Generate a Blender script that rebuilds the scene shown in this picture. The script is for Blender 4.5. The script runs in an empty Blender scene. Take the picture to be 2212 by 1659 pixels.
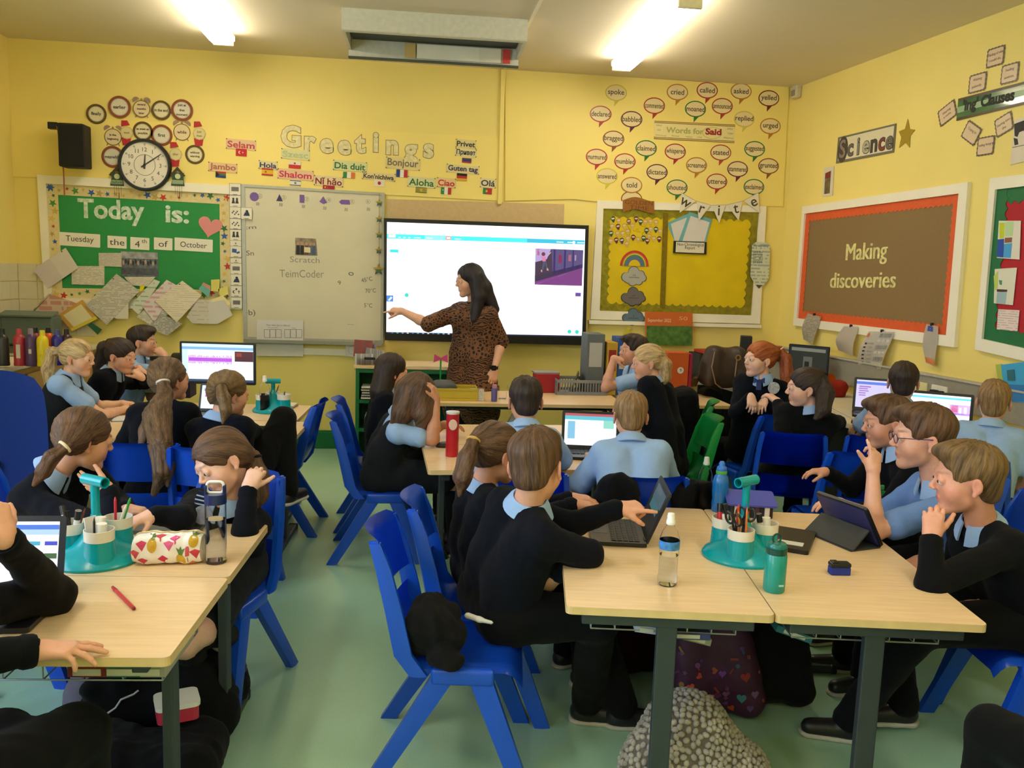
import bpy,bmesh,math,random
import numpy as np
from math import sin,cos,tan,radians,pi,hypot,atan2
from mathutils import Vector,Matrix
random.seed(7)
SC=bpy.context.scene
COL=SC.collection
# ------------------------------------------------------------------ camera
CF,CP,CR,CY,CH=1850.0,radians(7.65),radians(1.98),radians(7.1),1.64
def _basis():
    f=Vector((sin(CY),cos(CY),0));r=Vector((cos(CY),-sin(CY),0));u=Vector((0,0,1))
    f2=f*cos(CP)-u*sin(CP);u2=u*cos(CP)+f*sin(CP)
    return r*cos(CR)+u2*sin(CR),-r*sin(CR)+u2*cos(CR),f2
CRT,CUP,CFW=_basis()
CC=Vector((0,0,CH))
cam=bpy.data.objects.new('camera',bpy.data.cameras.new('camera'));COL.objects.link(cam)
cam.matrix_world=Matrix(((CRT.x,CUP.x,-CFW.x,0),(CRT.y,CUP.y,-CFW.y,0),(CRT.z,CUP.z,-CFW.z,CH),(0,0,0,1)))
cam.data.sensor_width=36;cam.data.sensor_fit='HORIZONTAL';cam.data.lens=36*CF/2212
cam.data.clip_start=.05;cam.data.clip_end=100
SC.camera=cam
def ray(px,py):return CRT*((px-1106)/CF)-CUP*((py-829.5)/CF)+CFW
def at(px,py,Y):            # point of the place seen at a pixel of the photograph, at world depth Y
    d=ray(px,py);return CC+d*(Y/d.y)
def onz(px,py,z):
    d=ray(px,py);return CC+d*((z-CH)/d.z)
# ------------------------------------------------------------------ colour management, world, lights
SC.view_settings.view_transform='Standard';SC.view_settings.look='None'
SC.view_settings.gamma=1;SC.view_settings.use_curve_mapping=False
SC.view_settings.exposure=0.45
SC.cycles.use_denoising=True
SC.cycles.max_bounces=8;SC.cycles.diffuse_bounces=4;SC.cycles.transparent_max_bounces=10
SC.cycles.transmission_bounces=8;SC.cycles.glossy_bounces=4
SC.cycles.sample_clamp_indirect=6
SC.cycles.caustics_reflective=False;SC.cycles.caustics_refractive=False
W=bpy.data.worlds.new('world');SC.world=W;W.use_nodes=True
W.node_tree.nodes['Background'].inputs[0].default_value=(.62,.78,1,1)
W.node_tree.nodes['Background'].inputs[1].default_value=6.0
LAMP_STRENGTH=17.0
ROOM_Y1,ROOM_Z,ROOM_XL,ROOM_Y0=7.63,3.34,-3.23,-2.6
YA=radians(-5.4);XR=3.43
def portal(name,loc,rot,sx,sy):
    l=bpy.data.lights.new(name,'AREA');l.shape='RECTANGLE';l.size=sx;l.size_y=sy
    l.cycles.is_portal=True
    o=bpy.data.objects.new(name,l);o.location=loc;o.rotation_euler=rot;COL.objects.link(o);return o
WIN=[(-1.9,.5),(1.0,3.4)]      # window openings in the left wall, y ranges, behind / beside the camera
for a,b in WIN:
    portal('window_daylight',(ROOM_XL-.1,(a+b)/2,1.95),(0,radians(-90),0),1.9,b-a)
# ------------------------------------------------------------------ materials
def srgb(c):
    if isinstance(c,str):
        c=tuple(int(c[i:i+2],16)/255 for i in(0,2,4))
    return tuple((x/12.92 if x<=.04045 else((x+.055)/1.055)**2.4)for x in c)
MATS={}
def mat(name,color,rough=.55,metal=0,noise=.06,scale=30,bump=0,bscale=200,coat=0,emit=0,trans=0,ior=1.45,sheen=0,spec=.5,attr=None,stretch=None,alpha=1):
    if name in MATS:return MATS[name]
    m=bpy.data.materials.new(name);m.use_nodes=True;MATS[name]=m
    nt=m.node_tree;N=nt.nodes;L=nt.links;b=N['Principled BSDF']
    c=srgb(color)
    b.inputs['Roughness'].default_value=rough;b.inputs['Metallic'].default_value=metal
    b.inputs['Coat Weight'].default_value=coat;b.inputs['Transmission Weight'].default_value=trans
    b.inputs['IOR'].default_value=ior;b.inputs['Sheen Weight'].default_value=sheen
    b.inputs['Specular IOR Level'].default_value=spec;b.inputs['Alpha'].default_value=alpha
    tc=N.new('ShaderNodeTexCoord');src=tc.outputs['Object']
    if stretch:
        mp=N.new('ShaderNodeMapping');mp.inputs['Scale'].default_value=stretch;L.new(src,mp.inputs[0]);src=mp.outputs[0]
    base=None
    if attr:
        at_=N.new('ShaderNodeVertexColor');at_.layer_name=attr;base=at_.outputs['Color']
    if noise:
        n=N.new('ShaderNodeTexNoise');n.inputs['Scale'].default_value=scale;n.inputs['Detail'].default_value=4
        L.new(src,n.inputs['Vector'])
        r=N.new('ShaderNodeMapRange');L.new(n.outputs['Fac'],r.inputs['Value'])
        r.inputs['From Min'].default_value=.3;r.inputs['From Max'].default_value=.7
        r.inputs['To Min'].default_value=1-noise;r.inputs['To Max'].default_value=1+noise
        h=N.new('ShaderNodeHueSaturation');h.inputs['Color'].default_value=(*c,1)
        if base:L.new(base,h.inputs['Color'])
        L.new(r.outputs[0],h.inputs['Value']);base=h.outputs[0]
    if base:L.new(base,b.inputs['Base Color'])
    else:b.inputs['Base Color'].default_value=(*c,1)
    if emit:
        b.inputs['Emission Strength'].default_value=emit
        b.inputs['Emission Color'].default_value=(*c,1)
        b.inputs['Base Color'].default_value=(.02,.02,.02,1)
        for l in list(b.inputs['Base Color'].links):L.remove(l)
    if bump:
        n2=N.new('ShaderNodeTexNoise');n2.inputs['Scale'].default_value=bscale;n2.inputs['Detail'].default_value=3
        L.new(src,n2.inputs['Vector'])
        bp=N.new('ShaderNodeBump');bp.inputs['Strength'].default_value=bump;bp.inputs['Distance'].default_value=.01
        L.new(n2.outputs['Fac'],bp.inputs['Height']);L.new(bp.outputs[0],b.inputs['Normal'])
    return m
def paper(c):return mat('paper_'+c,c,.7,noise=.03,scale=8)
def gloss(c):return mat('laminate_'+c,c,.3,noise=.02,scale=8)
def plast(c,r=.35):return mat('plastic_'+c+str(r),c,r,noise=.03,scale=12)
def ink(c):return mat('ink_'+c,c,.6,noise=.05,scale=40)
def scr(c,e=1.0):return mat('screen_'+c+str(e),c,.4,noise=0,emit=e)
M_YEL=mat('yellow_wall_paint','ecd77c',.55,noise=.04,scale=1.2,bump=.03,bscale=60)
M_YEL2=mat('yellow_board_paint','eed87a',.5,noise=.03,scale=1.6,bump=.02,bscale=90)
M_CEIL=mat('ceiling_paint','e2d5ba',.8,noise=.04,scale=.8,bump=.03,bscale=40)
M_WHT=mat('white_gloss_paint','efe8d2',.4,noise=.03,scale=5)
M_MET=mat('dark_table_metal','3c4346',.45,metal=.3,noise=.06,scale=20)
M_BLU=mat('blue_chair_plastic','1550cf',.3,noise=.05,scale=9,bump=.02,bscale=500)
M_GRN=mat('green_chair_plastic','118a3e',.35,noise=.05,scale=9)
M_TEAL=mat('teal_plastic','0a9aa8',.22,noise=.03,scale=9)
M_CHR=mat('brushed_steel','b9b4a8',.3,metal=1,noise=.05,scale=40)
M_BLK=mat('black_plastic','15171a',.38,noise=.05,scale=20)
M_GLS=mat('clear_plastic','ffffff',.04,trans=1,noise=0,ior=1.12)
M_WAT=mat('water','f4fbff',.0,trans=1,noise=0,ior=1.18)
# ------------------------------------------------------------------ objects
def setp(o,label=None,cat=None,group=None,kind=None):
    for k,v in(('label',label),('category',cat),('group',group),('kind',kind)):
        if v:o[k]=v
    return o
def empty(name,loc,rz=0,label=None,cat=None,group=None):
    o=bpy.data.objects.new(name,None);COL.objects.link(o);o.location=loc;o.rotation_euler=(0,0,rz)
    o.empty_display_size=.05
    return setp(o,label,cat,group)
def link(name,me,m=None,parent=None,smooth=False,loc=None,M=None):
    o=bpy.data.objects.new(name,me);COL.objects.link(o)
    if m:
        for x in(m if isinstance(m,(list,tuple))else[m]):me.materials.append(x)
    if smooth:me.shade_smooth()
    if parent:o.parent=parent
    if M is not None:o.matrix_basis=M
    if loc is not None:o.location=loc
    return o
def bmobj(name,bm,m,parent=None,smooth=False,**k):
    me=bpy.data.meshes.new(name);bmesh.ops.recalc_face_normals(bm,faces=bm.faces[:]);bm.to_mesh(me);bm.free()
    o=link(name,me,m,parent,False,**k)
    if smooth:me.shade_auto(radians(smooth))if hasattr(me,'shade_auto')else smooth_by_angle(me,radians(40))
    return o
def smooth_by_angle(me,ang):
    me.shade_smooth()
    bm=bmesh.new();bm.from_mesh(me)
    for e in bm.edges:
        if len(e.link_faces)==2 and e.calc_face_angle(0)>ang:e.smooth=False
    bm.to_mesh(me);bm.free()
def box(bm,c,s,rot=None,bev=0,seg=2):
    g=bmesh.ops.create_cube(bm,size=1)['verts']
    M=Matrix.Translation(c)@(rot.to_4x4()if rot is not None else Matrix())@Matrix.Diagonal((*s,1))
    bmesh.ops.transform(bm,matrix=M,verts=g)
    if bev:
        es=list({e for v in g for e in v.link_edges})
        bmesh.ops.bevel(bm,geom=es,offset=bev,segments=seg,affect='EDGES',profile=.5)
def cyl(bm,a,b,r1,r2=None,n=20,caps=True):
    a=Vector(a);b=Vector(b);d=b-a;r2=r1 if r2 is None else r2
    q=d.to_track_quat('Z','Y').to_matrix().to_4x4()
    bmesh.ops.create_cone(bm,cap_ends=caps,cap_tris=False,segments=n,radius1=r1,radius2=r2,depth=d.length,matrix=Matrix.Translation((a+b)/2)@q)
def lathe(bm,prof,n=24,M=None,sx=1,sy=1):
    rows=[]
    for r,z in prof:
        rows.append([bm.verts.new((M@Vector((r*cos(t)*sx,r*sin(t)*sy,z)))if M else(r*cos(t)*sx,r*sin(t)*sy,z))for t in(2*pi*i/n for i in range(n))]if r>1e-6 else[bm.verts.new(M@Vector((0,0,z))if M else(0,0,z))])
    for p,q in zip(rows,rows[1:]):
        for i in range(n):
            j=(i+1)%n
            if len(p)==1 and len(q)==1:continue
            if len(p)==1:bm.faces.new((p[0],q[i],q[j]))
            elif len(q)==1:bm.faces.new((p[i],p[j],q[0]))
            else:bm.faces.new((p[i],p[j],q[j],q[i]))
def tube(bm,pts,r,n=8,closed=False):
    pts=[Vector(p)for p in pts];rows=[];m=len(pts);up=None
    for i,p in enumerate(pts):
        a=pts[(i-1)%m]if(closed or i)else p;b=pts[(i+1)%m]if(closed or i<m-1)else p
        t=(b-a).normalized()
        if up is None:up=t.orthogonal().normalized()
        up=(up-t*up.dot(t)).normalized();s=t.cross(up);rr=r[i]if isinstance(r,(list,tuple))else r
        rows.append([bm.verts.new(p+(up*cos(k)+s*sin(k))*rr)for k in(2*pi*j/n for j in range(n))])
    for i in range(m if closed else m-1):
        p,q=rows[i],rows[(i+1)%m]
        for j in range(n):bm.faces.new((p[j],p[(j+1)%n],q[(j+1)%n],q[j]))
    if not closed:
        bm.faces.new(rows[0]);bm.faces.new(rows[-1])
def grid(bm,f,nu,nv,th=0):
    """surface f(u,v) with thickness th along its normal"""
    P=[[Vector(f(i/nu,j/nv))for j in range(nv+1)]for i in range(nu+1)]
    V=[[bm.verts.new(p)for p in r]for r in P]
    F=[bm.faces.new((V[i][j],V[i+1][j],V[i+1][j+1],V[i][j+1]))for i in range(nu)for j in range(nv)]
    if th:
        r=bmesh.ops.solidify(bm,geom=F,thickness=th)
def prism(bm,pts,z0,z1,M=None):
    f=lambda p,z:(M@Vector((p[0],p[1],z)))if M else Vector((p[0],p[1],z))
    a=[bm.verts.new(f(p,z0))for p in pts];b=[bm.verts.new(f(p,z1))for p in pts]
    n=len(pts)
    bm.faces.new(b);bm.faces.new(a[::-1])
    for i in range(n):bm.faces.new((a[i],a[(i+1)%n],b[(i+1)%n],b[i]))
def rrect(w,h,r=.01,n=4,cx=0,cy=0):
    out=[]
    for sx,sy,a0 in((1,1,0),(-1,1,90),(-1,-1,180),(1,-1,270)):
        for k in range(n+1):
            a=radians(a0+90*k/n);out.append((cx+sx*(w/2-r)+r*cos(a),cy+sy*(h/2-r)+r*sin(a)))
    return out
def circ(r,n=28,cx=0,cy=0,ry=None):
    return[(cx+r*cos(2*pi*i/n),cy+(ry or r)*sin(2*pi*i/n))for i in range(n)]
def star(r,n=5,q=.42,rot=90,cx=0,cy=0):
    return[(cx+(r if i%2==0 else r*q)*cos(radians(rot+180*i/n)),cy+(r if i%2==0 else r*q)*sin(radians(rot+180*i/n)))for i in range(2*n)]
def ring(bm,r0,r1,z0,z1,n=32,M=None):
    rows=[]
    for r,z in((r0,z0),(r1,z0),(r1,z1),(r0,z1)):
        rows.append([bm.verts.new((M@Vector((r*cos(t),r*sin(t),z)))if M else(r*cos(t),r*sin(t),z))for t in(2*pi*i/n for i in range(n))])
    for k in range(4):
        p,q=rows[k],rows[(k+1)%4]
        for i in range(n):bm.faces.new((p[i],p[(i+1)%n],q[(i+1)%n],q[i]))
# ------------------------------------------------------------------ lettering (turned into meshes at the end)
TEXTS=[]
def text(s,M,size,m,parent=None,name='lettering',ext=.0006,bold=0,align='CENTER',xs=1,spacing=1):
    c=bpy.data.curves.new(name,'FONT');c.body=s;c.size=size;c.extrude=ext;c.offset=bold
    c.align_x=align;c.align_y='CENTER';c.resolution_u=3;c.space_character=spacing;c.space_line=.85
    o=bpy.data.objects.new(name,c);COL.objects.link(o);c.materials.append(m)
    o.matrix_basis=M@Matrix.Diagonal((xs,1,1,1))
    if parent:o.parent=parent
    TEXTS.append(o);return o
def finish_texts():
    bpy.context.view_layer.update();dg=bpy.context.evaluated_depsgraph_get()
    res=[(o,bpy.data.meshes.new_from_object(o.evaluated_get(dg)))for o in TEXTS]
    for o,me in res:
        if len(me.vertices):
            co=np.empty(len(me.vertices)*3,np.float32);me.vertices.foreach_get('co',co);co=co.reshape(-1,3)
            w=np.ptp(co[:,0]);k=1
            if 'fitw' in o:k=o['fitw']/w
            elif 'fitmax' in o:k=min(1,o['fitmax']/w)
            c=(co[:,0].max()+co[:,0].min())/2;co[:,0]=(co[:,0]-c)*k
            if 'fitw' in o or 'fitmax' in o:co[:,1]-=(co[:,1].max()+co[:,1].min())/2
            me.vertices.foreach_set('co',co.ravel())
        n=bpy.data.objects.new(o.name.split('.')[0],me);n.parent=o.parent;n.matrix_basis=o.matrix_basis.copy()
        COL.objects.link(n)
    for o,me in res:bpy.data.objects.remove(o)
# ------------------------------------------------------------------ walls as drawing planes
class Wall:
    def __init__(s,p0,right):
        s.p0=Vector(p0);s.r=Vector(right).normalized();s.n=s.r.cross(Vector((0,0,1))).normalized();s.px=None
    def hit(s,px,py,off=0):
        d=ray(px,py);q=s.p0+s.n*off
        return CC+d*((q-CC).dot(s.n)/d.dot(s.n))
    def M(s,px,py,off=0,rot=0):                # frame standing on the wall: x right, y up, z into the room
        p=s.hit(px,py,off)
        B=Matrix(((s.r.x,0,s.n.x,p.x),(s.r.y,0,s.n.y,p.y),(s.r.z,1,s.n.z,p.z),(0,0,0,1)))
        return B@Matrix.Rotation(radians(rot),4,'Z')
    def loc(s,px,py,M):                          # pixel -> 2D coordinates in the frame M
        q=M.inverted()@s.hit(px,py);
        return(q.x,q.y)
    def u(s,px,py):
        a=s.hit(px,py);b=s.hit(px+1,py);return(b-a).length
BW=Wall((0,ROOM_Y1,0),(1,0,0))
RW=Wall((XR,ROOM_Y1,0),(-sin(YA),-cos(YA),0))
def wempty(name,wall,px,py,off=0,rot=0,**k):
    o=empty(name,(0,0,0),**k);o.matrix_basis=wall.M(px,py,off,rot);return o
def wpoly(name,wall,M,pix,z0,z1,m,parent=None):
    """flat piece given by its outline as seen in the photograph, lying on the wall"""
    bm=bmesh.new();prism(bm,[wall.loc(x,y,M)for x,y in pix],z0,z1);return bmobj(name,bm,m,parent)
def ppoly(name,pts,z0,z1,m,parent=None,M=None):
    bm=bmesh.new();prism(bm,pts,z0,z1);return bmobj(name,bm,m,parent,M=M)
T0=Matrix()
def TL(x,y,z=0,rot=0):return Matrix.Translation((x,y,z))@Matrix.Rotation(radians(rot),4,'Z')
# ================================================================== the room
def struct(name,bm,m,parent=None,**k):
    o=bmobj(name,bm,m,parent,**k)
    if not parent:o['kind']='structure'
    return o
M_FLOOR=mat('speckled_green_vinyl','a2cbb0',.24,noise=.05,scale=1.6,bump=.01,bscale=30,spec=.6)
def floor_speckle():
    nt=M_FLOOR.node_tree;N=nt.nodes;L=nt.links;b=N['Principled BSDF']
    src=b.inputs['Base Color'].links[0].from_socket
    tc=N.new('ShaderNodeTexCoord')
    for sc_,th,col in((160,.16,(.12,.22,.14,1)),(230,.14,(.62,.78,.62,1))):
        v=N.new('ShaderNodeTexVoronoi');v.inputs['Scale'].default_value=sc_;L.new(tc.outputs['Object'],v.inputs['Vector'])
        lt=N.new('ShaderNodeMath');lt.operation='LESS_THAN';lt.inputs[1].default_value=th;L.new(v.outputs['Distance'],lt.inputs[0])
        f=N.new('ShaderNodeMath');f.operation='MULTIPLY';f.inputs[1].default_value=.45;L.new(lt.outputs[0],f.inputs[0])
        mx=N.new('ShaderNodeMix');mx.data_type='RGBA';mx.inputs['B'].default_value=col if False else(0,0,0,1)
        mx.inputs[7].default_value=col;L.new(f.outputs[0],mx.inputs[0]);L.new(src,mx.inputs[6]);src=mx.outputs[2]
    L.new(src,b.inputs['Base Color'])
floor_speckle()
def rx(y):return XR+(ROOM_Y1-y)*tan(-YA)
X0,Y0,Y1,ZC=ROOM_XL,ROOM_Y0,ROOM_Y1,ROOM_Z
foot=[(X0,Y0),(rx(Y0),Y0),(rx(Y1),Y1),(X0,Y1)]
bm=bmesh.new();prism(bm,foot,-.1,0);struct('floor',bm,M_FLOOR)
bm=bmesh.new();prism(bm,foot,ZC,ZC+.1);struct('ceiling',bm,M_CEIL)
bm=bmesh.new();box(bm,((X0+XR)/2,Y1+.06,ZC/2),(XR-X0+.4,.12,ZC+.2));struct('wall_back',bm,M_YEL)
bm=bmesh.new();prism(bm,[(rx(Y0),Y0),(rx(Y0)+.12,Y0),(rx(Y1)+.12,Y1),(rx(Y1),Y1)],0,ZC);struct('wall_right',bm,M_YEL)
bm=bmesh.new();box(bm,(.5,Y0-.06,ZC/2),(rx(Y0)-X0+1,.12,ZC));struct('wall_rear',bm,M_YEL)
bm=bmesh.new()                                     # left wall with its window openings
ys=[Y0]+[v for w in WIN for v in w]+[Y1]
for i in range(0,len(ys),2):box(bm,(X0-.06,(ys[i]+ys[i+1])/2,ZC/2),(.12,ys[i+1]-ys[i],ZC))
for a,b in WIN:
    box(bm,(X0-.06,(a+b)/2,.5),(.12,b-a,1.0));box(bm,(X0-.06,(a+b)/2,(2.9+ZC)/2),(.12,b-a,ZC-2.9))
struct('wall_left',bm,M_YEL)
for i,(a,b)in enumerate(WIN):
    bm=bmesh.new()
    for y in(a+.03,(a+b)/2,b-.03):box(bm,(X0-.06,y,1.95),(.06,.06,1.9))
    for z in(1.03,2.1,2.87):box(bm,(X0-.06,(a+b)/2,z),(.06,b-a,.06))
    w=struct('window_%d'%(i+1),bm,M_WHT)
    bm=bmesh.new();box(bm,(X0+.06,(a+b)/2,.985),(.2,b-a,.03));bmobj('window_sill',bm,M_WHT,w)
M_SKG=mat('green_skirting_paint','0f6b3c',.4)
bm=bmesh.new();box(bm,((X0+XR)/2,Y1-.011,.075),(XR-X0,.022,.15),bev=.004);box(bm,((X0+XR)/2,Y1-.008,.156),(XR-X0,.014,.014));struct('baseboard_back',bm,M_SKG)
bm=bmesh.new();prism(bm,[(rx(Y0)-.022,Y0),(rx(Y0),Y0),(rx(Y1),Y1),(rx(Y1)-.022,Y1)],0,.15);struct('baseboard_right',bm,M_SKG)
# ceiling joint strip with a shadow gap
bm=bmesh.new()
a,b=onz(1092,146,ZC-.004),onz(1170,0,ZC-.004);d=(b-a).normalized()
a2,b2=a-d*.05,a+d*5.5
box(bm,((a2.x+b2.x)/2,(a2.y+b2.y)/2,ZC-.004),((b2-a2).length,.02,.008),rot=Matrix.Rotation(atan2(d.y,d.x),3,'Z'));struct('trim_1',bm,M_WHT)
# painted panelling on the back wall: left board, right board, vertical cover strip
def wallpanel(name,pix,m,t):
    M=BW.M(pix[0][0],pix[0][1])
    o=wpoly(name,BW,M,pix,0,t,m);o.matrix_basis=M;o['kind']='structure';return o
wallpanel('trim_2',[(25,250),(1082,296),(1082,434),(840,421),(25,381)],M_YEL2,.010)
wallpanel('trim_3',[(1091,172),(1704,180),(1690,446),(1290,436),(1237,430),(1091,434)],M_YEL2,.012)
wallpanel('trim_4',[(1082,151),(1091,152),(1083,441),(1075,441)],M_YEL,.03)
wallpanel('trim_5',[(836,430),(1219,441),(1217,500),(836,488)],mat('beige_bare_plaster','c9ad7c',.8,noise=.05),.004)
# tiled splashback in the left corner
M_TILE=mat('cream_wall_tile','d6cdae',.25,noise=.04,scale=3)
bm=bmesh.new();tl=BW.hit(40,640)
sp=empty('tile_splashback',(X0+.02,Y1,.95),label='cream tiled splashback behind the sink in the left corner',cat='splashback')
tb=bmesh.new();box(tb,(0,0,0),(.146,.006,.146),bev=.002,seg=1)
tm=bpy.data.meshes.new('tile');tb.to_mesh(tm);tb.free();tm.materials.append(M_TILE)
for i in range(4):
    for j in range(4):
        o=bpy.data.objects.new('tile',tm);COL.objects.link(o);o.parent=sp;o.location=(.06+i*.15,-.003,.075+j*.15)
for i in range(6):
    for j in range(4):
        o=bpy.data.objects.new('tile',tm);COL.objects.link(o);o.parent=sp;o.location=(-.017,-.08-i*.15,.075+j*.15);o.rotation_euler=(0,0,radians(90))
# fluorescent ceiling fittings
M_LAMP=mat('lit_diffuser','fff4dc',.5,noise=0,emit=LAMP_STRENGTH)
M_CAP=mat('lamp_end_cap','efe3b4',.5)
def fitting(x,y0,y1,label,rz=0):
    L=y1-y0
    e=empty('ceiling_light',(x,(y0+y1)/2,ZC),rz,label,'ceiling light','strip lights under the ceiling')
    bm=bmesh.new();box(bm,(0,0,-.02),(.11,L-.02,.04),bev=.004);bmobj('base',bm,M_WHT,e)
    bm=bmesh.new()
    prof=[(-.095,-.045),(-.095,-.075),(-.06,-.105),(.06,-.105),(.095,-.075),(.095,-.045)]
    vs=[[bm.verts.new((p[0]*s,y,p[1]+(0 if s==1 else .012)))for p in prof]for y,s in((-L/2,.8),(-L/2+.05,1),(L/2-.05,1),(L/2,.8))]
    for r,q in zip(vs,vs[1:]):
        for i in range(6):bm.faces.new((r[i],r[(i+1)%6],q[(i+1)%6],q[i]))
    bm.faces.new(vs[0]);bm.faces.new(vs[-1][::-1]);bmobj('diffuser',bm,M_LAMP,e)
    for s in(-1,1):bm=bmesh.new();box(bm,(0,s*(L/2+.012),-.07),(.15,.03,.06),bev=.006);bmobj('end_cap',bm,M_CAP,e)
fitting(-1.42,5.45,6.98,'lit fluorescent strip light on the left half of the ceiling')
fitting(1.665,5.30,6.98,'lit fluorescent strip light on the right half of the ceiling')
for x,y,lb in((-1.42,1.6,'lit strip light above the nearer left tables'),(1.665,1.6,'lit strip light above the nearer right tables'),
(-1.42,-1.6,'lit strip light at the back of the room, left'),(1.665,-1.6,'lit strip light at the back of the room, right')):
    fitting(x,y-.75,y+.75,lb)
# boxed-in housing hung under the ceiling
e=empty('ceiling_housing',(.16,6.42,ZC),radians(-1),label='white boxed housing hung from the ceiling centre, papers showing in its slot',cat='ceiling housing')
bm=bmesh.new()
box(bm,(0,-.29,-.07),(1.26,.02,.14));box(bm,(0,.27,-.10),(1.26,.02,.20))
for s in(-1,1):box(bm,(s*.62,0,-.07),(.02,.56,.14))
box(bm,(0,-.27,-.138),(1.26,.05,.012));bmobj('casing',bm,mat('housing_paint','d3d0be',.6),e)
bm=bmesh.new();box(bm,(0,.25,-.195),(1.26,.04,.012));box(bm,(0,.10,-.06),(1.2,.3,.01));bmobj('slot_frame',bm,mat('dark_slot','4a5148',.7),e)
for x,w,c in((-.18,.08,'c9ad6c'),(.1,.46,'efeada'),(.42,.18,'e8e0cc'),(.53,.07,'d5453c')):
    bm=bmesh.new();box(bm,(x,.24,-.125),(w,.004,.10),rot=Matrix.Rotation(.15,3,'X'));bmobj('paper_sheet',bm,paper(c),e)
# alarm sensor high in the far right corner
e=empty('alarm_sensor',RW.hit(1727,197),0,'small cream alarm sensor high in the back right corner','alarm sensor')
e.matrix_basis=RW.M(1727,197)
bm=bmesh.new();box(bm,(0,0,.03),(.09,.13,.06),bev=.015);bmobj('housing',bm,plast('c9bfa0'),e)
bm=bmesh.new();box(bm,(0,-.02,.062),(.06,.05,.008),bev=.003);bmobj('lens',bm,plast('8a8472'),e)
# socket trunking along the right wall
M_TRK=mat('grey_trunking','8f8c80',.5)
def rwpt(s,z,off=0):return RW.p0+RW.r*s+RW.n*off+Vector((0,0,z))
tr=empty('socket_trunking',rwpt(0,1.02),label='long grey socket trunking along the right wall above the bench',cat='trunking')
tr.matrix_basis=Matrix(((RW.r.x,0,RW.n.x,rwpt(0,0).x),(RW.r.y,0,RW.n.y,rwpt(0,0).y),(0,1,0,.91),(0,0,0,1)))
bm=bmesh.new();box(bm,(3.2,0,.025),(6.4,.20,.05),bev=.004);bmobj('casing',bm,M_TRK,tr)
bm=bmesh.new();box(bm,(3.2,.104,.03),(6.4,.012,.062));bmobj('lid_edge',bm,mat('trunk_edge','b4b0a2',.5),tr)
def rw_s(px,py):return(RW.hit(px,py)-RW.p0).dot(RW.r)
for px,py,c,k in((1780,768,'c9c3ae',1),(2003,823,'e3dca8',0),(2045,838,'e8e4d4',1)):
    s=rw_s(px,py)
    bm=bmesh.new();box(bm,(s,0,.055),(.15,.09,.012),bev=.003);o=bmobj('socket_plate',bm,plast(c),tr)
    if k:
        bm=bmesh.new();box(bm,(s-.02,-.01,.08),(.05,.05,.04),bev=.006);box(bm,(s+.04,.0,.075),(.03,.03,.03),bev=.004);bmobj('plug',bm,M_BLK,tr)
# ================================================================== things on the walls
def tpx(s,wall,e,p0,p1,hpx,m,z=.004,bold=0,cap=.72,name='lettering'):
    """lettering between two pixels of the wall, in the frame of the empty e"""
    M=e.matrix_basis;a=Vector(wall.loc(*p0,M));b=Vector(wall.loc(*p1,M));c=(a+b)/2
    cx,cy=(p0[0]+p1[0])/2,(p0[1]+p1[1])/2
    h=(Vector(wall.loc(cx,cy-hpx/2,M))-Vector(wall.loc(cx,cy+hpx/2,M))).length
    o=text(s,Matrix.Translation((c.x,c.y,z))@Matrix.Rotation(atan2(b.y-a.y,b.x-a.x),4,'Z'),h/cap,m,e,name=name,bold=bold)
    o['fitw']=(b-a).length;return o
def fit(o,w):o['fitw']=w;return o
def doc(name,bg,fg='77736c',rows=26,fill=.5,cols=5):
    """printed paper: rows of broken dark lines"""
    if name in MATS:return MATS[name]
    m=mat(name,bg,.6,noise=.03,scale=6);nt=m.node_tree;N=nt.nodes;L=nt.links;b=N['Principled BSDF']
    src=b.inputs['Base Color'].links[0].from_socket
    tc=N.new('ShaderNodeTexCoord');sx=N.new('ShaderNodeSeparateXYZ');L.new(tc.outputs['Generated'],sx.inputs[0])
    w=N.new('ShaderNodeMath');w.operation='MULTIPLY';w.inputs[1].default_value=rows;L.new(sx.outputs['Y'],w.inputs[0])
    f=N.new('ShaderNodeMath');f.operation='FRACT';L.new(w.outputs[0],f.inputs[0])
    g=N.new('ShaderNodeMath');g.operation='LESS_THAN';g.inputs[1].default_value=fill;L.new(f.outputs[0],g.inputs[0])
    fl=N.new('ShaderNodeMath');fl.operation='FLOOR';L.new(w.outputs[0],fl.inputs[0])
    cb=N.new('ShaderNodeCombineXYZ');cm=N.new('ShaderNodeMath');cm.operation='MULTIPLY';cm.inputs[1].default_value=cols
    L.new(sx.outputs['X'],cm.inputs[0]);L.new(cm.outputs[0],cb.inputs[0]);L.new(fl.outputs[0],cb.inputs[1])
    n=N.new('ShaderNodeTexNoise');n.inputs['Scale'].default_value=1.7;L.new(cb.outputs[0],n.inputs['Vector'])
    gt=N.new('ShaderNodeMath');gt.operation='GREATER_THAN';gt.inputs[1].default_value=.46;L.new(n.outputs['Fac'],gt.inputs[0])
    mu=N.new('ShaderNodeMath');mu.operation='MULTIPLY';L.new(g.outputs[0],mu.inputs[0]);L.new(gt.outputs[0],mu.inputs[1])
    m2=N.new('ShaderNodeMath');m2.operation='MULTIPLY';m2.inputs[1].default_value=.5;L.new(mu.outputs[0],m2.inputs[0])
    mx=N.new('ShaderNodeMix');mx.data_type='RGBA';mx.inputs[7].default_value=(*srgb(fg),1)
    L.new(m2.outputs[0],mx.inputs[0]);L.new(src,mx.inputs[6]);L.new(mx.outputs[2],b.inputs['Base Color'])
    return m
def sc(ox,oy,k,x,y):return(ox+x*k,oy+y*k)
c1=lambda x,y:(x*.3677,150+y*.3677)
c2=lambda x,y:(480+x*.3074,250+y*.3074)
c3=lambda x,y:(1240+x*.3254,160+y*.3254)
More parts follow.
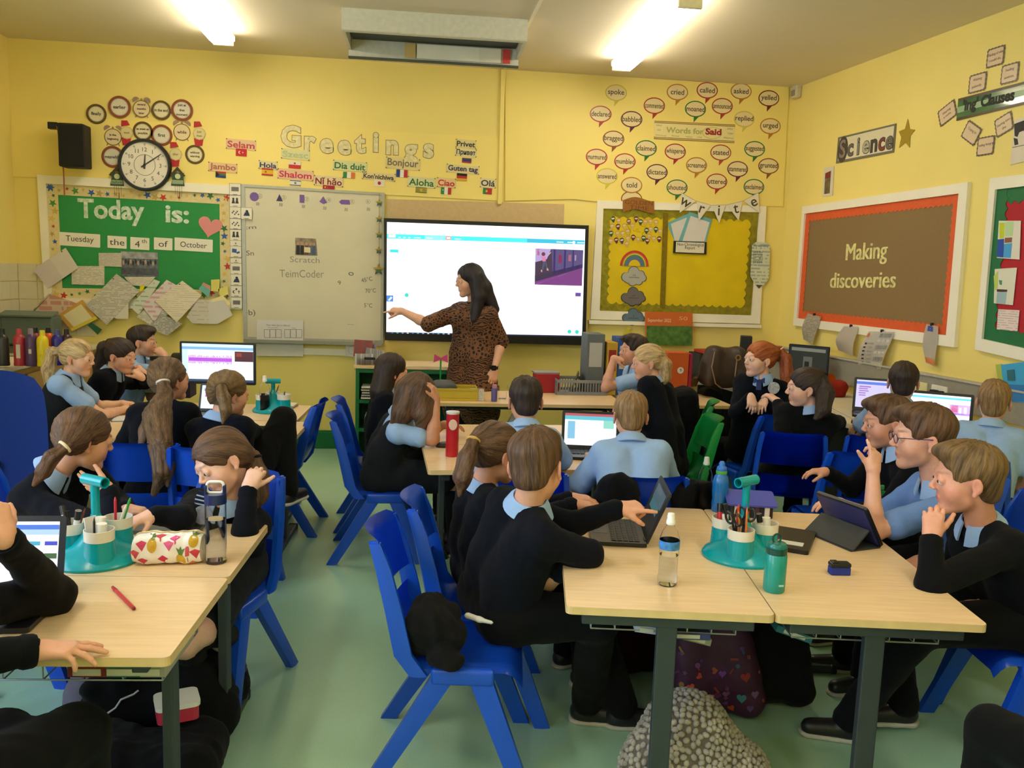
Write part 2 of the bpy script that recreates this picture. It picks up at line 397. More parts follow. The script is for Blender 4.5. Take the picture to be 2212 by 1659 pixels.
c4=lambda x,y:(1700+x*.434,80+y*.434)
ck=lambda x,y:(170+x*.1326,200+y*.1326)
c6=lambda x,y:(820+x*.2125,460+y*.2125)
cc=lambda x,y:(1880+x*.205,60+y*.205)
UB=.00415                                           # metres per pixel on the back wall
def frame_board(wall,label,out,inn,mframe,mface,cat='display board',t=.03,name='display_board'):
    e=wempty(name,wall,*out[0],label=label,cat=cat)
    M=e.matrix_basis
    o=[wall.loc(*p,M)for p in out];i=[wall.loc(*p,M)for p in inn]
    bm=bmesh.new()
    vo=[[bm.verts.new((*p,z))for p in o]for z in(0,t)];vi=[[bm.verts.new((*p,z))for p in i]for z in(.004,t)]
    for k in range(4):
        j=(k+1)%4
        bm.faces.new((vo[0][k],vo[0][j],vo[1][j],vo[1][k]));bm.faces.new((vo[1][k],vo[1][j],vi[1][j],vi[1][k]))
        bm.faces.new((vi[1][k],vi[1][j],vi[0][j],vi[0][k]))
    bmobj('frame',bm,mframe,e)
    ppoly('backing',i,.003,.009,mface,e)
    return e,M,i
def lerp2(a,b,t):return(a[0]+(b[0]-a[0])*t,a[1]+(b[1]-a[1])*t)
def scallop(e,name,quad,w,n,amp,z,m,sides='tlbr'):
    """border strip with a wavy inner edge along each side of the quad (local coordinates, TL TR BR BL)"""
    for s in range(4):
        if 'trbl'[s]not in sides:continue
        a,b=Vector(quad[s]),Vector(quad[(s+1)%4]);d=(b-a);L=d.length;d.normalize();nn=Vector((d.y,-d.x))
        pts=[a,b];k=max(4,int(L/n));steps=k*4
        for i in range(steps,-1,-1):
            q=w-amp*(.5-.5*cos(2*pi*i/4))if i%4 else w
            pts.append(a+d*(L*i/steps)+nn*(w-amp*abs(sin(pi*i/4))))
        ppoly(name,pts,z+.0005*s,z+.002+.0005*s,m,e)
# ---- the "Today is" board
M_GPAP=mat('green_backing_paper','2f8f4c',.8,noise=.05,scale=4,bump=.03,bscale=12)
e,M,q=frame_board(BW,'green display board reading Today is, Tuesday the 4th of October',[(83,378),(522,402),(524,668),(100,665)],
[(102,397),(497,420),(499,648),(114,644)],M_WHT,M_GPAP)
M_STRP=mat('cream_star_border','d9c893',.6,noise=.06,scale=40)
def strip(a,b,w,side):
    a,b=Vector(a),Vector(b);d=(b-a).normalized();n=Vector((d.y,-d.x))*side*w
    strip.k+=1;ppoly('border_strip',[a,b,b+n,a+n],.009+.0006*strip.k,.0105+.0006*strip.k,M_STRP,e);return a,b,d,n
rs=random.Random(3)
STC=['c0392f','2f5fa8','4a8a3c','d9b65c','b99a56','2e6b3a','c9a94a']
strip.k=0
for a,b in((q[0],q[1]),(q[1],q[2]),(q[2],q[3]),(q[3],q[0])):
    a,b,d,n=strip(a,b,.085,1)
    L=(b-a).length;k=int(L/.062)
    for i in range(k):
        p=a+d*(L*(i+.5)/k)+n*(rs.uniform(.25,.75));bm=bmesh.new();prism(bm,star(rs.choice([.016,.022,.034]),rot=rs.uniform(0,72),cx=p.x,cy=p.y),.013,.0138+.0003*(i%5)+.0002*strip.k);bmobj('border_star',bm,ink(STC[(i*3+rs.randint(0,1))%len(STC)]),e)
M_SILV=mat('mottled_silver_card','c9d8c4',.35,noise=.35,scale=26)
tpx('Today',BW,e,(169,456),(313,462),41,M_SILV,.011,bold=.006)
tpx('is:',BW,e,(358,462),(409,465),38,M_SILV,.011,bold=.006)
for s,(x0,y0,x1,y1),tx,lb in(('Tuesday',(363,965,575,1037),145,'white word card reading Tuesday'),('the',(638,982,738,1048),78,'white word card reading the'),
('4th',(772,990,872,1056),62,'white word card reading 4th'),('of',(910,992,1008,1058),48,'white word card reading of'),
('October',(1036,996,1240,1066),142,'white word card reading October')):
    cx,cy=(x0+x1)/2,(y0+y1)/2
    w=wempty('word_card',BW,*c1(cx,cy),off=.011,label=lb,cat='word card',group='date cards on the green board',rot=-1.5)
    bm=bmesh.new();prism(bm,rrect((x1-x0)*.3677*UB,(y1-y0)*.3677*UB,.004),0,.002);bmobj('card',bm,paper('e9e4d4'),w)
    sz=(y1-y0)*.3677*UB*.62
    if s=='4th':
        fit(text('4',TL(-.02,-.005,.0025),sz*1.2,ink('4a4640'),w),.04);fit(text('th',TL(.035,.022,.0025),sz*.75,ink('4a4640'),w),.04)
    else:fit(text(s,TL(0,0,.0025),sz*1.15 if s in('the','of')else sz,ink('4a4640'),w),tx*.3677*UB)
hb=wempty('paper_heart',BW,*c1(1235,922),off=.011,label='pink paper heart at the right edge of the green board',cat='paper heart',rot=-12)
ppoly('card',[(.105*sin(t)**3*.95,.006*(13*cos(t)-5*cos(2*t)-2*cos(3*t)-cos(4*t)))for t in(2*pi*i/40 for i in range(40))],0,.002,paper('d98c8c'),hb)
ph=wempty('class_photo',BW,*c1(820,1145),off=.012,label='dark group photograph pinned low on the green board',cat='photograph')
ppoly('print',[(-.15,-.105),(.15,-.105),(.15,.105),(-.15,.105)],0,.002,mat('dark_photo','5c6068',.4,noise=.5,scale=30),ph)
for yy,m_ in((.075,'9a9c9e'),(-.06,'4a4d55')):ppoly('photo_band',[(-.148,yy-.028),(.148,yy-.028),(.148,yy+.028),(-.148,yy+.028)],.002,.0026,mat('photo_'+m_,m_,.4,noise=.4,scale=20),ph)
for i in range(14):
    ppoly('photo_figure',circ(.008,10,-.13+i*.02,.01+.012*(i%2),.02),.002,.003,ink('2e2d30' if i%3 else 'b49a84'),ph)
# symbol cards down the side of the whiteboard
ys_=[672,740,810,877,940,1005,1040,1108,1140,1205,1272,1340];hs_=[66,66,65,62,63,33,62,30,62,63,62,62]
icons=['figures','two people','thought bubble','dots','letter M shape','small mark','blue computer','small mark','grey picture','person reading','religious symbols','grey building']
ords=['topmost','second','third','fourth','fifth','sixth','seventh','eighth','ninth','tenth','eleventh','lowest']
def symcard(cx,cy,h,k,lb):
    w=wempty('symbol_card',BW,*c1(cx,cy),off=.035,label=lb,cat='symbol card',group='picture timetable cards beside the whiteboard')
    W_,H_=62*.3677*UB,h*.3677*UB
    ppoly('card',[(-W_/2,-H_/2),(W_/2,-H_/2),(W_/2,H_/2),(-W_/2,H_/2)],0,.0015,paper('e6e0cf'),w)
    bm=bmesh.new()
    for s in((-W_/2,-H_/2,W_/2,-H_/2+.002),(-W_/2,H_/2-.002,W_/2,H_/2),(-W_/2,-H_/2,-W_/2+.002,H_/2),(W_/2-.002,-H_/2,W_/2,H_/2)):
        prism(bm,[(s[0],s[1]),(s[2],s[1]),(s[2],s[3]),(s[0],s[3])],.0015,.002)
    bmobj('edge_line',bm,ink('3a3632'),w)
    bm=bmesh.new();c='3b3a3c'
    if k in(0,8,11):prism(bm,[(-.03,-.015),(.03,-.015),(.03,.02),(-.03,.02)],.0015,.003);c='6d6c6a'
    elif k in(1,4):
        for s in(-1,1):prism(bm,circ(.009,10,s*.015,.018),.0015,.003);prism(bm,[(s*.015-.014,-.02),(s*.015+.014,-.02),(s*.015+.006,.012),(s*.015-.006,.012)],.0015,.003)
    elif k==6:prism(bm,[(-.032,-.005),(.004,-.01),(.008,.022),(-.03,.026)],.0015,.003);prism(bm,[(.008,-.018),(.034,-.008),(.028,.006),(.004,-.003)],.0015,.003);c='2f5c9a'
    elif k in(9,12):prism(bm,circ(.011,12,.004,.018),.0015,.003);prism(bm,[(-.025,-.02),(.028,-.02),(.018,.012),(-.012,.008)],.0015,.003);c='2c3550'
    elif k==10:
        prism(bm,star(.011,6,.55,cx=.0,cy=.018),.0015,.003);prism(bm,[(.018,-.02),(.023,-.02),(.023,.008),(.018,.008)],.0015,.003);prism(bm,[(.012,-.004),(.03,-.004),(.03,.001),(.012,.001)],.0015,.003)
        prism(bm,[(-.018+.013*cos(t),-.006+.013*sin(t))for t in(radians(a)for a in range(60,301,20))]+[(-.013+.009*cos(t),-.006+.009*sin(t))for t in(radians(a)for a in range(300,59,-20))],.0015,.003)
    elif k in(5,7):prism(bm,circ(.007,10),.0015,.003);c='8a8070'
    else:
        for i in range(6):prism(bm,circ(.006,9,-.024+.01*i,.014*sin(i*2.1)),.0015,.003)
    bmobj('symbol',bm,ink(c),w)
    bm=bmesh.new();prism(bm,[(-.018,-H_/2+.006),(.018,-H_/2+.006),(.018,-H_/2+.01),(-.018,-H_/2+.01)],.0015,.002);bmobj('caption',bm,ink('6a665e'),w)
for k,(y,h)in enumerate(zip(ys_,hs_)):
    symcard(1381+k*.8,y+h/2,h,k,'%s picture card with %s in the column left of the whiteboard'%(ords[k],icons[k]))
symcard(1448,846,65,12,'single picture card of a person reading, stuck over the whiteboard edge')
# ---- papers pinned in a heap under the green board
M_D1=doc('lined_letter','d9d2c0');M_D2=doc('printed_sheet','ccc6b8',rows=34);M_D3=doc('cream_letter','e2d6bf','a59878',20,.25,3);M_D4=doc('grey_sheet','bcb9b2','5a5854',14,.6,9)
PAP=[([(205,1175),(395,1048),(470,1165),(292,1287)],paper('d6ccc4'),'folded pale paper sticking out at the left edge of the green board'),
([(425,1155),(617,1155),(617,1268),(425,1262)],M_D1,'plain letter pinned left of the group photograph'),
([(583,1078),(718,1078),(718,1160),(585,1155)],M_D2,'small printed slip just left of the group photograph'),
([(735,1218),(917,1218),(870,1275),(770,1268)],M_D1,'white slip showing below the group photograph'),
([(300,1315),(530,1395),(400,1480),(190,1428)],doc('coloured_chart','d3b9a4','b8463a',5,.7,3),'coloured chart with red rows at the left end of the paper heap'),
([(330,1300),(300,1330),(185,1440),(205,1432)],paper('3f7a55'),'green edged strip at the far left of the paper heap'),
([(150,1435),(345,1470),(320,1530),(140,1500)],paper('d8cfb4'),'blank cream sheet above the paint bottles'),
([(355,1440),(500,1350),(590,1462),(440,1535)],paper('d2a04a'),'certificate with orange and yellow border in the paper heap'),
([(530,1500),(555,1485),(615,1525),(590,1555)],paper('1f5a35'),'dark green tag hanging below the paper heap'),
([(560,1400),(770,1350),(768,1462),(700,1462)],paper('d9d2c2'),'white sheet behind the lined letters'),
([(520,1385),(700,1200),(835,1300),(645,1497)],M_D2,'large tilted printed letter in the middle of the paper heap'),
([(780,1390),(920,1232),(955,1245),(830,1440)],doc('green_edge_doc','cfd3c4','3f8a5a',8,.3,3),'tilted sheet with a green printed edge'),
([(820,1450),(985,1290),(1060,1400),(900,1500)],M_D1,'sheet in a shiny plastic wallet, middle of the heap'),
([(880,1510),(960,1430),(1085,1490),(1000,1560)],M_D4,'grey printed leaflet at the bottom of the heap'),
([(850,1385),(995,1235),(1060,1270),(925,1480)],doc('pink_mark_doc','d8cfcf','c8506c',9,.45,3),'tilted sheet with pink printed marks'),
([(1110,1450),(1180,1345),(1245,1375),(1240,1490),(1150,1490)],doc('table_doc','cbc4b6','6b4a40',6,.12,2),'table of rows hanging right of the heap'),
([(1240,1370),(1330,1350),(1380,1440),(1290,1492),(1240,1490)],paper('cfcac2'),'crumpled white sheet below the yellow notes'),
([(930,1358),(1088,1240),(1200,1325),(1055,1482)],M_D3,'cream handwritten letter pinned on top of the heap')]
for k,(pl,m_,lb)in enumerate(PAP):
    P=[c1(*p)for p in pl];off=.034+.0035*k if k not in(1,2,3)else .012+.002*k
    w=wempty('pinned_paper',BW,sum(p[0]for p in P)/len(P),sum(p[1]for p in P)/len(P),off=off,label=lb,cat='paper',group='papers pinned under the green board')
    sh=wpoly('sheet',BW,w.matrix_basis,P,0,.0012,m_,w)
    if 'certificate' in lb:
        cx,cy=[sum(v)/4 for v in zip(*P)]
        wpoly('inner_panel',BW,w.matrix_basis,[(cx+(x-cx)*.72,cy+(y-cy)*.72)for x,y in P],.0012,.002,paper('e6dcae'),w)
        wpoly('yellow_edge',BW,w.matrix_basis,[P[2],P[3],lerp2(P[3],P[0],.14),lerp2(P[2],P[1],.14)],.0012,.0018,paper('d9c63e'),w)
    if 'folded' in lb:wpoly('fold',BW,w.matrix_basis,[P[0],lerp2(P[0],P[1],.5),lerp2(P[3],P[2],.5),P[3]],.0012,.002,paper('cdc1c0'),w)
    if 'top of the heap' in lb or 'left edge' in lb or 'large' in lb:
        a=BW.loc(*lerp2(P[0],P[1],.9),w.matrix_basis);bm=bmesh.new();lathe(bm,[(0,.008),(.006,.007),(.006,.003),(.002,.001)],10,Matrix.Translation((a[0]*.92,a[1]*.92,.001)));bmobj('pin',bm,plast('6a5a50'),w)
for pl,c,lb in(([(1250,1235),(1300,1232),(1298,1305),(1250,1300)],'d8cc6a','yellow sticky note, topmost beside the star border'),([(1290,1290),(1345,1270),(1350,1320),(1305,1336)],'e0d777','tilted yellow sticky note against the picture cards'),
([(1255,1350),(1320,1325),(1366,1375),(1300,1411)],'e8dfa0','large pale yellow sticky note tilted at the board corner'),([(1178,1288),(1198,1262),(1247,1295),(1236,1340)],'6fb0a4','teal sticky note at the right end of the heap'),
([(1196,1262),(1206,1250),(1246,1270),(1246,1294)],'d08a7c','pink sticky note behind the teal one'),([(836,1270),(866,1268),(850,1300),(835,1302)],'e8d200','bright yellow slip between the tilted letters')):
    P=[c1(*p)for p in pl]
    w=wempty('sticky_note',BW,sum(p[0]for p in P)/4,sum(p[1]for p in P)/4,off=.075 if 'large' in lb else .062,label=lb,cat='sticky note',group='sticky notes at the green board')
    wpoly('sheet',BW,w.matrix_basis,P,0,.0015,paper(c),w)
# ---- black wall speaker with cords
sp_=wempty('wall_speaker',BW,178,322,label='black wall loudspeaker left of the paper clocks',cat='loudspeaker')
bm=bmesh.new();box(bm,(0,0,.16),(.20,.34,.17),bev=.012);bmobj('cabinet',bm,mat('speaker_black','1d1a19',.6),sp_)
bm=bmesh.new();box(bm,(.005,-.002,.246),(.18,.31,.006),bev=.002);bmobj('grille',bm,mat('speaker_grille','161414',.8,bump=.4,bscale=900),sp_)
bm=bmesh.new();cyl(bm,(-.05,.1,.08),(-.05,.1,-.0),.02);cyl(bm,(-.16,.16,.14),(.02,.14,.1),.014);box(bm,(-.165,.155,.14),(.075,.055,.06),bev=.006);bmobj('bracket',bm,M_BLK,sp_)
bm=bmesh.new();tube(bm,[(-.13,.15,.17),(-.115,0,.15),(-.11,-.2,.12),(-.125,-.39,.08)],.004);tube(bm,[(-.09,.15,.17),(-.095,-.1,.15),(-.12,-.39,.08)],.003);bmobj('cord',bm,plast('b06a50'),sp_)
# ---- the round wall clock
k=wempty('wall_clock',BW,*ck(1088,1185),off=.031,label='big round wall clock with white dial and black rim',cat='clock',rot=-1)
R=385*.1326*UB
bm=bmesh.new();lathe(bm,[(0,0),(R,0),(R,.03),(R*.96,.045),(R*.9,.045),(R*.875,.028),(R*.875,.02)],56);bmobj('rim',bm,M_BLK,k,smooth=40)
ppoly('dial',circ(R*.88,56),.018,.022,paper('e6dfd0'),k)
bm=bmesh.new();ring(bm,R*.39,R*.405,.022,.0235,48);bmobj('inner_ring',bm,ink('5a5a56'),k)
for i in range(12):
    a=radians(90-30*(i+1));text(str(i+1),TL(R*.585*cos(a),R*.585*sin(a),.0225),R*.22,ink('4b4a48'),k,name='numeral')
    bm=bmesh.new();prism(bm,circ(R*.04,12,R*.79*cos(a),R*.79*sin(a)),.022,.023);prism(bm,circ(R*.018,8,R*.72*cos(a),R*.72*sin(a)),.022,.023);bmobj('minute_marker',bm,ink('a9aaa8'),k)
for ang,L,w_ in((90-3,.40,.03),(36,.78,.022)):
    a=radians(ang);d=Vector((cos(a),sin(a)));n=Vector((-d.y,d.x))
    z=.026 if L<.5 else .029
    ppoly('hand',[(d*R*L+n*R*w_*.6),(d*R*L-n*R*w_*.6),(-d*R*.15-n*R*w_*1.3),(-d*R*.15+n*R*w_*1.3)],z,z+.002,ink('46443f'),k)
bm=bmesh.new();lathe(bm,[(0,.034),(R*.045,.033),(R*.045,.024)],16);bmobj('hub',bm,M_BLK,k)
# ---- paper clocks, watches and cuckoo clocks with time words
def pclock(x,y,r,word,col,lb):
    w=wempty('paper_clock',BW,*ck(x,y),off=.012,label=lb,cat='paper clock',group='paper clocks with time words')
    R=r*.1326*UB
    bm=bmesh.new();prism(bm,circ(R,32),0,.0015);bmobj('rim',bm,paper(col),w)
    ppoly('dial',circ(R*.76,32),.0015,.0025,paper('ddd3ae' if col=='5f4a1e' else 'd9d2bd'),w)
    bm=bmesh.new();ring(bm,R*.70,R*.73,.0025,.003,28)
    for i in range(12):prism(bm,circ(R*.022,6,R*.6*cos(i*pi/6),R*.6*sin(i*pi/6)),.0025,.003)
    bmobj('dial_marks',bm,ink('9c9273'),w)
    ls=word.split('\n')
    for i,s in enumerate(ls):
        o=text(s,TL(0,R*(.42*(len(ls)-1)/2-.42*i),.0032),R*(.42 if len(ls)==1 else .3),ink('3a3028'),w,bold=.0006);o['fitmax']=R*1.35
for a in((288,350,146,'finally','5f4a1e','brown paper clock reading finally, leftmost of the top row'),(666,236,163,'earlier','8a4a2a','reddish brown paper clock reading earlier'),
(1344,288,143,'in the end','5f4a1e','paper clock reading in the end'),(1684,287,160,'just at\nthat\nmoment','8a4a2a','paper clock reading just at that moment'),
(1045,632,145,'as soon as\npossible','5f4a1e','paper clock reading as soon as possible'),(1352,695,158,'first','8a4a2a','paper clock reading first, just above the wall clock'),
(553,1048,162,'meanwhile','8a4a2a','paper clock reading meanwhile, left of the wall clock'),(1893,1010,143,'without\nwarning','5f4a1e','paper clock reading without warning, rightmost of the low row')):pclock(*a)
def palarm(x,y,word,lb):
    w=wempty('paper_alarm_clock',BW,*ck(x,y),off=.012,label=lb,cat='paper clock',group='paper alarm clocks with time words')
    R=125*.1326*UB
    bm=bmesh.new()
    for s in(-1,1):prism(bm,[(s*R*.62+R*.42*cos(t+s*-.6),R*.95+R*.42*sin(t+s*-.6))for t in(pi*i/10 for i in range(11))],0,.002);prism(bm,[(s*R*.55,-R*.8),(s*R*.7,-R*1.05),(s*R*.76,-R*1.0),(s*R*.66,-R*.7)],0,.002)
    prism(bm,circ(R*.13,10,0,R*1.1),0,.002);bmobj('bells',bm,paper('9a7f74'),w)
    ppoly('rim',circ(R,30),.002,.003,paper('7c6226'),w);ppoly('dial',circ(R*.9,30),.003,.004,paper('dcc9a0'),w)
    ls=word.split('\n')
    for i,s in enumerate(ls):
        o=text(s,TL(0,R*(.5*(len(ls)-1)/2-.5*i),.0045),R*(.5 if len(ls)==1 else .34),ink('5a3432'),w,bold=.0006);o['fitmax']=R*1.5
palarm(1025,265,'several\nmonths\nlater','paper alarm clock reading several months later');palarm(560,725,'in the\nbeginning','paper alarm clock reading in the beginning');palarm(1683,645,'while','paper alarm clock reading while')
def pwatch(x,y,word,lb):
    w=wempty('paper_watch',BW,*ck(x,y),off=.016,label=lb,cat='paper watch',group='red paper watches with time words')
    R=88*.1326*UB
    bm=bmesh.new();prism(bm,[(-R*.85,R*2),(R*.1,R*2.05),(R*.5,R*1.3),(-R*.9,R*1.0)],0,.002);prism(bm,[(-R*.9,-R*.8),(R*.65,-R*.8),(R*.5,-R*2.0),(-R*.7,-R*2.1)],0,.002);bmobj('strap',bm,paper('b62c30'),w)
    ppoly('case',star(R*1.08,12,.93),.002,.003,paper('c2b280'),w);ppoly('dial',circ(R*.9,24),.003,.004,paper('d6c892'),w)
    for i,s in enumerate(word.split('\n')):
        o=text(s,TL(0,R*(.25-.6*i)if '\n' in word else 0,.0045),R*.5,ink('8a6f40'),w,bold=.0005);o['fitmax']=R*1.7
pwatch(785,655,'next','red paper watch reading next');pwatch(1965,670,'just\nthen','red paper watch reading just then, at the right end');pwatch(1580,1005,'after','red paper watch reading after, right of the wall clock')
for x,word,lb in((622,'before','cuckoo clock cut-out reading before, left of the wall clock'),(1612,'','cuckoo clock cut-out right of the wall clock')):
    w=wempty('paper_cuckoo_clock',BW,*ck(x,1365),off=.034,label=lb,cat='paper clock',group='cuckoo clock cut-outs')
    s=.1326*UB
    ppoly('house',[(-95*s,55*s),(95*s,55*s),(85*s,-20*s),(100*s,-140*s),(-100*s,-140*s),(-75*s,-20*s)],0,.002,paper('3c4f38'),w)
    ppoly('roof',[(0,145*s),(115*s,15*s),(95*s,0),(0,85*s),(-90*s,0),(-112*s,20*s)],.002,.004,paper('4b3f2c'),w)
    ppoly('dial',circ(40*s,20,2*s,0),.002,.004,paper('c5cfa0'),w)
    ppoly('word_plate',rrect(165*s,60*s,10*s,cy=-85*s),.002,.004,paper('93a688'),w)
    if word:fit(text(word,TL(0,-85*s,.0045),55*s,ink('2a4030'),w),140*s)
    bm=bmesh.new()
    for i in range(4):cyl(bm,((-40+i*32)*s,-140*s,.001),((-40+i*32)*s,(-270-30*(i%2))*s,.001),.0012,n=6)
    cyl(bm,(25*s,-240*s,.002),(25*s,-330*s,.002),.004,n=8);bmobj('chains',bm,ink('7c5a3c'),w)
# ---- GREETINGS letters and greeting cards with flags
g=wempty('greetings_heading',BW,*c2(960,210),off=.012,label='large outlined letters spelling Greetings across the back wall',cat='lettering')
for ch,x,y,h in(('G',485,155,130),('r',620,185,128),('e',735,200,125),('e',860,212,125),('t',970,200,125),('i',1080,192,128),('n',1195,212,125),('g',1325,240,128),('s',1450,235,125)):
    p=BW.loc(*c2(x,y),g.matrix_basis);s=h*.3074*UB/.72
    text(ch,TL(p[0],p[1],.0),s,ink('8d7f58'),g,name='letter_edge',bold=.014,ext=.001);text(ch,TL(p[0],p[1],.002),s,mat('pale_letter_card','ddd09c',.6,noise=.15,scale=30),g,name='letter',bold=.009,ext=.001)
FL=dict(
turkey=[('r',-.5,-.5,.5,.5,'c0282c'),('c',-.12,0,.2,'e8ddd0'),('c',-.06,0,.16,'c0282c'),('s',.14,0,.1,'e8ddd0')],
safrica=[('r',-.5,.17,.5,.5,'b03a30'),('r',-.5,-.5,.5,-.17,'2b3f8a'),('r',-.5,-.12,.5,.12,'2d7a4a'),('t',-.5,.5,-.5,-.5,-.1,0,'1c1c1c')],
spain=[('r',-.5,-.5,.5,.5,'d9b02a'),('r',-.5,.28,.5,.5,'b5322c'),('r',-.5,-.5,.5,-.28,'b5322c'),('c',-.15,0,.14,'a8502c')],
poland=[('r',-.5,0,.5,.5,'e0d6c6'),('r',-.5,-.5,.5,0,'c4322f'),('c',0,.2,.14,'b0483c')],
israel=[('r',-.5,-.5,.5,.5,'e0dac4'),('r',-.5,.28,.5,.4,'3a3f6a'),('r',-.5,-.4,.5,-.28,'3a3f6a'),('s',0,0,.2,'5a5f8a')],
china=[('r',-.5,-.5,.5,.5,'a8202c'),('s',-.3,.2,.16,'d9b04a'),('c',-.12,.32,.04,'d9b04a'),('c',-.1,.1,.04,'d9b04a')],
ireland=[('r',-.5,-.5,-.17,.5,'2f8048'),('r',-.17,-.5,.17,.5,'e6ddcc'),('r',.17,-.5,.5,.5,'d2762e')],
japan=[('r',-.5,-.5,.5,.5,'e2d6bc'),('c',0,0,.26,'a82830')],
france=[('r',-.5,-.5,-.17,.5,'2c3a80'),('r',-.17,-.5,.17,.5,'e6ddcc'),('r',.17,-.5,.5,.5,'b8322f')],
hawaii=[('r',-.5,-.5,.5,.5,'4e6a34'),('r',-.5,.2,.5,.32,'d0b23c'),('r',-.5,-.32,.5,-.2,'d0b23c'),('r',-.5,-.05,.5,.05,'d0b23c'),('s',0,0,.3,'d0b23c')],
russia=[('r',-.5,.17,.5,.5,'4c3a5a'),('r',-.5,-.17,.5,.17,'2d3576'),('r',-.5,-.5,.5,-.17,'a02c38')],
germany=[('r',-.5,.17,.5,.5,'201d1c'),('r',-.5,-.17,.5,.17,'b02c28'),('r',-.5,-.5,.5,-.17,'d0a22c')],
italy=[('r',-.5,-.5,-.17,.5,'2f8048'),('r',-.17,-.5,.17,.5,'e6ddcc'),('r',.17,-.5,.5,.5,'b8322f'),('c',-.3,.1,.08,'d9d2a0')],
portugal=[('r',-.5,-.5,-.1,.5,'2f7a44'),('r',-.1,-.5,.5,.5,'b5302c'),('c',-.1,0,.18,'d9b040')])
for word,x,y,w_,h_,col,bg,fl,fx,fy,fw,fh in(
('Selam',133,203,185,62,'b8434f','dcb98e','turkey',134,258,70,48),('Jambo',4,364,178,56,'a8655a','dfbc86','safrica',-10,414,66,40),
('Hola',323,347,115,50,'2f3866','d9cd98','spain',318,395,74,48),('Szesc',515,272,178,62,'b2bd8c','d3cf96','poland',510,345,78,48),
('Shalom',515,414,225,62,'c03458','e0b890','israel',514,473,72,42),('Nǐ hǎo',748,460,185,62,'7d1f2c','dcc79a','china',748,513,78,44),
('Dia duit',898,354,215,62,'2a6a40','cfcf92','ireland',891,418,78,40),("Kon'nichiwa",1100,427,215,46,'403830','dcc890','japan',1104,474,70,44),
('Bonjour',1270,337,220,72,'7a6c58','d9c888','france',1263,406,75,50),('Aloha',1400,468,180,66,'2a6a40','d2cf98','hawaii',1398,522,75,36),
('Privet',1713,198,132,52,'3a342e','d9cc8e',None,0,0,0,0),('Привет',1713,260,138,48,'3a342e','dcd2a2','russia',1718,315,64,32),
('Guten tag',1692,376,215,52,'2b2c54','d9ca90','germany',1684,432,70,50),('Ciao',1575,471,120,60,'b8323f','dfbd88','italy',1573,528,70,46),
('Olá',1868,473,102,60,'3a3448','dccf9e','portugal',1864,530,62,42)):
    w=wempty('greeting_card',BW,*c2(x,y),off=.013,label='greeting card reading %s on the back wall%s'%(word,'' if not fl else ' above a small flag'),cat='greeting card',group='greeting word cards',rot=-2)
    W_,H_=w_*.3074*UB,h_*.3074*UB
    ppoly('card',rrect(W_*1.04,H_*1.05,.004),0,.0015,gloss(bg),w)
    fit(text(word,TL(0,-.002,.0022),H_*.92,ink(col),w,bold=.0016),W_*.94)
    bm=bmesh.new()
    for sx_ in(-1,1):
        for sy_ in(-1,1):prism(bm,circ(.0045,8,sx_*W_*.5,sy_*H_*.48),.0015,.006)
    bmobj('pins',bm,plast('4a3c30'),w)
    if fl:
        f=wempty('paper_flag',BW,*c2(fx,fy),off=.0135,label='small paper flag below the card reading %s'%word,cat='flag',group='paper flags under the greeting cards',rot=-2)
        a,b=fw*.3074*UB,fh*.3074*UB
        for i,s in enumerate(FL[fl]):
            z=.0004*i
            if s[0]=='r':pts=[(s[1]*a,s[2]*b),(s[3]*a,s[2]*b),(s[3]*a,s[4]*b),(s[1]*a,s[4]*b)]
            elif s[0]=='c':pts=circ(s[3]*b,16,s[1]*a,s[2]*b)
            elif s[0]=='s':pts=star(s[3]*b*1.3,cx=s[1]*a,cy=s[2]*b)
            else:pts=[(s[1]*a,s[2]*b),(s[3]*a,s[4]*b),(s[5]*a,s[6]*b)]
            ppoly('flag_field' if i==0 else 'flag_shape',pts,z,z+.0012,paper(s[-1]),f)
# ---- speech bubbles: words for said
YL,OR,RD,PR,GR,BR='c9b83a','b57a24','a8352c','5a2440','2d7038','8a4f2c'
for word,x,y,col in(('spoke',279,124,YL),('cried',686,120,OR),('called',884,108,RD),('asked',1109,114,OR),('yelled',1293,161,'6d2522'),('declared',177,265,RD),('babbled',382,300,PR),
('commented',533,210,RD),('moaned',806,232,GR),('announced',984,213,'ac3c38'),('replied',1130,299,'cdbf50'),('urged',1303,346,OR),('bragged',262,430,BR),('claimed',479,493,GR),('whispered',672,515,'a62c38'),
('stated',974,521,'a8452c'),('suggested',1199,498,GR),('murmured',150,550,'b02c38'),('mumbled',338,580,'ac3428'),('screamed',813,605,OR),('dictated',551,651,PR),('stammered',1086,631,'6a2c40'),
('grunted',1291,611,BR),('answered',219,678,'d0c040'),('told',382,737,OR),('shouted',684,753,GR),('uttered',948,713,RD),('exclaimed',1194,749,GR),('',382,829,BR)):
    lb='speech bubble card reading %s on the back wall'%word if word else 'speech bubble card half hidden behind the brown banner'
    w=wempty('speech_bubble_card',BW,*c3(x,y),off=.013 if word!='told' else .016,label=lb,cat='speech bubble card',group='speech bubble cards with words for said')
    s=.3254*UB
    bm=bmesh.new();prism(bm,circ(72*s,36,0,0,52*s),0,.0015)
    if word!='told':prism(bm,[(-8*s,-46*s),(34*s,-38*s),(-8*s,-86*s)],0,.0014)
    bmobj('bubble_edge',bm,gloss(col),w)
    ppoly('bubble_face',circ(65*s,36,0,0,45*s),.0015,.0025,gloss('e3cf9c'),w)
    if word:o=text(word,TL(0,0,.0028),46*s,ink('5a4a34'),w,bold=.0008);o['fitmax']=124*s
w=wempty('words_for_said_banner',BW,*c3(795,383),off=.014,label='cream banner reading Words for Said among the speech bubbles',cat='banner')
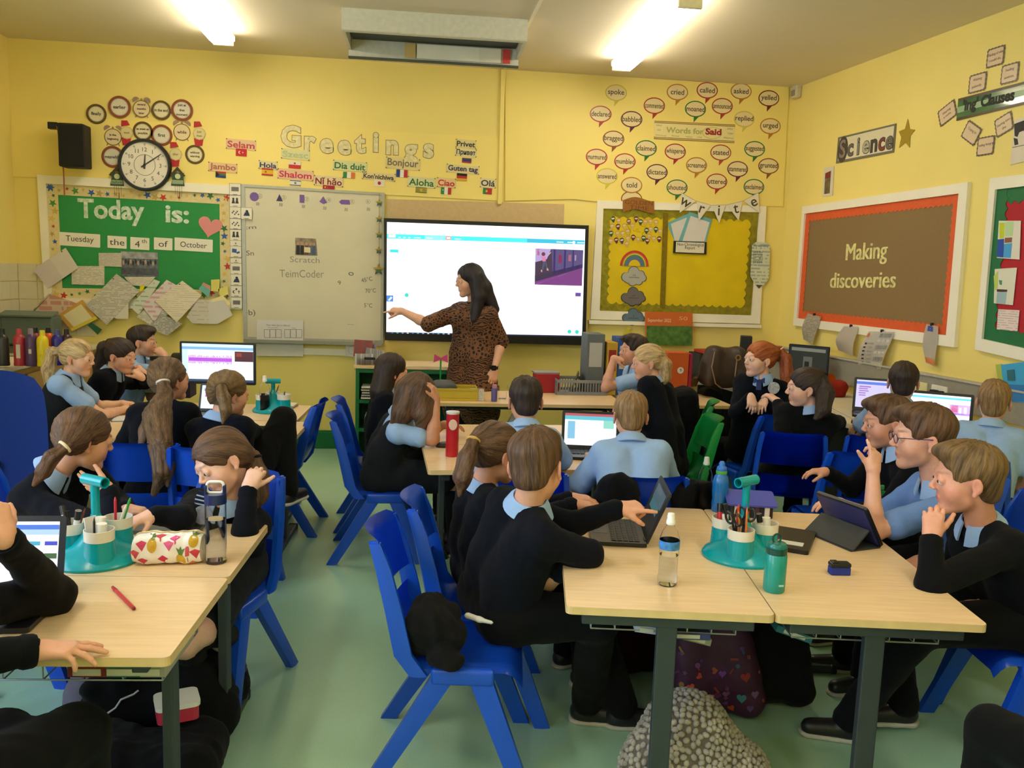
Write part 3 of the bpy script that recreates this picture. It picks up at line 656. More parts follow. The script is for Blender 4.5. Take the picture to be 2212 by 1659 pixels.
wpoly('card',BW,w.matrix_basis,[c3(530,312),c3(1065,338),c3(1060,455),c3(525,428)],0,.002,gloss('e2d396'),w)
for a,b in(((530,312),(1065,338)),((526,418),(1060,446))):
    for dy in(0,9):wpoly('stripe',BW,w.matrix_basis,[c3(a[0],a[1]+dy),c3(b[0],b[1]+dy),c3(b[0],b[1]+dy+5),c3(a[0],a[1]+dy+5)],.002,.003,ink('8a6a24'),w)
tpx('Words for',BW,w,c3(608,372),c3(856,384),12,mat('pale_green_letters','a9a860',.6),.0025,bold=.002)
ppoly('bubble_outline',circ(68*.3254*UB,28,125*.3254*UB,-.002,38*.3254*UB),.002,.0028,ink('b8ab74'),w);ppoly('bubble_fill',circ(64*.3254*UB,28,125*.3254*UB,-.002,35*.3254*UB),.0028,.0034,gloss('e0cf90'),w)
tpx('Said',BW,w,c3(868,382),c3(974,388),13,ink('9a2430'),.0038,bold=.003)
for s_,x,y in(('asked',560,342),('said',560,372),('announced',572,408),('shouted',668,412),('replied',758,418),('cried',828,420),('yelled',1030,365),('urged',1034,395),('whispered',1020,426)):
    p=BW.loc(*c3(x,y),w.matrix_basis);o=text(s_,TL(p[0],p[1],.0025,-3),.022,ink('a39760'),w)
# ---- yellow board on the right of the screen
M_BRT=mat('bright_yellow_paper','d9bd08',.55,noise=.06,scale=5,bump=.15,bscale=6)
M_FOIL=mat('green_gold_foil','97902e',.28,metal=.5,noise=.2,scale=25,bump=.4,bscale=40)
e,M,q=frame_board(BW,'bright yellow display board with wavy foil border and rainbow',[(1289,433),(1653,446),(1639,699),(1274,689)],[(1302,451),(1638,459),(1621,681),(1294,671)],M_WHT,M_BRT)
scallop(e,'foil_border',q,.085,.075,.022,.010,M_FOIL)
dv=[BW.loc(*c3(x,y),M)for x,y in((588,920),(622,925),(600,1560),(566,1550))]
ppoly('divider_strip',dv,.0155,.0175,mat('brown_foil','84701c',.35,metal=.4,noise=.15),e)
w=wempty('board_ledge',BW,1456,703,label='white ledge strip under the yellow board',cat='ledge');wpoly('strip',BW,w.matrix_basis,[(1270,691),(1640,701),(1640,708),(1270,699)],0,.05,M_WHT,w)
gt=wempty('golden_time_banner',BW,*c3(420,872),off=.034,label='wavy brown banner reading Golden Time above the yellow board',cat='banner')
up=[c3(317+i*20.8,832+14*sin(i*.55+2.6))for i in range(11)];lo=[c3(317+i*20.8,912+14*sin(i*.55+2.6))for i in range(10,-1,-1)]
wpoly('card',BW,gt.matrix_basis,up+lo,0,.003,paper('96601f'),gt)
tpx('GOLDEN',BW,gt,c3(332,850),c3(515,862),9,ink('6d3f14'),.0033);tpx('TIME',BW,gt,c3(360,885),c3(490,896),9,ink('6d3f14'),.0033)
cb_=lambda x,y:(1290+x*.0859,420+y*.0859)
BAL=[(400,620,0),(540,660,3),(795,680,4),(980,620,1),(1090,690,0),(1210,690,3),(1340,680,3),(1480,700,3),(375,800,3),(525,810,1),(680,790,3),(890,790,3),(1240,910,0),(1345,870,3),(1475,880,0),(1585,930,3),
(350,980,0),(510,980,3),(645,980,3),(765,930,3),(905,1080,1),(1030,1130,3),(1165,1100,0),(1300,1050,3),(1420,1110,3),(1560,1120,1),(340,1170,3),(480,1150,1),(620,1160,2),(770,1110,3),(1260,1170,1),(745,1240,3)]
BC=['33503e','5c2430','4a3568','c9a24a','8a5a4c']
BN=['dark green','maroon','purple','orange striped','faded maroon']
brow=lambda y:0 if y<760 else 1 if y<900 else 2 if y<1070 else 3
for i,(x,y,c)in enumerate(BAL):
    row=brow(y);nth=sum(1 for q_ in BAL if brow(q_[1])==row and q_[0]<x)
    w=wempty('balloon_cutout',BW,*cb_(x,y),off=.0115+.0007*(i%3),rot=(12 if x<850 else 0),label='%s balloon cut-out, %s from the left in the %s row'%(BN[c],('first','second','third','fourth','fifth','sixth','seventh','eighth','ninth','tenth','eleventh','twelfth')[nth],('top','second','third','bottom')[row]),cat='balloon cut-out',group='paper balloons on the yellow board')
    s=.0859*UB
    ppoly('balloon',[(-62*s,10*s),(-50*s,45*s),(-20*s,66*s),(20*s,66*s),(50*s,45*s),(62*s,10*s),(12*s,-85*s),(-12*s,-85*s)],0,.0015,paper(BC[c]),w)
    ppoly('name_band',circ(46*s,14,0,12*s,22*s),.0015,.0025,paper('d8cfa4' if c in(0,2)else 'd9bfa0'),w)
    if c==3:
        bm=bmesh.new()
        for k_ in(-1,0,1):prism(bm,[(k_*34*s-5*s,-8*s),(k_*34*s+5*s,-8*s),(k_*8*s+3*s,-70*s),(k_*8*s-3*s,-70*s)],.0015,.002)
        bmobj('stripes',bm,paper('d9c47c'),w)
w=wempty('star_outline_card',BW,*cb_(1000,900),off=.0105,label='yellow star with dark outline among the paper balloons',cat='paper star',rot=-8)
ppoly('outline',star(.115,q=.5),0,.0005,ink('857214'),w);ppoly('card',star(.108,q=.5),.0005,.001,M_BRT,w);fit(text('25\nminutes',TL(0,0,.0012),.02,ink('9a8a20'),w),.07)
w=wempty('paper_rainbow',BW,*c3(400,1275),off=.012,label='paper rainbow on the yellow board above the clouds',cat='paper rainbow')
s=.3254*UB
for i,(r,c)in enumerate(((98,'c0392c'),(84,'c9762c'),(78,'d8c23a'),(72,'3f8a4a'),(64,'5b6c8c'),(40,'d9bd08'))):
    ppoly('arch',[(r*s*cos(t),r*s*1.06*sin(t))for t in(pi*k_/24 for k_ in range(25))],.0008*i,.0008*i+.001,paper(c),w)
for x,y,rr,c,c2_,lb in((399,1342,88,'a9a79c','5a5854','pale grey paper cloud, uppermost of three'),(395,1478,86,'6c6562','3c3836','dark grey paper cloud, middle of three'),(395,1612,78,'5f7480','3c4448','blue grey paper cloud, lowest of three')):
    w=wempty('paper_cloud',BW,*c3(x,y),off=.036 if y>1600 else .012,label=lb+' on the yellow board',cat='paper cloud',group='paper clouds on the yellow board')
    for k_,(cl,gr)in enumerate(((c2_,1.06),(c,.98))):
        lob=[(-.62,-.08,.34),(-.05,.30,.42),(.45,.1,.34),(.68,-.12,.26),(.38,-.35,.28),(-.1,-.4,.32),(-.45,-.25,.28)]
        pts=[]
        for i in range(72):
            a=2*pi*i/72;d=(cos(a),sin(a));best=0
            for lx,ly,lr in lob:
                bq=d[0]*lx+d[1]*ly;disc=bq*bq-(lx*lx+ly*ly-lr*lr)
                if disc>0:best=max(best,bq+disc**.5)
            pts.append((d[0]*best*rr*s*gr,d[1]*best*rr*s*gr))
        ppoly('cloud_edge' if k_==0 else 'cloud_face',pts,.001*k_,.001*k_+.001,paper(cl),w)
    fit(text('15\nminutes' if y<1400 else '10\nminutes' if y<1500 else '5\nminutes',TL(0,0,.0022),.022,ink('3a3a3a'),w),.09)
    if y>1600:ppoly('lightning',[(-.06,-.10),(-.02,-.105),(-.035,-.14),(0,-.14),(-.07,-.22),(-.055,-.17),(-.09,-.165)],0,.002,paper('c0b43a'),w)
w=wempty('blue_folders',BW,*c3(770,1060),off=.012,label='fan of pale blue backed report sheets over a black framed title',cat='folder')
for i,(pl,c)in enumerate((([(612,990),(770,920),(800,1110),(665,1110)],'6fa8ac'),([(640,995),(765,945),(790,1110),(665,1110)],'cfcbc2'),([(690,1110),(760,915),(912,965),(870,1115)],'6fa8ac'),([(715,1110),(770,942),(895,985),(860,1112)],'d4cfc8'))):
    wpoly('sheet',BW,w.matrix_basis,[c3(*p)for p in pl],.002*i,.002*i+.0015,paper(c),w)
w=wempty('report_title_card',BW,*c3(763,1152),off=.024,label='black bordered card reading Non-Chronological Report',cat='title card')
wpoly('border',BW,w.matrix_basis,[c3(655,1107),c3(875,1116),c3(872,1198),c3(651,1188)],0,.002,ink('1e1a18'),w)
wpoly('card',BW,w.matrix_basis,[c3(672,1114),c3(860,1121),c3(856,1190),c3(668,1182)],.002,.003,paper('dcd4bb'),w)
tpx('Non-Chronological',BW,w,c3(680,1132),c3(854,1138),7,ink('2c2824'),.0034);tpx('Report',BW,w,c3(730,1155),c3(797,1158),7,ink('2c2824'),.0034)
# bunting spelling write
BUNP=[(700,790),(800,845),(900,872),(1000,870),(1110,845),(1215,788)]
bu=wempty('bunting',BW,*c3(950,880),off=.04,label='white pennant bunting spelling write above the yellow board',cat='bunting')
for i,(ch,x,y)in enumerate(zip('write',(735,835,950,1055,1168),(842,888,905,892,842))):
    a,b=BUNP[i],BUNP[i+1];mx,my=(a[0]+b[0])/2,(a[1]+b[1])/2;d=Vector((b[0]-a[0],b[1]-a[1])).normalized();n=Vector((-d.y,d.x))
    tip=(mx+n.x*120,my+n.y*120)
    wpoly('pennant',BW,bu.matrix_basis,[c3(a[0]+4,a[1]),c3(b[0]-4,b[1]),c3(*tip)],0,.002,paper('dfd8c0'),bu)
    p=BW.loc(*c3(mx+n.x*38,my+n.y*38),bu.matrix_basis);text(ch,TL(p[0],p[1],.0025,-math.degrees(atan2(d.y,d.x))),.135,ink('4a3c28'),bu,bold=.001)
bm=bmesh.new();tube(bm,[(*BW.loc(*c3(*p),bu.matrix_basis),.002)for p in BUNP],.003,6);bmobj('string',bm,ink('c9bda0'),bu)
w=wempty('pencil_chart',BW,*c3(1222,1270),off=.034,label='pencil shaped writing checklist hanging at the right frame',cat='wall chart')
wpoly('card',BW,w.matrix_basis,[c3(*p)for p in((1172,1135),(1200,1115),(1260,1118),(1292,1140),(1282,1360),(1240,1410),(1190,1395),(1160,1340))],0,.002,doc('pencil_list','cdd0b4','4f6f80',13,.45,3),w)
wpoly('pencil_tip',BW,w.matrix_basis,[c3(*p)for p in((1196,1398),(1240,1400),(1217,1424))],.0005,.0025,ink('4a4a48'),w)
tpx('what makes writing?',BW,w,c3(1180,1140),c3(1282,1144),5,ink('4f6f80'),.0025)
for i,s_ in enumerate(('stories','poems','songs','letters','plays')):tpx(s_,BW,w,c3(1180,1182+i*17),c3(1240,1182+i*17),4.5,ink('46525a'),.0026)
# orange leaflets and calendar
w=wempty('orange_calendar',BW,1437,687,off=.09,label='orange calendar headed September 2022 below the yellow board',cat='calendar')
wpoly('sheet',BW,w.matrix_basis,[(1387,672),(1489,674),(1489,735),(1389,733)],0,.003,paper('c46424'),w);wpoly('photo_panel',BW,w.matrix_basis,[(1390,702),(1488,703),(1488,745),(1391,744)],.003,.004,mat('calendar_photo','4a7030',.5,noise=.4,scale=20),w)
tpx('September 2022',BW,w,(1393,691),(1443,692),7,ink('e8c8a8'),.0035);tpx('50',BW,w,(1460,686),(1478,687),8,ink('d9a878'),.0035)
# ---- whiteboard
e=wempty('whiteboard',BW,521,398,label='large wall whiteboard with purple shapes and handwriting',cat='whiteboard')
M=e.matrix_basis;L_=lambda p:BW.loc(*p,M)
M_WB=mat('whiteboard_surface','cfc8ae',.22,noise=.04,scale=3)
out=[(521,398),(831,417),(828,742),(527,733)];inn=[(530,404),(825,422),(822,735),(535,727)]
oo=[L_(p)for p in out];ii=[L_(p)for p in inn];bm=bmesh.new()
vo=[[bm.verts.new((*p,z))for p in oo]for z in(0,.028)];vi=[[bm.verts.new((*p,z))for p in ii]for z in(.01,.028)]
for k_ in range(4):
    j=(k_+1)%4
    bm.faces.new((vo[0][k_],vo[0][j],vo[1][j],vo[1][k_]));bm.faces.new((vo[1][k_],vo[1][j],vi[1][j],vi[1][k_]));bm.faces.new((vi[1][k_],vi[1][j],vi[0][j],vi[0][k_]))
bmobj('frame',bm,mat('aluminium_frame','a9a898',.4,metal=.4),e);ppoly('surface',ii,.008,.018,M_WB,e)
bm=bmesh.new();a,b=Vector(L_((530,736))),Vector(L_((826,744)));d=b-a
box(bm,((a.x+b.x)/2,(a.y+b.y)/2,.055),(d.length,.012,.07),rot=Matrix.Rotation(atan2(d.y,d.x),3,'Z'));box(bm,((a.x+b.x)/2,(a.y+b.y)/2+.012,.088),(d.length,.02,.005),rot=Matrix.Rotation(atan2(d.y,d.x),3,'Z'));bmobj('tray',bm,mat('tray_grey','8f8f80',.4,metal=.3),e)
pw=[(530,748),(826,756),(826,770),(530,762)];ppoly('lower_rail',[L_(p)for p in pw],0,.02,M_WHT,e)
PU,PD=ink('75589a'),ink('3e2c5e')
def wl(x,y):return L_(c2(x,y))
bm=bmesh.new();prism(bm,circ(29*.3074*UB,24,*wl(228,570)),.018,.021);bmobj('purple_circle',bm,PU,e)
ppoly('purple_triangle',[wl(405,552),wl(428,603),wl(382,600)],.018,.021,PD,e)
ppoly('purple_rectangle',[wl(546,556),wl(579,558),wl(579,614),wl(546,612)],.018,.021,PU,e)
ppoly('purple_pyramid',[wl(712,567),wl(738,612),(wl(714,622)),wl(684,605)],.018,.021,PU,e)
ppoly('purple_pentagon',[wl(822,606),wl(840,591),wl(895,593),wl(900,626),wl(838,624)],.018,.021,PU,e)
PEN=ink('8b887c');PEN2=ink('5d5a52')
for n_,x,y in(('1',268,566),('2',436,576),('3',596,587),('4',750,594),('5',914,606),('6',1025,605)):
    p=wl(x,y);text(n_,TL(p[0],p[1],.0185),.03,PEN2,e,name='pen_numeral');bm=bmesh.new();ring(bm,.017,.019,.018,.0188,20,Matrix.Translation((p[0],p[1],0)));bmobj('pen_ring',bm,PEN2,e)
for x,y in((252,622),(415,628),(573,640),(722,652),(872,662),(1028,660)):p=wl(x,y);text('III',TL(p[0],p[1],.0185,-6),.04,PEN2,e,name='tally_marks')
for s_,a,b,h in(('Scratch',(478,1008),(686,1016),13),('TeimCoder',(405,1108),(716,1112),17),('45°C',(978,1158),(1055,1142),9),('70°C',(1006,1230),(1080,1226),9),('5°C',(998,1330),(1055,1332),9),('Sn',(172,965),(225,966),11),(':m',(172,790),(242,786),8),('·b)',(172,1388),(235,1386),12),('9',(815,1175),(835,1172),9),('o',(888,1110),(925,1112),12),('—',(880,1465),(930,1467),6)):
    tpx(s_,BW,e,c2(*a),c2(*b),h,PEN if h>12 else PEN2,.0185)
w=wempty('photo_print',BW,*c2(592,920),off=.02,label='small group photo stuck in the middle of the whiteboard',cat='photograph')
s=.3074*UB
ppoly('print',[(-74*s,-57*s),(74*s,-57*s),(62*s,55*s),(-74*s,57*s)],0,.002,mat('photo_warm','8a7a62',.4,noise=.5,scale=25),w)
for i,(x,c)in enumerate(((-55,'25242a'),(-28,'2a2622'),(0,'6a3a34'),(26,'59636e'),(50,'4a5670'))):
    bm=bmesh.new();prism(bm,circ(9*s,10,x*s,18*s,11*s),.002,.003);bmobj('photo_face',bm,ink('b08a6e'),w);ppoly('photo_body',[((x-13)*s,-54*s),((x+13)*s,-54*s),((x+11)*s,8*s),((x-11)*s,8*s)],.002,.0028,ink(c),w)
ppoly('photo_card',[(-16*s,-38*s),(26*s,-40*s),(26*s,-5*s),(-14*s,-3*s)],.0032,.0038,ink('d8cda6'),w)
w=wempty('place_value_chart',BW,606,730,off=.03,label='white place value chart hanging over the whiteboard bottom left',cat='wall chart')
wpoly('sheet',BW,w.matrix_basis,[(556,690),(656,692),(656,769),(556,768)],0,.002,paper('d2cec8'),w)
bm=bmesh.new()
for x0 in(572,616):
    for i in range(3):
        P=[BW.loc(x,y,w.matrix_basis)for x,y in((x0+i*12.5,711),(x0+i*12.5+12,711.3),(x0+i*12.5+12,729),(x0+i*12.5,728.7))]
        for a,b in zip(P,P[1:]+P[:1]):
            a,b=Vector(a),Vector(b);d=(b-a).normalized();n=Vector((-d.y,d.x))*.0018;prism(bm,[a-n,b-n,b+n,a+n],.002,.0026)
bmobj('grid_boxes',bm,ink('77757a'),w);tpx('Place Value (up to millions)',BW,w,(577,702),(627,703),3.6,ink('6a686c'),.0022);tpx('Thousands',BW,w,(579,707),(601,707),3,ink('8a888c'),.0022);tpx('Ones',BW,w,(632,708),(640,708),3,ink('8a888c'),.0022)
w=wempty('face_drawing',BW,762,756,off=.024,label='curled sheet with a pencilled face below the whiteboard',cat='drawing',rot=-3);ppoly('sheet',rrect(.125,.12,.004),0,.002,paper('d8d6d4'),w)
bm=bmesh.new();ring(bm,.037,.039,.002,.0026,24);ring(bm,.012,.0135,.002,.0026,14,Matrix.Translation((0,.048,0)));bmobj('pencil_line',bm,ink('8b888a'),w)
st=wempty('star_garland',BW,819,500,off=.032,label='string of rainbow paper stars down the right edge of the whiteboard',cat='garland')
SR=['c0392f','d9822e','d9b92e','3f8a4a','2f6a9a','2c4a6a']
for x,y,r in((1104,614,27),(1103,727,27),(1103,837,27),(1101,947,27),(1100,1082,42)):
    p=BW.loc(*c2(x,y),st.matrix_basis);o=None
    so=star(r*.3074*UB,q=.45)
    H2=r*.3074*UB
    for i in range(4):
        z0,z1=H2*(1-.47*i),H2*(1-.47*(i+1));bm=bmesh.new();prism(bm,[(p[0]+a,p[1]+b)for a,b in so],.0,.003)
        bmesh.ops.bisect_plane(bm,geom=bm.verts[:]+bm.edges[:]+bm.faces[:],plane_co=(0,p[1]+z0+.0001,0),plane_no=(0,1,0),clear_outer=True)
        bmesh.ops.bisect_plane(bm,geom=bm.verts[:]+bm.edges[:]+bm.faces[:],plane_co=(0,p[1]+z1,0),plane_no=(0,1,0),clear_inner=True)
        bmobj('star',bm,gloss(('a8642c','b08f30','3f6a44','3a4058')[i]),st)
bm=bmesh.new();tube(bm,[(*BW.loc(*c2(1104,y),st.matrix_basis),-.001)for y in range(545,1090,60)],.0015,5);bmobj('string',bm,ink('4a4038'),st)
# ---- big interactive screen
TVW=Wall((0,ROOM_Y1-.10,0),(1,0,0))
e=empty('interactive_screen',(0,0,0),label='large lit wall screen in black frame behind the teacher',cat='screen');e.matrix_basis=TVW.M(829,471);M=e.matrix_basis
T_=lambda x,y:TVW.loc(x,y,M)
out=[T_(829,471),T_(1272,487),T_(1265,746),T_(831,735)];inn=[T_(*c6(75,92)),T_(*c6(2092,165)),T_(*c6(2058,1262)),T_(*c6(68,1222))]
bm=bmesh.new();vo=[[bm.verts.new((*p,z))for p in out]for z in(-.07,.0)];vi=[[bm.verts.new((*p,z))for p in inn]for z in(-.006,.0)]
for k_ in range(4):
    j=(k_+1)%4
    bm.faces.new((vo[0][k_],vo[0][j],vo[1][j],vo[1][k_]));bm.faces.new((vo[1][k_],vo[1][j],vi[1][j],vi[1][k_]));bm.faces.new((vi[1][k_],vi[1][j],vi[0][j],vi[0][k_]))
bm.faces.new(vo[0]);bmobj('bezel',bm,M_BLK,e)
bm=bmesh.new();cx=(out[0][0]+out[1][0])/2;box(bm,(cx,-.5,-.085),(.6,.4,.03));bmobj('wall_mount',bm,M_BLK,e)
def sq(n,pix,c,z,em=1.0):ppoly(n,[T_(*c6(*p))for p in pix],z,z+.0004,scr(c,em),e)
ppoly('display',inn,-.006,-.0055,scr('f4f8ff',1.25),e)
sq('tool_bar',[(75,212),(2086,278),(2084,320),(75,258)],'3fe6e4',-.005,1.0);sq('bar_end',[(1500,262),(2086,280),(2084,320),(1500,302)],'35b8d8',-.0045,.9)
sq('bar_logo',[(90,218),(163,220),(163,250),(90,248)],'ffffff',-.0044);sq('bar_field',[(458,228),(665,236),(665,272),(458,264)],'86f2ee',-.0044);sq('bar_button',[(672,236),(727,238),(727,274),(672,272)],'f08a88',-.0044);sq('bar_button_fill',[(682,246),(718,247),(718,264),(682,263)],'fff4f4',-.0038)
for x in(190,240,290,350,470,760,1800,1910,2010):sq('bar_word',[(x,236+x*.03),(x+(70 if x>340 else 25),238+x*.03),(x+(70 if x>340 else 25),248+x*.03),(x,246+x*.03)],'d4ffff',-.0038)
bm=bmesh.new();prism(bm,circ(.013,14,*T_(*c6(1975,300))),-.0038,-.0034);prism(bm,circ(.007,10,*T_(*c6(2032,222))),-.0052,-.0048);bmobj('user_badge',bm,scr('ffffff'),e)
sq('side_button',[(105,370),(192,373),(192,404),(105,400)],'30d0d8',-.005)
for x,y in((275,835),(2007,1210),(1930,1207)):ppoly('round_button',circ(.0175,18,*T_(*c6(x,y))),-.0052,-.0048,scr('30d2c4',.9),e)
sq('pen_tab',[(70,838),(138,838),(138,902),(70,900)],'4a86d8',-.005,.9);sq('pen_tab_icon',[(85,885),(115,850),(130,862),(100,895)],'e8f4ff',-.0045)
sq('task_bar',[(68,1210),(2058,1248),(2058,1262),(68,1236)],'16203e',-.005,.8)
for x in range(120,760,52):sq('task_icon',[(x,1214+x*.018),(x+20,1214+x*.018),(x+20,1226+x*.018),(x,1226+x*.018)],('9fc4e8','e8eef4','3f7fd0','58c4c8')[x//52%4],-.0045,.8)
# picture in the corner of the screen: a hall with banners and a standing figure
sq('picture',[(1585,360),(2072,378),(2057,742),(1577,728)],'44304e',-.005,.7)
for pix,c in(([(1585,360),(1745,366),(1700,470),(1582,500)],'b9a4d8'),([(1750,366),(2070,378),(2066,560),(1760,620)],'574a80'),([(1580,700),(2062,560),(2058,740),(1578,728)],'7c3a84'),([(1578,640),(2064,520),(2062,556),(1578,700)],'38284a'),
([(1605,362),(1628,363),(1626,432),(1604,430)],'c8304c'),([(1822,425),(1852,426),(1850,508),(1820,506)],'a8283c'),([(1922,425),(1950,426),(1948,492),(1920,490)],'c87878'),([(1985,428),(2000,428),(1998,486),(1984,484)],'c8b0c0'),
([(1770,370),(1790,371),(1785,590),(1765,595)],'3a3060'),([(1880,374),(1896,375),(1890,575),(1872,580)],'3a3060'),([(1965,376),(1978,377),(1972,560),(1958,562)],'3a3060'),([(1578,722),(1900,612),(1902,618),(1600,728)],'a060b0'),
([(1640,440),(1692,445),(1690,492),(1660,494)],'e8789c'),([(1690,440),(1742,396),(1746,402),(1696,458)],'d8b0c0'),([(1662,494),(1690,494),(1660,590),(1648,588)],'48506c'),([(1676,494),(1694,494),(1712,578),(1702,580)],'48506c'),([(1640,578),(1652,578),(1654,600),(1642,600)],'d8a894'),([(1698,560),(1712,562),(1720,586),(1700,584)],'d8a894')):
    sq('picture_shape',pix,c,-.0045+.00004*len(c),.75)
bm=bmesh.new();prism(bm,circ(.017,14,*T_(*c6(1666,418))),-.0042,-.0038);bmobj('picture_head',bm,scr('7a3040',.7),e)
sq('thumbnail',[(1992,810),(2048,812),(2046,850),(1990,848)],'6a48a0',-.005,.8)
# ---- right wall: brown board
M_HES=mat('brown_hessian','8a7048',.9,noise=.12,scale=260,bump=.3,bscale=600)
M_ORG=mat('orange_card','d75a2a',.6)
e,M,q=frame_board(RW,'brown hessian board with orange border reading Making discoveries',[c4(92,845),c4(920,722),c4(850,1545),c4(45,1435)],[c4(102,880),c4(873,780),c4(810,1485),c4(63,1400)],M_WHT,M_HES)
scallop(e,'orange_border',q,.075,.05,.014,.010,M_ORG)
M_CUT=mat('cream_cut_letters','d8cf8c',.5,noise=.3,scale=20)
for i in(0,1,2):tpx('Making',RW,e,c4(298+i*2.4,1085),c4(502+i*2.4,1072),38,M_CUT,.0104+.0006*i);tpx('discoveries',RW,e,c4(220+i*2.4,1212),c4(545+i*2.4,1206),36,M_CUT,.0104+.0006*i)
# green and red board at the frame edge
e,M,q=frame_board(RW,'red board with green scalloped border holding childrens pictures',[(2147,386),(2480,345),(2440,831),(2114,755)],[(2158,410),(2450,376),(2415,796),(2129,732)],M_WHT,mat('red_backing_paper','b01c28',.7))
scallop(e,'green_border',q,.10,.06,.02,.010,mat('green_border_card','1c6b3c',.6))
for pl,c,lb in((((1065,915),(1175,915),(1168,1108),(1055,1100)),'e0d8c8','picture of blue and yellow patches on the red board, uppermost'),(((1045,1155),(1155,1148),(1135,1335),(1040,1325)),'dcd8c4','plant pot picture in the middle of the red board'),(((1062,1355),(1168,1360),(1158,1465),(1055,1455)),'e4d2c8','printed text card low on the red board')):
    P=[c4(*p)for p in pl];w=wempty('pupil_picture',RW,P[0][0],P[0][1],off=.014,label=lb,cat='picture',group='pictures on the red board');Mw=w.matrix_basis
    wpoly('sheet',RW,Mw,P,0,.002,doc('red_board_text',c,'8a6a78',9,.3,2)if 'text' in lb else paper(c),w)
    if 'blue' in lb:
        for pp,cc_ in((((1068,925),(1095,925),(1092,1000),(1070,1005)),'c3cc2c'),(((1060,1008),(1092,1005),(1088,1098),(1056,1095)),'2450a8'),(((1092,1030),(1132,1026),(1125,1100),(1088,1098)),'4aa0d8'),(((1098,920),(1140,918),(1135,990),(1097,992)),'b8d49c'),(((1096,1000),(1132,998),(1130,1022),(1094,1026)),'8a5a44')):wpoly('patch',RW,Mw,[c4(*p)for p in pp],.002,.003,paper(cc_),w)
    if 'plant' in lb:
        for pp,cc_ in((((1040,1190),(1062,1165),(1060,1250),(1045,1265)),'b8c860'),(((1058,1270),(1105,1268),(1098,1330),(1052,1326)),'9ab8bc'),(((1056,1255),(1108,1258),(1106,1270),(1056,1268)),'4a3030'),(((1066,1210),(1082,1212),(1080,1235),(1070,1232)),'4f9068')):wpoly('patch',RW,Mw,[c4(*p)for p in pp],.002,.003,paper(cc_),w)
# science sign
w=wempty('science_sign',RW,*c4(258,500),off=.004,label='framed grey sign reading Science on the right wall',cat='sign');Mw=w.matrix_basis
wpoly('border',RW,Mw,[c4(258,500),c4(547,430),c4(535,575),c4(247,630)],0,.003,gloss('6f6a5c'),w);wpoly('face',RW,Mw,[c4(268,507),c4(538,442),c4(527,564),c4(257,616)],.003,.004,gloss('d8cfae'),w)
bm=bmesh.new();pc=RW.loc(*c4(282,560),Mw);prism(bm,circ(.07,24,pc[0],pc[1],.105),.004,.005);bmobj('dark_disc',bm,ink('4a4038'),w)
SCI='Science';
for i,ch in enumerate(SCI):
    x=282+i*39;y=562-i*7.5;p=RW.loc(*c4(x,y),Mw);cl=['8a7a70','6a625a','8a867a','b0a890','4a4640','7c3a34','6a6458'][i]
    text(ch,TL(p[0],p[1],.0052,2),.20 if i==0 else .19,ink('3a3630'),w,name='letter_edge',bold=.008,ext=.0005);text(ch,TL(p[0],p[1],.0065,2),.20 if i==0 else .19,ink(cl),w,name='letter',bold=.003,ext=.0005)
w=wempty('gold_star',RW,*c4(600,482),off=.003,label='gold paper star right of the Science sign',cat='paper star',rot=0)
wpoly('card',RW,w.matrix_basis,[c4(*p)for p in((604,408),(613,458),(640,462),(616,492),(613,550),(592,525),(561,552),(572,500),(560,470),(590,458))],0,.003,mat('gold_glitter','a38a2a',.4,metal=.3,noise=.25,scale=200),w)
w=wempty('small_bordered_picture',RW,*c4(208,718),off=.003,label='small upright picture with dotted white border below Science',cat='picture');Mw=w.matrix_basis
wpoly('border',RW,Mw,[c4(185,652),c4(237,642),c4(230,788),c4(178,794)],0,.002,paper('d6cdb4'),w);wpoly('photo',RW,Mw,[c4(194,678),c4(222,665),c4(215,778),c4(188,782)],.002,.003,mat('tall_photo','6a5a3c',.5,noise=.4,scale=20),w);wpoly('photo_top',RW,Mw,[c4(194,680),c4(222,667),c4(220,700),c4(192,706)],.003,.0035,ink('7c2c24'),w)
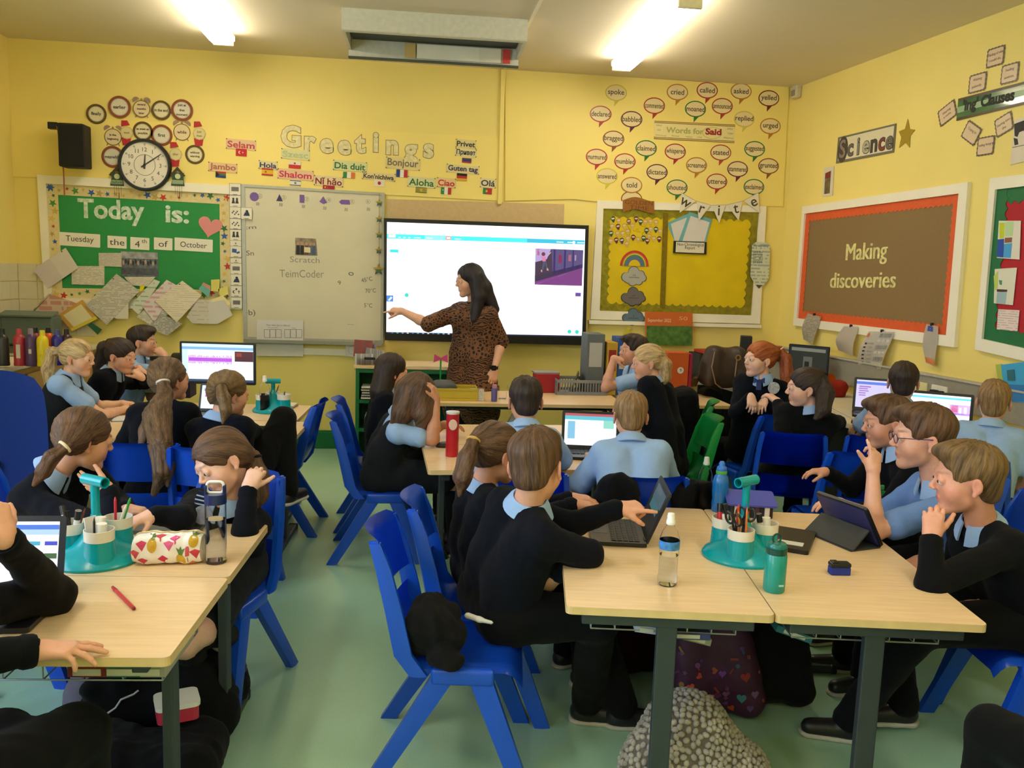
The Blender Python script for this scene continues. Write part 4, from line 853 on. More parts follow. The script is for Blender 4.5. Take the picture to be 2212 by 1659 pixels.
# ing clauses
w=wempty('ing_clauses_banner',RW,*c4(857,308),off=.004,label="glossy green banner reading 'ing' Clauses at the right edge",cat='banner');Mw=w.matrix_basis
M_GBN=mat('glossy_green_print','3f6b45',.12,noise=.3,scale=5,coat=.6)
wpoly('card',RW,Mw,[c4(857,308),c4(1290,195),c4(1290,310),c4(847,418)],0,.003,M_GBN,w)
for a,b in(((857,308),(1290,195)),((849,404),(1290,297))):wpoly('brown_edge',RW,Mw,[c4(*a),c4(*b),c4(b[0],b[1]+13),c4(a[0],a[1]+13)],.003,.004,gloss('4a3a20'),w)
wpoly('light_band',RW,Mw,[c4(853,350),c4(1290,232),c4(1290,262),c4(852,380)],.003,.0035,gloss('8fae84'),w)
tpx("'ing' Clauses",RW,w,c4(880,350),c4(1138,292),23,ink('23241c'),.0045,bold=.004)
for i,(x,y,r_,lb)in enumerate(((1320,305,0,'topmost scalloped card above the green banner'),(1130,580,0,'scalloped card above the left half of the green banner'),(1470,480,0,'scalloped card touching the top of the green banner, right'),(812,900,22,'tilted scalloped card left of the green banner'),
(1065,1108,-32,'tilted scalloped card below the left end of the green banner'),(1215,1245,0,'lowest scalloped card under the green banner'),(1408,1018,18,'scalloped card just right below the green banner'))):
    o=wempty('clause_card',RW,*cc(x,y),off=.004,label=lb,cat='word card',group='scalloped clause cards round the green banner',rot=r_)
    def wav(w_,h_,am):
        P=rrect(w_,h_,.012,2);out_=[]
        for a,b in zip(P,P[1:]+P[:1]):
            n_=max(1,int(hypot(b[0]-a[0],b[1]-a[1])/.013))
            for j in range(n_):
                t=j/n_;px_,py_=a[0]+(b[0]-a[0])*t,a[1]+(b[1]-a[1])*t;k_=1+am*(1 if len(out_)%2 else-1);out_.append((px_*k_,py_*k_))
        return out_
    cw,ch_=36*RW.u(*cc(x,y)),.118
    ppoly('dark_edge',wav(cw,ch_,.035),0,.0015,gloss('6a5648'),o);ppoly('face',wav(cw*.86,ch_*.84,.02),.0015,.0025,gloss('d9bf9c'),o)
    for s_,yy in(('Thinking of what',.025),('I could do,',-.025))if i==0 else((('Waiting',.03),('patiently,',-.03))if i==1 else(('Feeling',.03),('anxious,',-.03))if i==2 else(('Hearing',.02),('a noise,',-.02))if i==3 else(('Trying to',.02),('',0))if i==4 else(('Feeling hungry',.01),('',0))if i==5 else(('Staring into',.015),('the',-.03))):
        if s_:t_=text(s_,TL(0,yy*.7,.0028,2),.024,ink('7a6658'),o);t_['fitmax']=.13
w=wempty('dripping_paint_poster',RW,2200,300,off=.004,label='white poster with black drip shape cut by the right edge',cat='poster');Mw=w.matrix_basis
wpoly('sheet',RW,Mw,[(2194,258),(2290,234),(2290,332),(2184,356)],0,.003,gloss('d8cdb8'),w)
for pp in(((2193,268),(2215,260),(2250,255),(2250,275),(2225,280),(2222,300),(2216,300),(2214,282),(2204,286),(2200,296),(2194,294)),((2192,298),(2200,300),(2202,312),(2194,314))):wpoly('black_shape',RW,Mw,pp,.003,.004,ink('2e2a28'),w)
wpoly('rule',RW,Mw,[(2189,318),(2290,296),(2290,298),(2189,320)],.003,.0035,ink('8a8072'),w)
# papers hanging from the bottom of the brown board, curling away from the wall
def hanging(pts,lb,m_,curl=.06,extra=None):
    curl*=.35
    """pts = four pixels TL TR BR BL"""
    w=wempty('hanging_sheet',RW,*pts[0],off=.035,label=lb,cat='paper',group='sheets clipped to the bottom of the brown board')
    Mw=w.matrix_basis;q_=[Vector(RW.loc(*p,Mw))for p in pts]
    def f(u,v):
        a=q_[0].lerp(q_[1],u);b=q_[3].lerp(q_[2],u);p=a.lerp(b,v);return(p.x,p.y,.004+curl*sin(v*pi*.9)*(.5+.5*sin(v*2.2))+.012*sin(u*3+v*4))
    bm=bmesh.new();grid(bm,f,8,12,.001);bmobj('sheet',bm,m_,w,smooth=60)
    a=q_[0].lerp(q_[1],.55);bm=bmesh.new();box(bm,(a.x,a.y+.005,.012),(.018,.022,.02),bev=.004);bmobj('bulldog_clip',bm,M_BLK,w)
    if extra:
        bmx={}
        for u0,v0,u1,v1,c in extra:
            b_=bmesh.new();vs=[b_.verts.new(Vector(f(u,v))+Vector((0,0,.0035)))for u,v in((u0,v0),(u1,v0),(u1,v1),(u0,v1))];b_.faces.new(vs);bmobj('printed_mark',b_,ink(c),w)
hanging([c4(125,1375),c4(190,1392),c4(155,1535),c4(100,1505)],'curled white sheet clipped at the left end under the brown board',M_D1)
hanging([c4(305,1440),c4(377,1442),c4(362,1590),c4(278,1560)],'white sheet curling outward, second under the brown board',paper('ddd4c8'),.11)
ex=[]
for i in range(6):
    for j in range(3):ex.append((.56+.14*j,.05+.155*i,.67+.14*j,.05+.155*i+(.10 if i%2==0 else .07),'8a8a88' if i%2==0 else 'c8c4bc'))
for i in range(6):ex.append((.14,.3+.1*i,.22,.34+.1*i,'2c2a2a'));ex.append((.3,.3+.1*i,.46,.335+.1*i,'9a968e'))
ex.append((.04,.05,.14,.15,'c06a44'))
hanging([c4(430,1465),c4(560,1468),c4(500,1655),c4(378,1650)],'long printed phonics calendar sheet with grey blocks hanging by the laptops',paper('e2dcd4'),.09,ex)
hanging([c4(718,1428),c4(778,1440),c4(765,1640),c4(712,1622)],'narrow tag with blue emblem and orange end hanging from the brown board',paper('ddd6ca'),.04,[(.3,.03,.7,.16,'3a4f9c'),(.05,.84,.95,.97,'d07a44')])
w=wempty('blue_wall_drawing',RW,2195,830,off=.05,label='blue painted drawing leaning above the bench at the right edge',cat='drawing');Mw=w.matrix_basis
for i,(pp,c)in enumerate((([(2166,788),(2180,786),(2186,830),(2172,828)],'a8b84c'),([(2178,788),(2230,782),(2230,870),(2188,866)],'3fa0d0'),([(2186,830),(2230,832),(2230,868),(2190,866)],'2f78b8'),([(2192,800),(2208,798),(2210,822),(2194,822)],'2a6a78'))):wpoly('sheet' if i==1 else 'patch',RW,Mw,pp,.002*i,.002*i+.002,paper(c),w)
# blue curtain edge on the left wall
w=empty('blue_curtain',(X0+.03,0,0),label='strip of blue curtain hanging at the left wall edge',cat='curtain')
bm=bmesh.new();grid(bm,lambda u,v:(.03+.03*sin(u*26),6.2+.22*u,2.02-.66*v),30,3,.004);bmobj('cloth',bm,mat('blue_cloth','2f4f9c',.8),w,smooth=60)
# ================================================================== furniture
M_WOOD=mat('beech_laminate','e6c699',.32,noise=.07,scale=6,stretch=(1,14,14),bump=.01,bscale=40)
M_EDGE=mat('beech_edge','d9bb84',.45,noise=.05,scale=20)
def table(name,x,y,w,d,rz,label,h=.67,group='beech topped classroom tables',legs=True,tray=True,pos='c',skid=True):
    """two legged school table: w along local x, d along local y, origin at the middle of the top's footprint"""
    e=empty(name,(x,y,0),radians(rz),label,'table',group)
    bm=bmesh.new();prism(bm,rrect(w-.002,d-.002,.018),h-.024,h);o=bmobj('tabletop',bm,[M_WOOD],e)
    bm=bmesh.new();P=rrect(w,d,.018);n=len(P)
    a=[bm.verts.new((*p,h-.0235))for p in P];b=[bm.verts.new((*p,h-.0015))for p in P];
    for i in range(n):bm.faces.new((a[i],a[(i+1)%n],b[(i+1)%n],b[i]))
    r_=bmobj('edge_band',bm,M_EDGE,e)
    long_x=w>d
    for s in(-1,1):
        bm=bmesh.new()
        if long_x:
            X=s*(w/2-.09);box(bm,(X,0,(h-.03)/2+.01),(.03,.06,h-.05),bev=.004);bmobj('leg',bm,M_MET,e)
            bm=bmesh.new();box(bm,(X,0,.02),(.05,d-.06,.035),bev=.008);bmobj('foot_bar',bm,M_MET,e)
            for t in(-1,1):bm=bmesh.new();box(bm,(X,t*(d/2-.035),.02),(.056,.03,.04),bev=.008);bmobj('end_cap',bm,M_BLK,e)
            bm=bmesh.new();box(bm,(X,0,h-.045),(.04,d-.1,.04),bev=.004);bmobj('top_bar',bm,M_MET,e)
        else:
            Y=s*(d/2-.05);box(bm,(0,Y,(h-.03)/2+.01),(.06,.03,h-.05),bev=.004);bmobj('leg',bm,M_MET,e)
            bm=bmesh.new();box(bm,(0,Y,.02),(w-.06,.05,.035),bev=.008);bmobj('foot_bar',bm,M_MET,e)
            for t in(-1,1):bm=bmesh.new();box(bm,(t*(w/2-.035),Y,.02),(.03,.056,.04),bev=.008);bmobj('end_cap',bm,M_BLK,e)
            bm=bmesh.new();box(bm,(0,Y,h-.045),(w-.1,.04,.04),bev=.004);bmobj('top_bar',bm,M_MET,e)
    bm=bmesh.new()
    if long_x:box(bm,(0,0,h-.07),(w-.2,.025,.05),bev=.003)
    else:box(bm,(0,0,h-.07),(.025,d-.2,.05),bev=.003)
    bmobj('cross_rail',bm,M_MET,e)
    return e
def wire_tray(parent,x,y,w,d,z,rz=0):
    bm=bmesh.new();n=7
    for s in(-1,1):
        for zz in(0,-.07):tube(bm,[(x-w/2,y+s*d/2,z+zz),(x+w/2,y+s*d/2,z+zz)],.0025,5);tube(bm,[(x+s*w/2,y-d/2,z+zz),(x+s*w/2,y+d/2,z+zz)],.0025,5)
    for i in range(n):
        u=x-w/2+w*i/(n-1);tube(bm,[(u,y-d/2,z),(u,y-d/2,z-.07),(u,y+d/2,z-.07),(u,y+d/2,z)],.0022,5)
    bmobj('wire_tray',bm,mat('grey_wire','9aa0a0',.4,metal=.6),parent)
CHAIR={}
def chair(x,y,rz,label,col='blue',seat=.40,name='school_chair'):
    """one piece plastic school chair facing local +y"""
    m=M_BLU if col=='blue' else M_GRN;grp='blue plastic school chairs' if col=='blue' else 'green plastic school chairs'
    e=empty(name,(x,y,0),radians(rz-90),label,'chair',grp)
    if(col,seat)not in CHAIR:
        W_=.20;parts=[]
        def mk(nm,bm,sm=35):
            o=bmobj(nm,bm,m,e,smooth=sm);parts.append(o)
        def seatf(u,v):
            x_=(u-.5)*2;yy=-.185+.39*v;wd=.195*(1-.10*(1-v)**2)
            z=seat-.012*(1-x_*x_)*sin(pi*min(1,v*1.15))+(.0 if v<.85 else-.045*((v-.85)/.15)**2)-.018*max(0,abs(x_)-.88)/.12
            if v<.12:z+=.03*((.12-v)/.12)**2
            return(x_*wd,yy,z)
        bm=bmesh.new();grid(bm,seatf,16,20,-.014);mk('seat',bm,50)
        def backf(u,v):
            x_=(u-.5)*2;z=seat+.20+.20*v;wd=.185*(1-.10*v**2);y_=-.215-.045*v-.004+.045*x_*x_-.02
            if v>.9:y_-=.03*((v-.9)/.1)
            if v>.93:wd-=.018*((v-.93)/.07)**2
            return(x_*wd,y_-.012*v,z)
        bm=bmesh.new();grid(bm,backf,16,14,.012);mk('backrest',bm,50)
        def lowf(u,v):                                  # sweep between seat and back, with the hand slot above it
            x_=(u-.5)*2;t=v;y_=-.18-.052*sin(t*pi/2)+.03*x_*x_*t;z=seat+.018+.125*t
            return(x_*(.178+.008*t),y_,z)
        bm=bmesh.new();grid(bm,lowf,14,8,.012);mk('lower_back',bm,50)
        for s in(-1,1):                                # side stiles run from the top of the back down past the slot to the seat
            bm=bmesh.new();prof=[(-.288,seat+.388,.166),(-.262,seat+.30,.178),(-.228,seat+.16,.186),(-.20,seat+.03,.19),(-.15,seat-.035,.193)]
            rows=[]
            for n_,(y_,z_,xw)in enumerate(prof):
                fw=(.034,.046,.052,.055,.055)[n_];rows.append([bm.verts.new((s*(xw+a),y_+b,z_))for a,b in((-.012,fw),(.008,fw),(.013,fw*.5),(.010,.0),(-.012,-.006))])
            for p,q in zip(rows,rows[1:]):
                for i in range(5):bm.faces.new((p[i],p[(i+1)%5],q[(i+1)%5],q[i]))
            bm.faces.new(rows[0]);bm.faces.new(rows[-1][::-1]);bmesh.ops.bevel(bm,geom=list({e_ for v in rows[0]for e_ in v.link_edges if all(w in rows[0]for w in e_.verts)}),offset=.006,segments=2,affect='EDGES');mk('back_stile',bm,50)
        for s in(-1,1):
            for(y0,y1,n_)in((-.03,-.27,0),(.06,.215,1)):
                bm=bmesh.new();rows=[]
                for t in(0,.3,.65,1):
                    z_=(seat-.015)*(1-t);yc=y0+(y1-y0)*t;hw=.038-.010*t;xo=.178+.035*t
                    rows.append([bm.verts.new((s*(xo+a),yc+b,z_))for a,b in((-.016,-hw),(.014,-hw),(.018,0),(.014,hw),(-.016,hw))])
                for p,q in zip(rows,rows[1:]):
                    for i in range(5):bm.faces.new((p[i],p[(i+1)%5],q[(i+1)%5],q[i]))
                bm.faces.new(rows[0]);bm.faces.new(rows[-1][::-1]);mk('leg',bm,30)
            bm=bmesh.new();box(bm,(s*.186,.015,seat-.035),(.034,.20,.055),bev=.012,seg=3);mk('side_joint',bm,40)
        CHAIR[(col,seat)]=parts
        return e
    for p in CHAIR[(col,seat)]:
        c=p.copy();COL.objects.link(c);c.parent=e
    return e
# near right group: two tables side by side
R1,R2=Vector(onz(1222,1310,.67)),Vector(onz(2125,1342,.67))
rang=-8.6;ru=Vector((cos(radians(rang)),sin(radians(rang)),0));rv=Vector((-ru.y,ru.x,0));r0=Vector((R1.x,R1.y,0))
def RT(u,v,z=.67):p=r0+ru*u+rv*v;return Vector((p.x,p.y,z))
p=RT(.305,.56);tA=table('classroom_table',p.x,p.y,.608,1.12,rang,'beech topped table in front of the boy pointing at a laptop')
p=RT(.915,.56);tB=table('classroom_table',p.x,p.y,.608,1.12,rang,'beech topped table with a board rubber, beside the boys on the right')
wire_tray(tA,0,-.2,.44,.5,.63);wire_tray(tB,0,-.2,.44,.5,.63)
# near left group: two tables one behind the other
l0=Vector(onz(365,1422,.67));lang=-3.4;lu=Vector((-cos(radians(lang)),-sin(radians(lang)),0));lv=Vector((lu.y,-lu.x,0));lv=-lv if lv.y<0 else lv
def LT(u,v,z=.67):p=Vector((l0.x,l0.y,0))+lu*u+lv*v;return Vector((p.x,p.y,z))
p=LT(.56,.275);tC=table('classroom_table',p.x,p.y,1.12,.548,lang,'beech topped table with a red pen on it, nearest on the left')
p=LT(.56,.825);tD=table('classroom_table',p.x,p.y,1.12,.548,lang,'beech topped table under the fruit pattern pencil case')
wire_tray(tC,.2,0,.6,.3,.62)
# middle tables
tE=table('classroom_table',.66,4.35,1.12,.60,2,'beech topped table with open laptop in the middle of the room')
tF=table('classroom_table',.68,4.96,1.12,.60,2,'beech topped table behind the middle laptop table')
tT=table('classroom_table',.92,6.42,1.40,.66,0,'beech topped teacher table piled with boxes and papers')
tU=table('classroom_table',2.06,6.45,.80,.60,0,'beech topped table behind the green chairs')
# back left tables
tH=table('classroom_table',-1.22,5.62,1.14,.60,-3,'beech topped table with a teal organiser by the yellow wall, back left')
tI=table('classroom_table',-1.17,5.00,1.14,.60,-3,'beech topped table with scissors, second from the back on the left')
# chairs
chair(.20,2.73,-7,'near blue chair with a black garment on its seat, beside the pointing boy')
chair(.31,3.10,-4,'blue chair of the ponytail girl beside the pointing boy')
chair(-.73,3.22,252,'blue chair behind the girl resting her head on her hand')
chair(-1.46,3.50,-8,'blue chair at the left edge behind the girl with a plait')
chair(-1.22,4.30,92,'blue chair of the girl with the very long ponytail')
chair(-.86,4.20,84,'blue chair of the girl with raised knee')
chair(-2.12,5.15,12,'blue chair of the blonde girl in a pinafore on the left')
chair(-2.10,5.72,8,'blue chair of the dark haired girl resting on her hands')
chair(-.80,5.32,176,'empty blue chair at the right end of the back left tables')
chair(-.12,4.82,0,'blue chair of the girl in a charcoal pinafore hiding her face')
chair(-.14,5.40,2,'blue chair just behind the pinafore girl')
chair(1.02,3.70,90,'blue chair of the fair haired boy with his back to the camera')
chair(.52,3.76,88,'blue chair of the dark haired boy in the middle')
chair(1.58,4.95,176,'empty green chair in front, near the middle right','green')
chair(1.80,5.62,160,'green chair further back beside the bags','green')
chair(2.30,5.32,102,'blue chair whose back the red haired girl is holding')
chair(2.22,4.70,72,'blue chair of the dark ponytail girl on the right')
chair(2.30,4.22,84,'blue chair behind the boys in the right hand row')
chair(2.20,2.66,172,'blue chair of the boy with his hand at his mouth')
chair(2.33,3.14,172,'blue chair of the boy in glasses')
chair(2.42,3.64,172,'blue chair of the boy in a jumper with a green tractor')
chair(2.98,4.12,52,'blue chair of the boy in a pale shirt at the right edge')
chair(2.72,4.55,58,'blue chair of the cropped haired boy at the laptop bench')
chair(2.10,2.06,150,'blue chair partly cut by the lower right frame edge')
chair(-1.22,1.72,75,'blue chair of the pupil cut by the left frame edge')
# right hand bench along the wall
M_BTOP=mat('cream_worktop','d8cfb4',.4,noise=.05,scale=10)
b=empty('side_bench',rwpt(0,0),label='long cream worktop bench along the right wall',cat='bench')
b.matrix_basis=Matrix(((RW.r.x,RW.n.x,0,rwpt(0,0).x),(RW.r.y,RW.n.y,0,rwpt(0,0).y),(0,0,1,0),(0,0,0,1)))
bm=bmesh.new();box(bm,(1.66,.44,.725),(3.2,.88,.035),bev=.006);bmobj('worktop',bm,M_BTOP,b)
for s in(.1,1.1,2.1,3.1):bm=bmesh.new();box(bm,(s,.42,.354),(.025,.78,.705));bmobj('support_panel',bm,mat('bench_panel','6b675c',.6),b)
bm=bmesh.new();box(bm,(1.66,.03,.5),(3.1,.02,.35));bmobj('back_panel',bm,mat('bench_panel','6b675c',.6),b)
b2=empty('corner_bench',(2.75,7.33,0),label='cream worktop in the back right corner under the printer',cat='bench')
bm=bmesh.new();box(bm,(-.48,0,.725),(.66,.58,.035),bev=.006);bmobj('worktop',bm,M_BTOP,b2)
bm=bmesh.new();box(bm,(-.79,0,.354),(.025,.5,.705));bmobj('support_panel',bm,mat('bench_panel','6b675c',.6),b2)
# sink unit in the left corner
k_=empty('sink_unit',(-2.9,6.6,0),label='sink cupboard unit with cream top and steel drainer in the left corner',cat='cabinet')
bm=bmesh.new();box(bm,(0,.07,.87),(.63,1.88,.04),bev=.008);bmobj('worktop',bm,M_BTOP,k_)
bm=bmesh.new();box(bm,(-.02,.08,.44),(.56,1.86,.82));bmobj('cabinet_body',bm,mat('beech_door','a9854f',.5,noise=.08,scale=4,stretch=(8,8,1)),k_)
for i,y_ in enumerate((-.6,-.1,.4,.85)):
    bm=bmesh.new();box(bm,(.272,y_,.46),(.02,.44,.68),bev=.004);d_=bmobj('door',bm,mat('beech_door','a9854f',.5),k_)
    bm=bmesh.new();tube(bm,[(.283,y_+.17,.58),(.305,y_+.17,.59),(.305,y_+.17,.68),(.283,y_+.17,.69)],.005);bmobj('handle',bm,M_CHR,d_)
bm=bmesh.new();box(bm,(-.03,.42,.896),(.5,.95,.014),bev=.005);box(bm,(-.03,-.06,.905),(.5,.02,.02),bev=.004);bmobj('drainer',bm,M_CHR,k_)
# swivel chair
c=empty('swivel_chair',(-1.93,4.2,0),radians(200),'big dark blue upholstered swivel chair at the left frame edge','chair')
M_BF=mat('blue_upholstery','1a3f96',.9,noise=.12,scale=300,bump=.2,bscale=900,sheen=.3)
bm=bmesh.new()
def bk(u,v):
    a,b_=(u-.5)*2,(v-.5)*2;w_=.24*(1-.10*max(0,b_)**2);m_=(1-abs(a)**3)**.33;hh=.30*(1-abs(b_)**3.2*0)
    return(a*w_*(1-.5*max(0,abs(b_)-.7)**1.2),.06*a*a-.06+.02*b_*b_,.78+b_*.31*(1-.12*a*a*abs(b_)))
grid(bm,bk,16,18,.07);bmobj('backrest',bm,M_BF,c,smooth=60)
bm=bmesh.new();box(bm,(0,.22,.47),(.48,.46,.08),bev=.035,seg=4);bmobj('seat',bm,M_BF,c,smooth=60)
bm=bmesh.new();box(bm,(0,-.05,.5),(.07,.03,.3),bev=.01);bmobj('back_bar',bm,M_BLK,c);bm=bmesh.new();cyl(bm,(0,.2,.08),(0,.2,.43),.03);bmobj('column',bm,M_BLK,c)
for i in range(5):
    a=2*pi*i/5;bm=bmesh.new();box(bm,(.14*cos(a),.2+.14*sin(a),.085),(.28,.045,.03),rot=Matrix.Rotation(a,3,'Z'),bev=.008);l_=bmobj('leg',bm,M_BLK,c)
    bm=bmesh.new();cyl(bm,(.27*cos(a)-.02*sin(a),.2+.27*sin(a)+.02*cos(a),.03),(.27*cos(a)+.02*sin(a),.2+.27*sin(a)-.02*cos(a),.03),.028,n=16);bmobj('castor',bm,M_BLK,l_)
# green bookcase
g=empty('bookcase',(-.16,7.30,0),0,'low green bookcase with beech top behind the girls in the middle','bookcase')
bm=bmesh.new();box(bm,(.15,0,.80),(.84,.42,.03),bev=.004);bmobj('top_board',bm,M_WOOD,g)
bm=bmesh.new();box(bm,(.15,.19,.40),(.80,.02,.75));bmobj('back_panel',bm,M_SKG,g)
for s in(-.24,.54):bm=bmesh.new();box(bm,(s,0,.395),(.03,.40,.78),bev=.003);bmobj('side_panel',bm,M_SKG,g)
for z in(.03,.27,.51,.765):bm=bmesh.new();box(bm,(.15,0,z),(.75,.39,.03));bmobj('shelf',bm,M_SKG,g)
# ================================================================== figures: smooth bodies grown from rounded limbs
V=lambda*a:np.array(a,float)
def nz(v):v=np.asarray(v,float);return v/(np.linalg.norm(v)+1e-9)
class Field:
    """signed distance field put together from rounded limbs and ellipsoids"""
    def __init__(s):s.ops=[];s.lo=V(9,9,9);s.hi=-s.lo
    def _b(s,p,r):s.lo=np.minimum(s.lo,np.asarray(p)-r);s.hi=np.maximum(s.hi,np.asarray(p)+r)
    def rc(s,a,b,ra,rb=None,k=.02,sub=False):
        rb=ra if rb is None else rb;a=np.asarray(a,float);b=np.asarray(b,float)
        if not sub:s._b(a,ra+.004);s._b(b,rb+.004)
        s.ops.append(('rc',(a,b,ra,rb),k,sub));return s
    def chain(s,P,R,k=.02):
        for i in range(len(P)-1):s.rc(P[i],P[i+1],R[i],R[i+1],k)
        return s
    def ell(s,c,r,M=None,k=.02,sub=False):
        c=np.asarray(c,float);r=np.asarray(r,float);M=np.eye(3)if M is None else M
        if not sub:s._b(c,max(r)+.004)
        s.ops.append(('el',(c,r,M),k,sub));return s
    def half(s,c,n,k=.004):                        # cut away everything on the side n points to
        s.ops.append(('hp',(np.asarray(c,float),nz(n)),k,True));return s
    def ev(s,P,cull=False):
        P=P.astype(np.float32);DD=np.full(len(P),9.,np.float32);T=np.ascontiguousarray(P.T)
        for t,a,k,sub in s.ops:
            if cull and t!='hp':
                if t=='rc':r_=max(a[2],a[3])+k+.03;lo=np.minimum(a[0],a[1])-r_;hi=np.maximum(a[0],a[1])+r_
                else:r_=max(a[1])+k+.03;lo=a[0]-r_;hi=a[0]+r_
                J=np.flatnonzero((T[0]>lo[0])&(T[0]<hi[0])&(T[1]>lo[1])&(T[1]<hi[1])&(T[2]>lo[2])&(T[2]<hi[2]))
                if not len(J):continue
                Q=P[J];D=DD[J]
            else:J=None;Q=P;D=DD
            if t=='rc':
                A,B,ra,rb=a;ba=(B-A).astype(np.float32);pa=Q-A.astype(np.float32);bb=float(ba@ba)+1e-9
                h=np.clip(pa@ba/bb,0,1);q=pa-h[:,None]*ba;d=np.sqrt(np.einsum('ij,ij->i',q,q))-(ra+(rb-ra)*h)
            elif t=='el':
                c,r,M=a;q=(Q-c.astype(np.float32))@M.astype(np.float32);e1=q/r.astype(np.float32);k0=np.sqrt(np.einsum('ij,ij->i',e1,e1));e2=q/(r*r).astype(np.float32);k1=np.sqrt(np.einsum('ij,ij->i',e2,e2))+1e-9
                d=k0*(k0-1)/k1
            else:c,n=a;d=-((Q-c.astype(np.float32))@n.astype(np.float32))
            if sub:h=np.clip(.5-.5*(D+d)/k,0,1);D=D+(-d-D)*h+k*h*(1-h)
            else:h=np.clip(.5+.5*(d-D)/k,0,1);D=d+(D-d)*h-k*h*(1-h)
            if J is None:DD=D.astype(np.float32)
            else:DD[J]=D
        return DD
def nets(f,h,margin=.006):
    """surface of the field as vertices and quads (naive surface nets on a sparse grid)"""
    lo=f.lo-2*h;n=np.ceil((f.hi-lo)/h).astype(int)+3;c=4;m=-(-n//c)
    ax=[lo[i]+h*(c*np.arange(m[i])+(c-1)/2)for i in range(3)]
    G=np.stack(np.meshgrid(*ax,indexing='ij'),-1).reshape(-1,3);dc=f.ev(G).reshape(m)
    D=np.repeat(np.repeat(np.repeat(dc,c,0),c,1),c,2)[:n[0],:n[1],:n[2]]
    mask=np.abs(D)<h*c*.9+margin
    I=np.argwhere(mask);D=D.copy();D[mask]=f.ev(lo+h*I,True)
    S=D<0;acc={};ids=[];pos=[];quads=[]
    cell=lambda I:(I[:,0]*n[1]+I[:,1])*n[2]+I[:,2]
    for a in range(3):
        sl0=[slice(None)]*3;sl1=[slice(None)]*3;sl0[a]=slice(0,-1);sl1[a]=slice(1,None)
        X=np.argwhere(S[tuple(sl0)]!=S[tuple(sl1)])
        X=X[(X>0).all(1)&(X<n-2).all(1)]
        X1=X.copy();X1[:,a]+=1
        d0=D[tuple(X.T)];d1=D[tuple(X1.T)];t=d0/(d0-d1)
        P=X.astype(float);P[:,a]+=t
        b,c2=(a+1)%3,(a+2)%3;cs=[]
        for ob,oc in((0,0),(-1,0),(-1,-1),(0,-1)):
            Y=X.copy();Y[:,b]+=ob;Y[:,c2]+=oc;cs.append(cell(Y));ids.append(cs[-1]);pos.append(P)
        Q=np.stack(cs,1);fl=d0>0;Q[fl]=Q[fl][:,::-1];quads.append(Q)
    ids=np.concatenate(ids);pos=np.concatenate(pos);Q=np.concatenate(quads)
    u,inv=np.unique(ids,return_inverse=True);cnt=np.bincount(inv)
    Vv=np.stack([np.bincount(inv,pos[:,i])/cnt for i in range(3)],1)
    F=np.searchsorted(u,Q)
    return lo+h*Vv,F
def coarsen(Vv,F,keep,cs=.022):
    """merge vertices that no one sees (under the clothes) into large cells; quads become triangles"""
    key=np.floor(Vv/cs).astype(np.int64);key=(key[:,0]*100003+key[:,1])*100003+key[:,2];n=len(Vv)
    key[keep]=-np.arange(1,n+1)[keep]-10**15
    u,inv=np.unique(key,return_inverse=True);cnt=np.bincount(inv);V2=np.stack([np.bincount(inv,Vv[:,i])/cnt for i in range(3)],1)
    F2=inv[F];T=np.concatenate([F2[:,[0,1,2]],F2[:,[0,2,3]]]);T=T[(T[:,0]!=T[:,1])&(T[:,1]!=T[:,2])&(T[:,0]!=T[:,2])]
    _,ui=np.unique(np.sort(T,1),axis=0,return_index=True)
    return V2,T[ui]
def mknp(name,Vv,F,m,parent,base,cols=None,sv=None,smooth=True):
    me=bpy.data.meshes.new(name);Vv=Vv-np.asarray(base)
    me.vertices.add(len(Vv));me.vertices.foreach_set('co',Vv.astype(np.float32).ravel())
    me.loops.add(F.size);me.loops.foreach_set('vertex_index',F.astype(np.int32).ravel())
    me.polygons.add(len(F));me.polygons.foreach_set('loop_start',np.arange(0,F.size,F.shape[1],dtype=np.int32));me.polygons.foreach_set('loop_total',np.full(len(F),F.shape[1],np.int32))
    me.update(calc_edges=True);me.validate()
    if cols is not None:
        a=me.color_attributes.new('tint','FLOAT_COLOR','POINT');a.data.foreach_set('color',np.c_[cols,np.ones(len(cols))].astype(np.float32).ravel())
    if sv is not None:
        a=me.attributes.new('strand','FLOAT_VECTOR','POINT');a.data.foreach_set('vector',sv.astype(np.float32).ravel())
    return link(name,me,m,parent,smooth)
def vnormals(Vv,F):
    N=np.zeros_like(Vv);n=np.cross(Vv[F[:,2]]-Vv[F[:,0]],Vv[F[:,3]]-Vv[F[:,1]])
    for i in range(4):
        for j in range(3):N[:,j]+=np.bincount(F[:,i],n[:,j],len(Vv))
    return N/(np.linalg.norm(N,axis=1,keepdims=True)+1e-12)
def fold(P,seed,f=1.0):                            # cloth folds: ridged, warped waves
    r=np.random.RandomState(seed);s=0;A=0
    W_=P+.03*np.stack([np.sin(P@r.randn(3)*18+r.rand()*6)for _ in range(3)],1)
    for i in range(5):
        k=r.randn(3);k=k/np.linalg.norm(k)*(22+16*i)*f;a=1/(1+i*.5)
        s=s+a*(1-2*np.abs(np.sin(W_@k+r.rand()*6)));A+=a
    return s/A
def sn(P,seed,f):                                  # smooth value noise from waves
    r=np.random.RandomState(seed);s=0
    for i in range(6):
        k=r.randn(3)*f;s=s+np.sin(P@k+r.rand()*6.28)
    return s/3.5
M_SKIN=mat('skin','d9a58c',.48,noise=.04,scale=60,attr='tint',bump=.02,bscale=900)
M_SKIN.node_tree.nodes['Principled BSDF'].inputs['Subsurface Weight'].default_value=.08
M_SKIN.node_tree.nodes['Principled BSDF'].inputs['Subsurface Radius'].default_value=(.012,.005,.003)
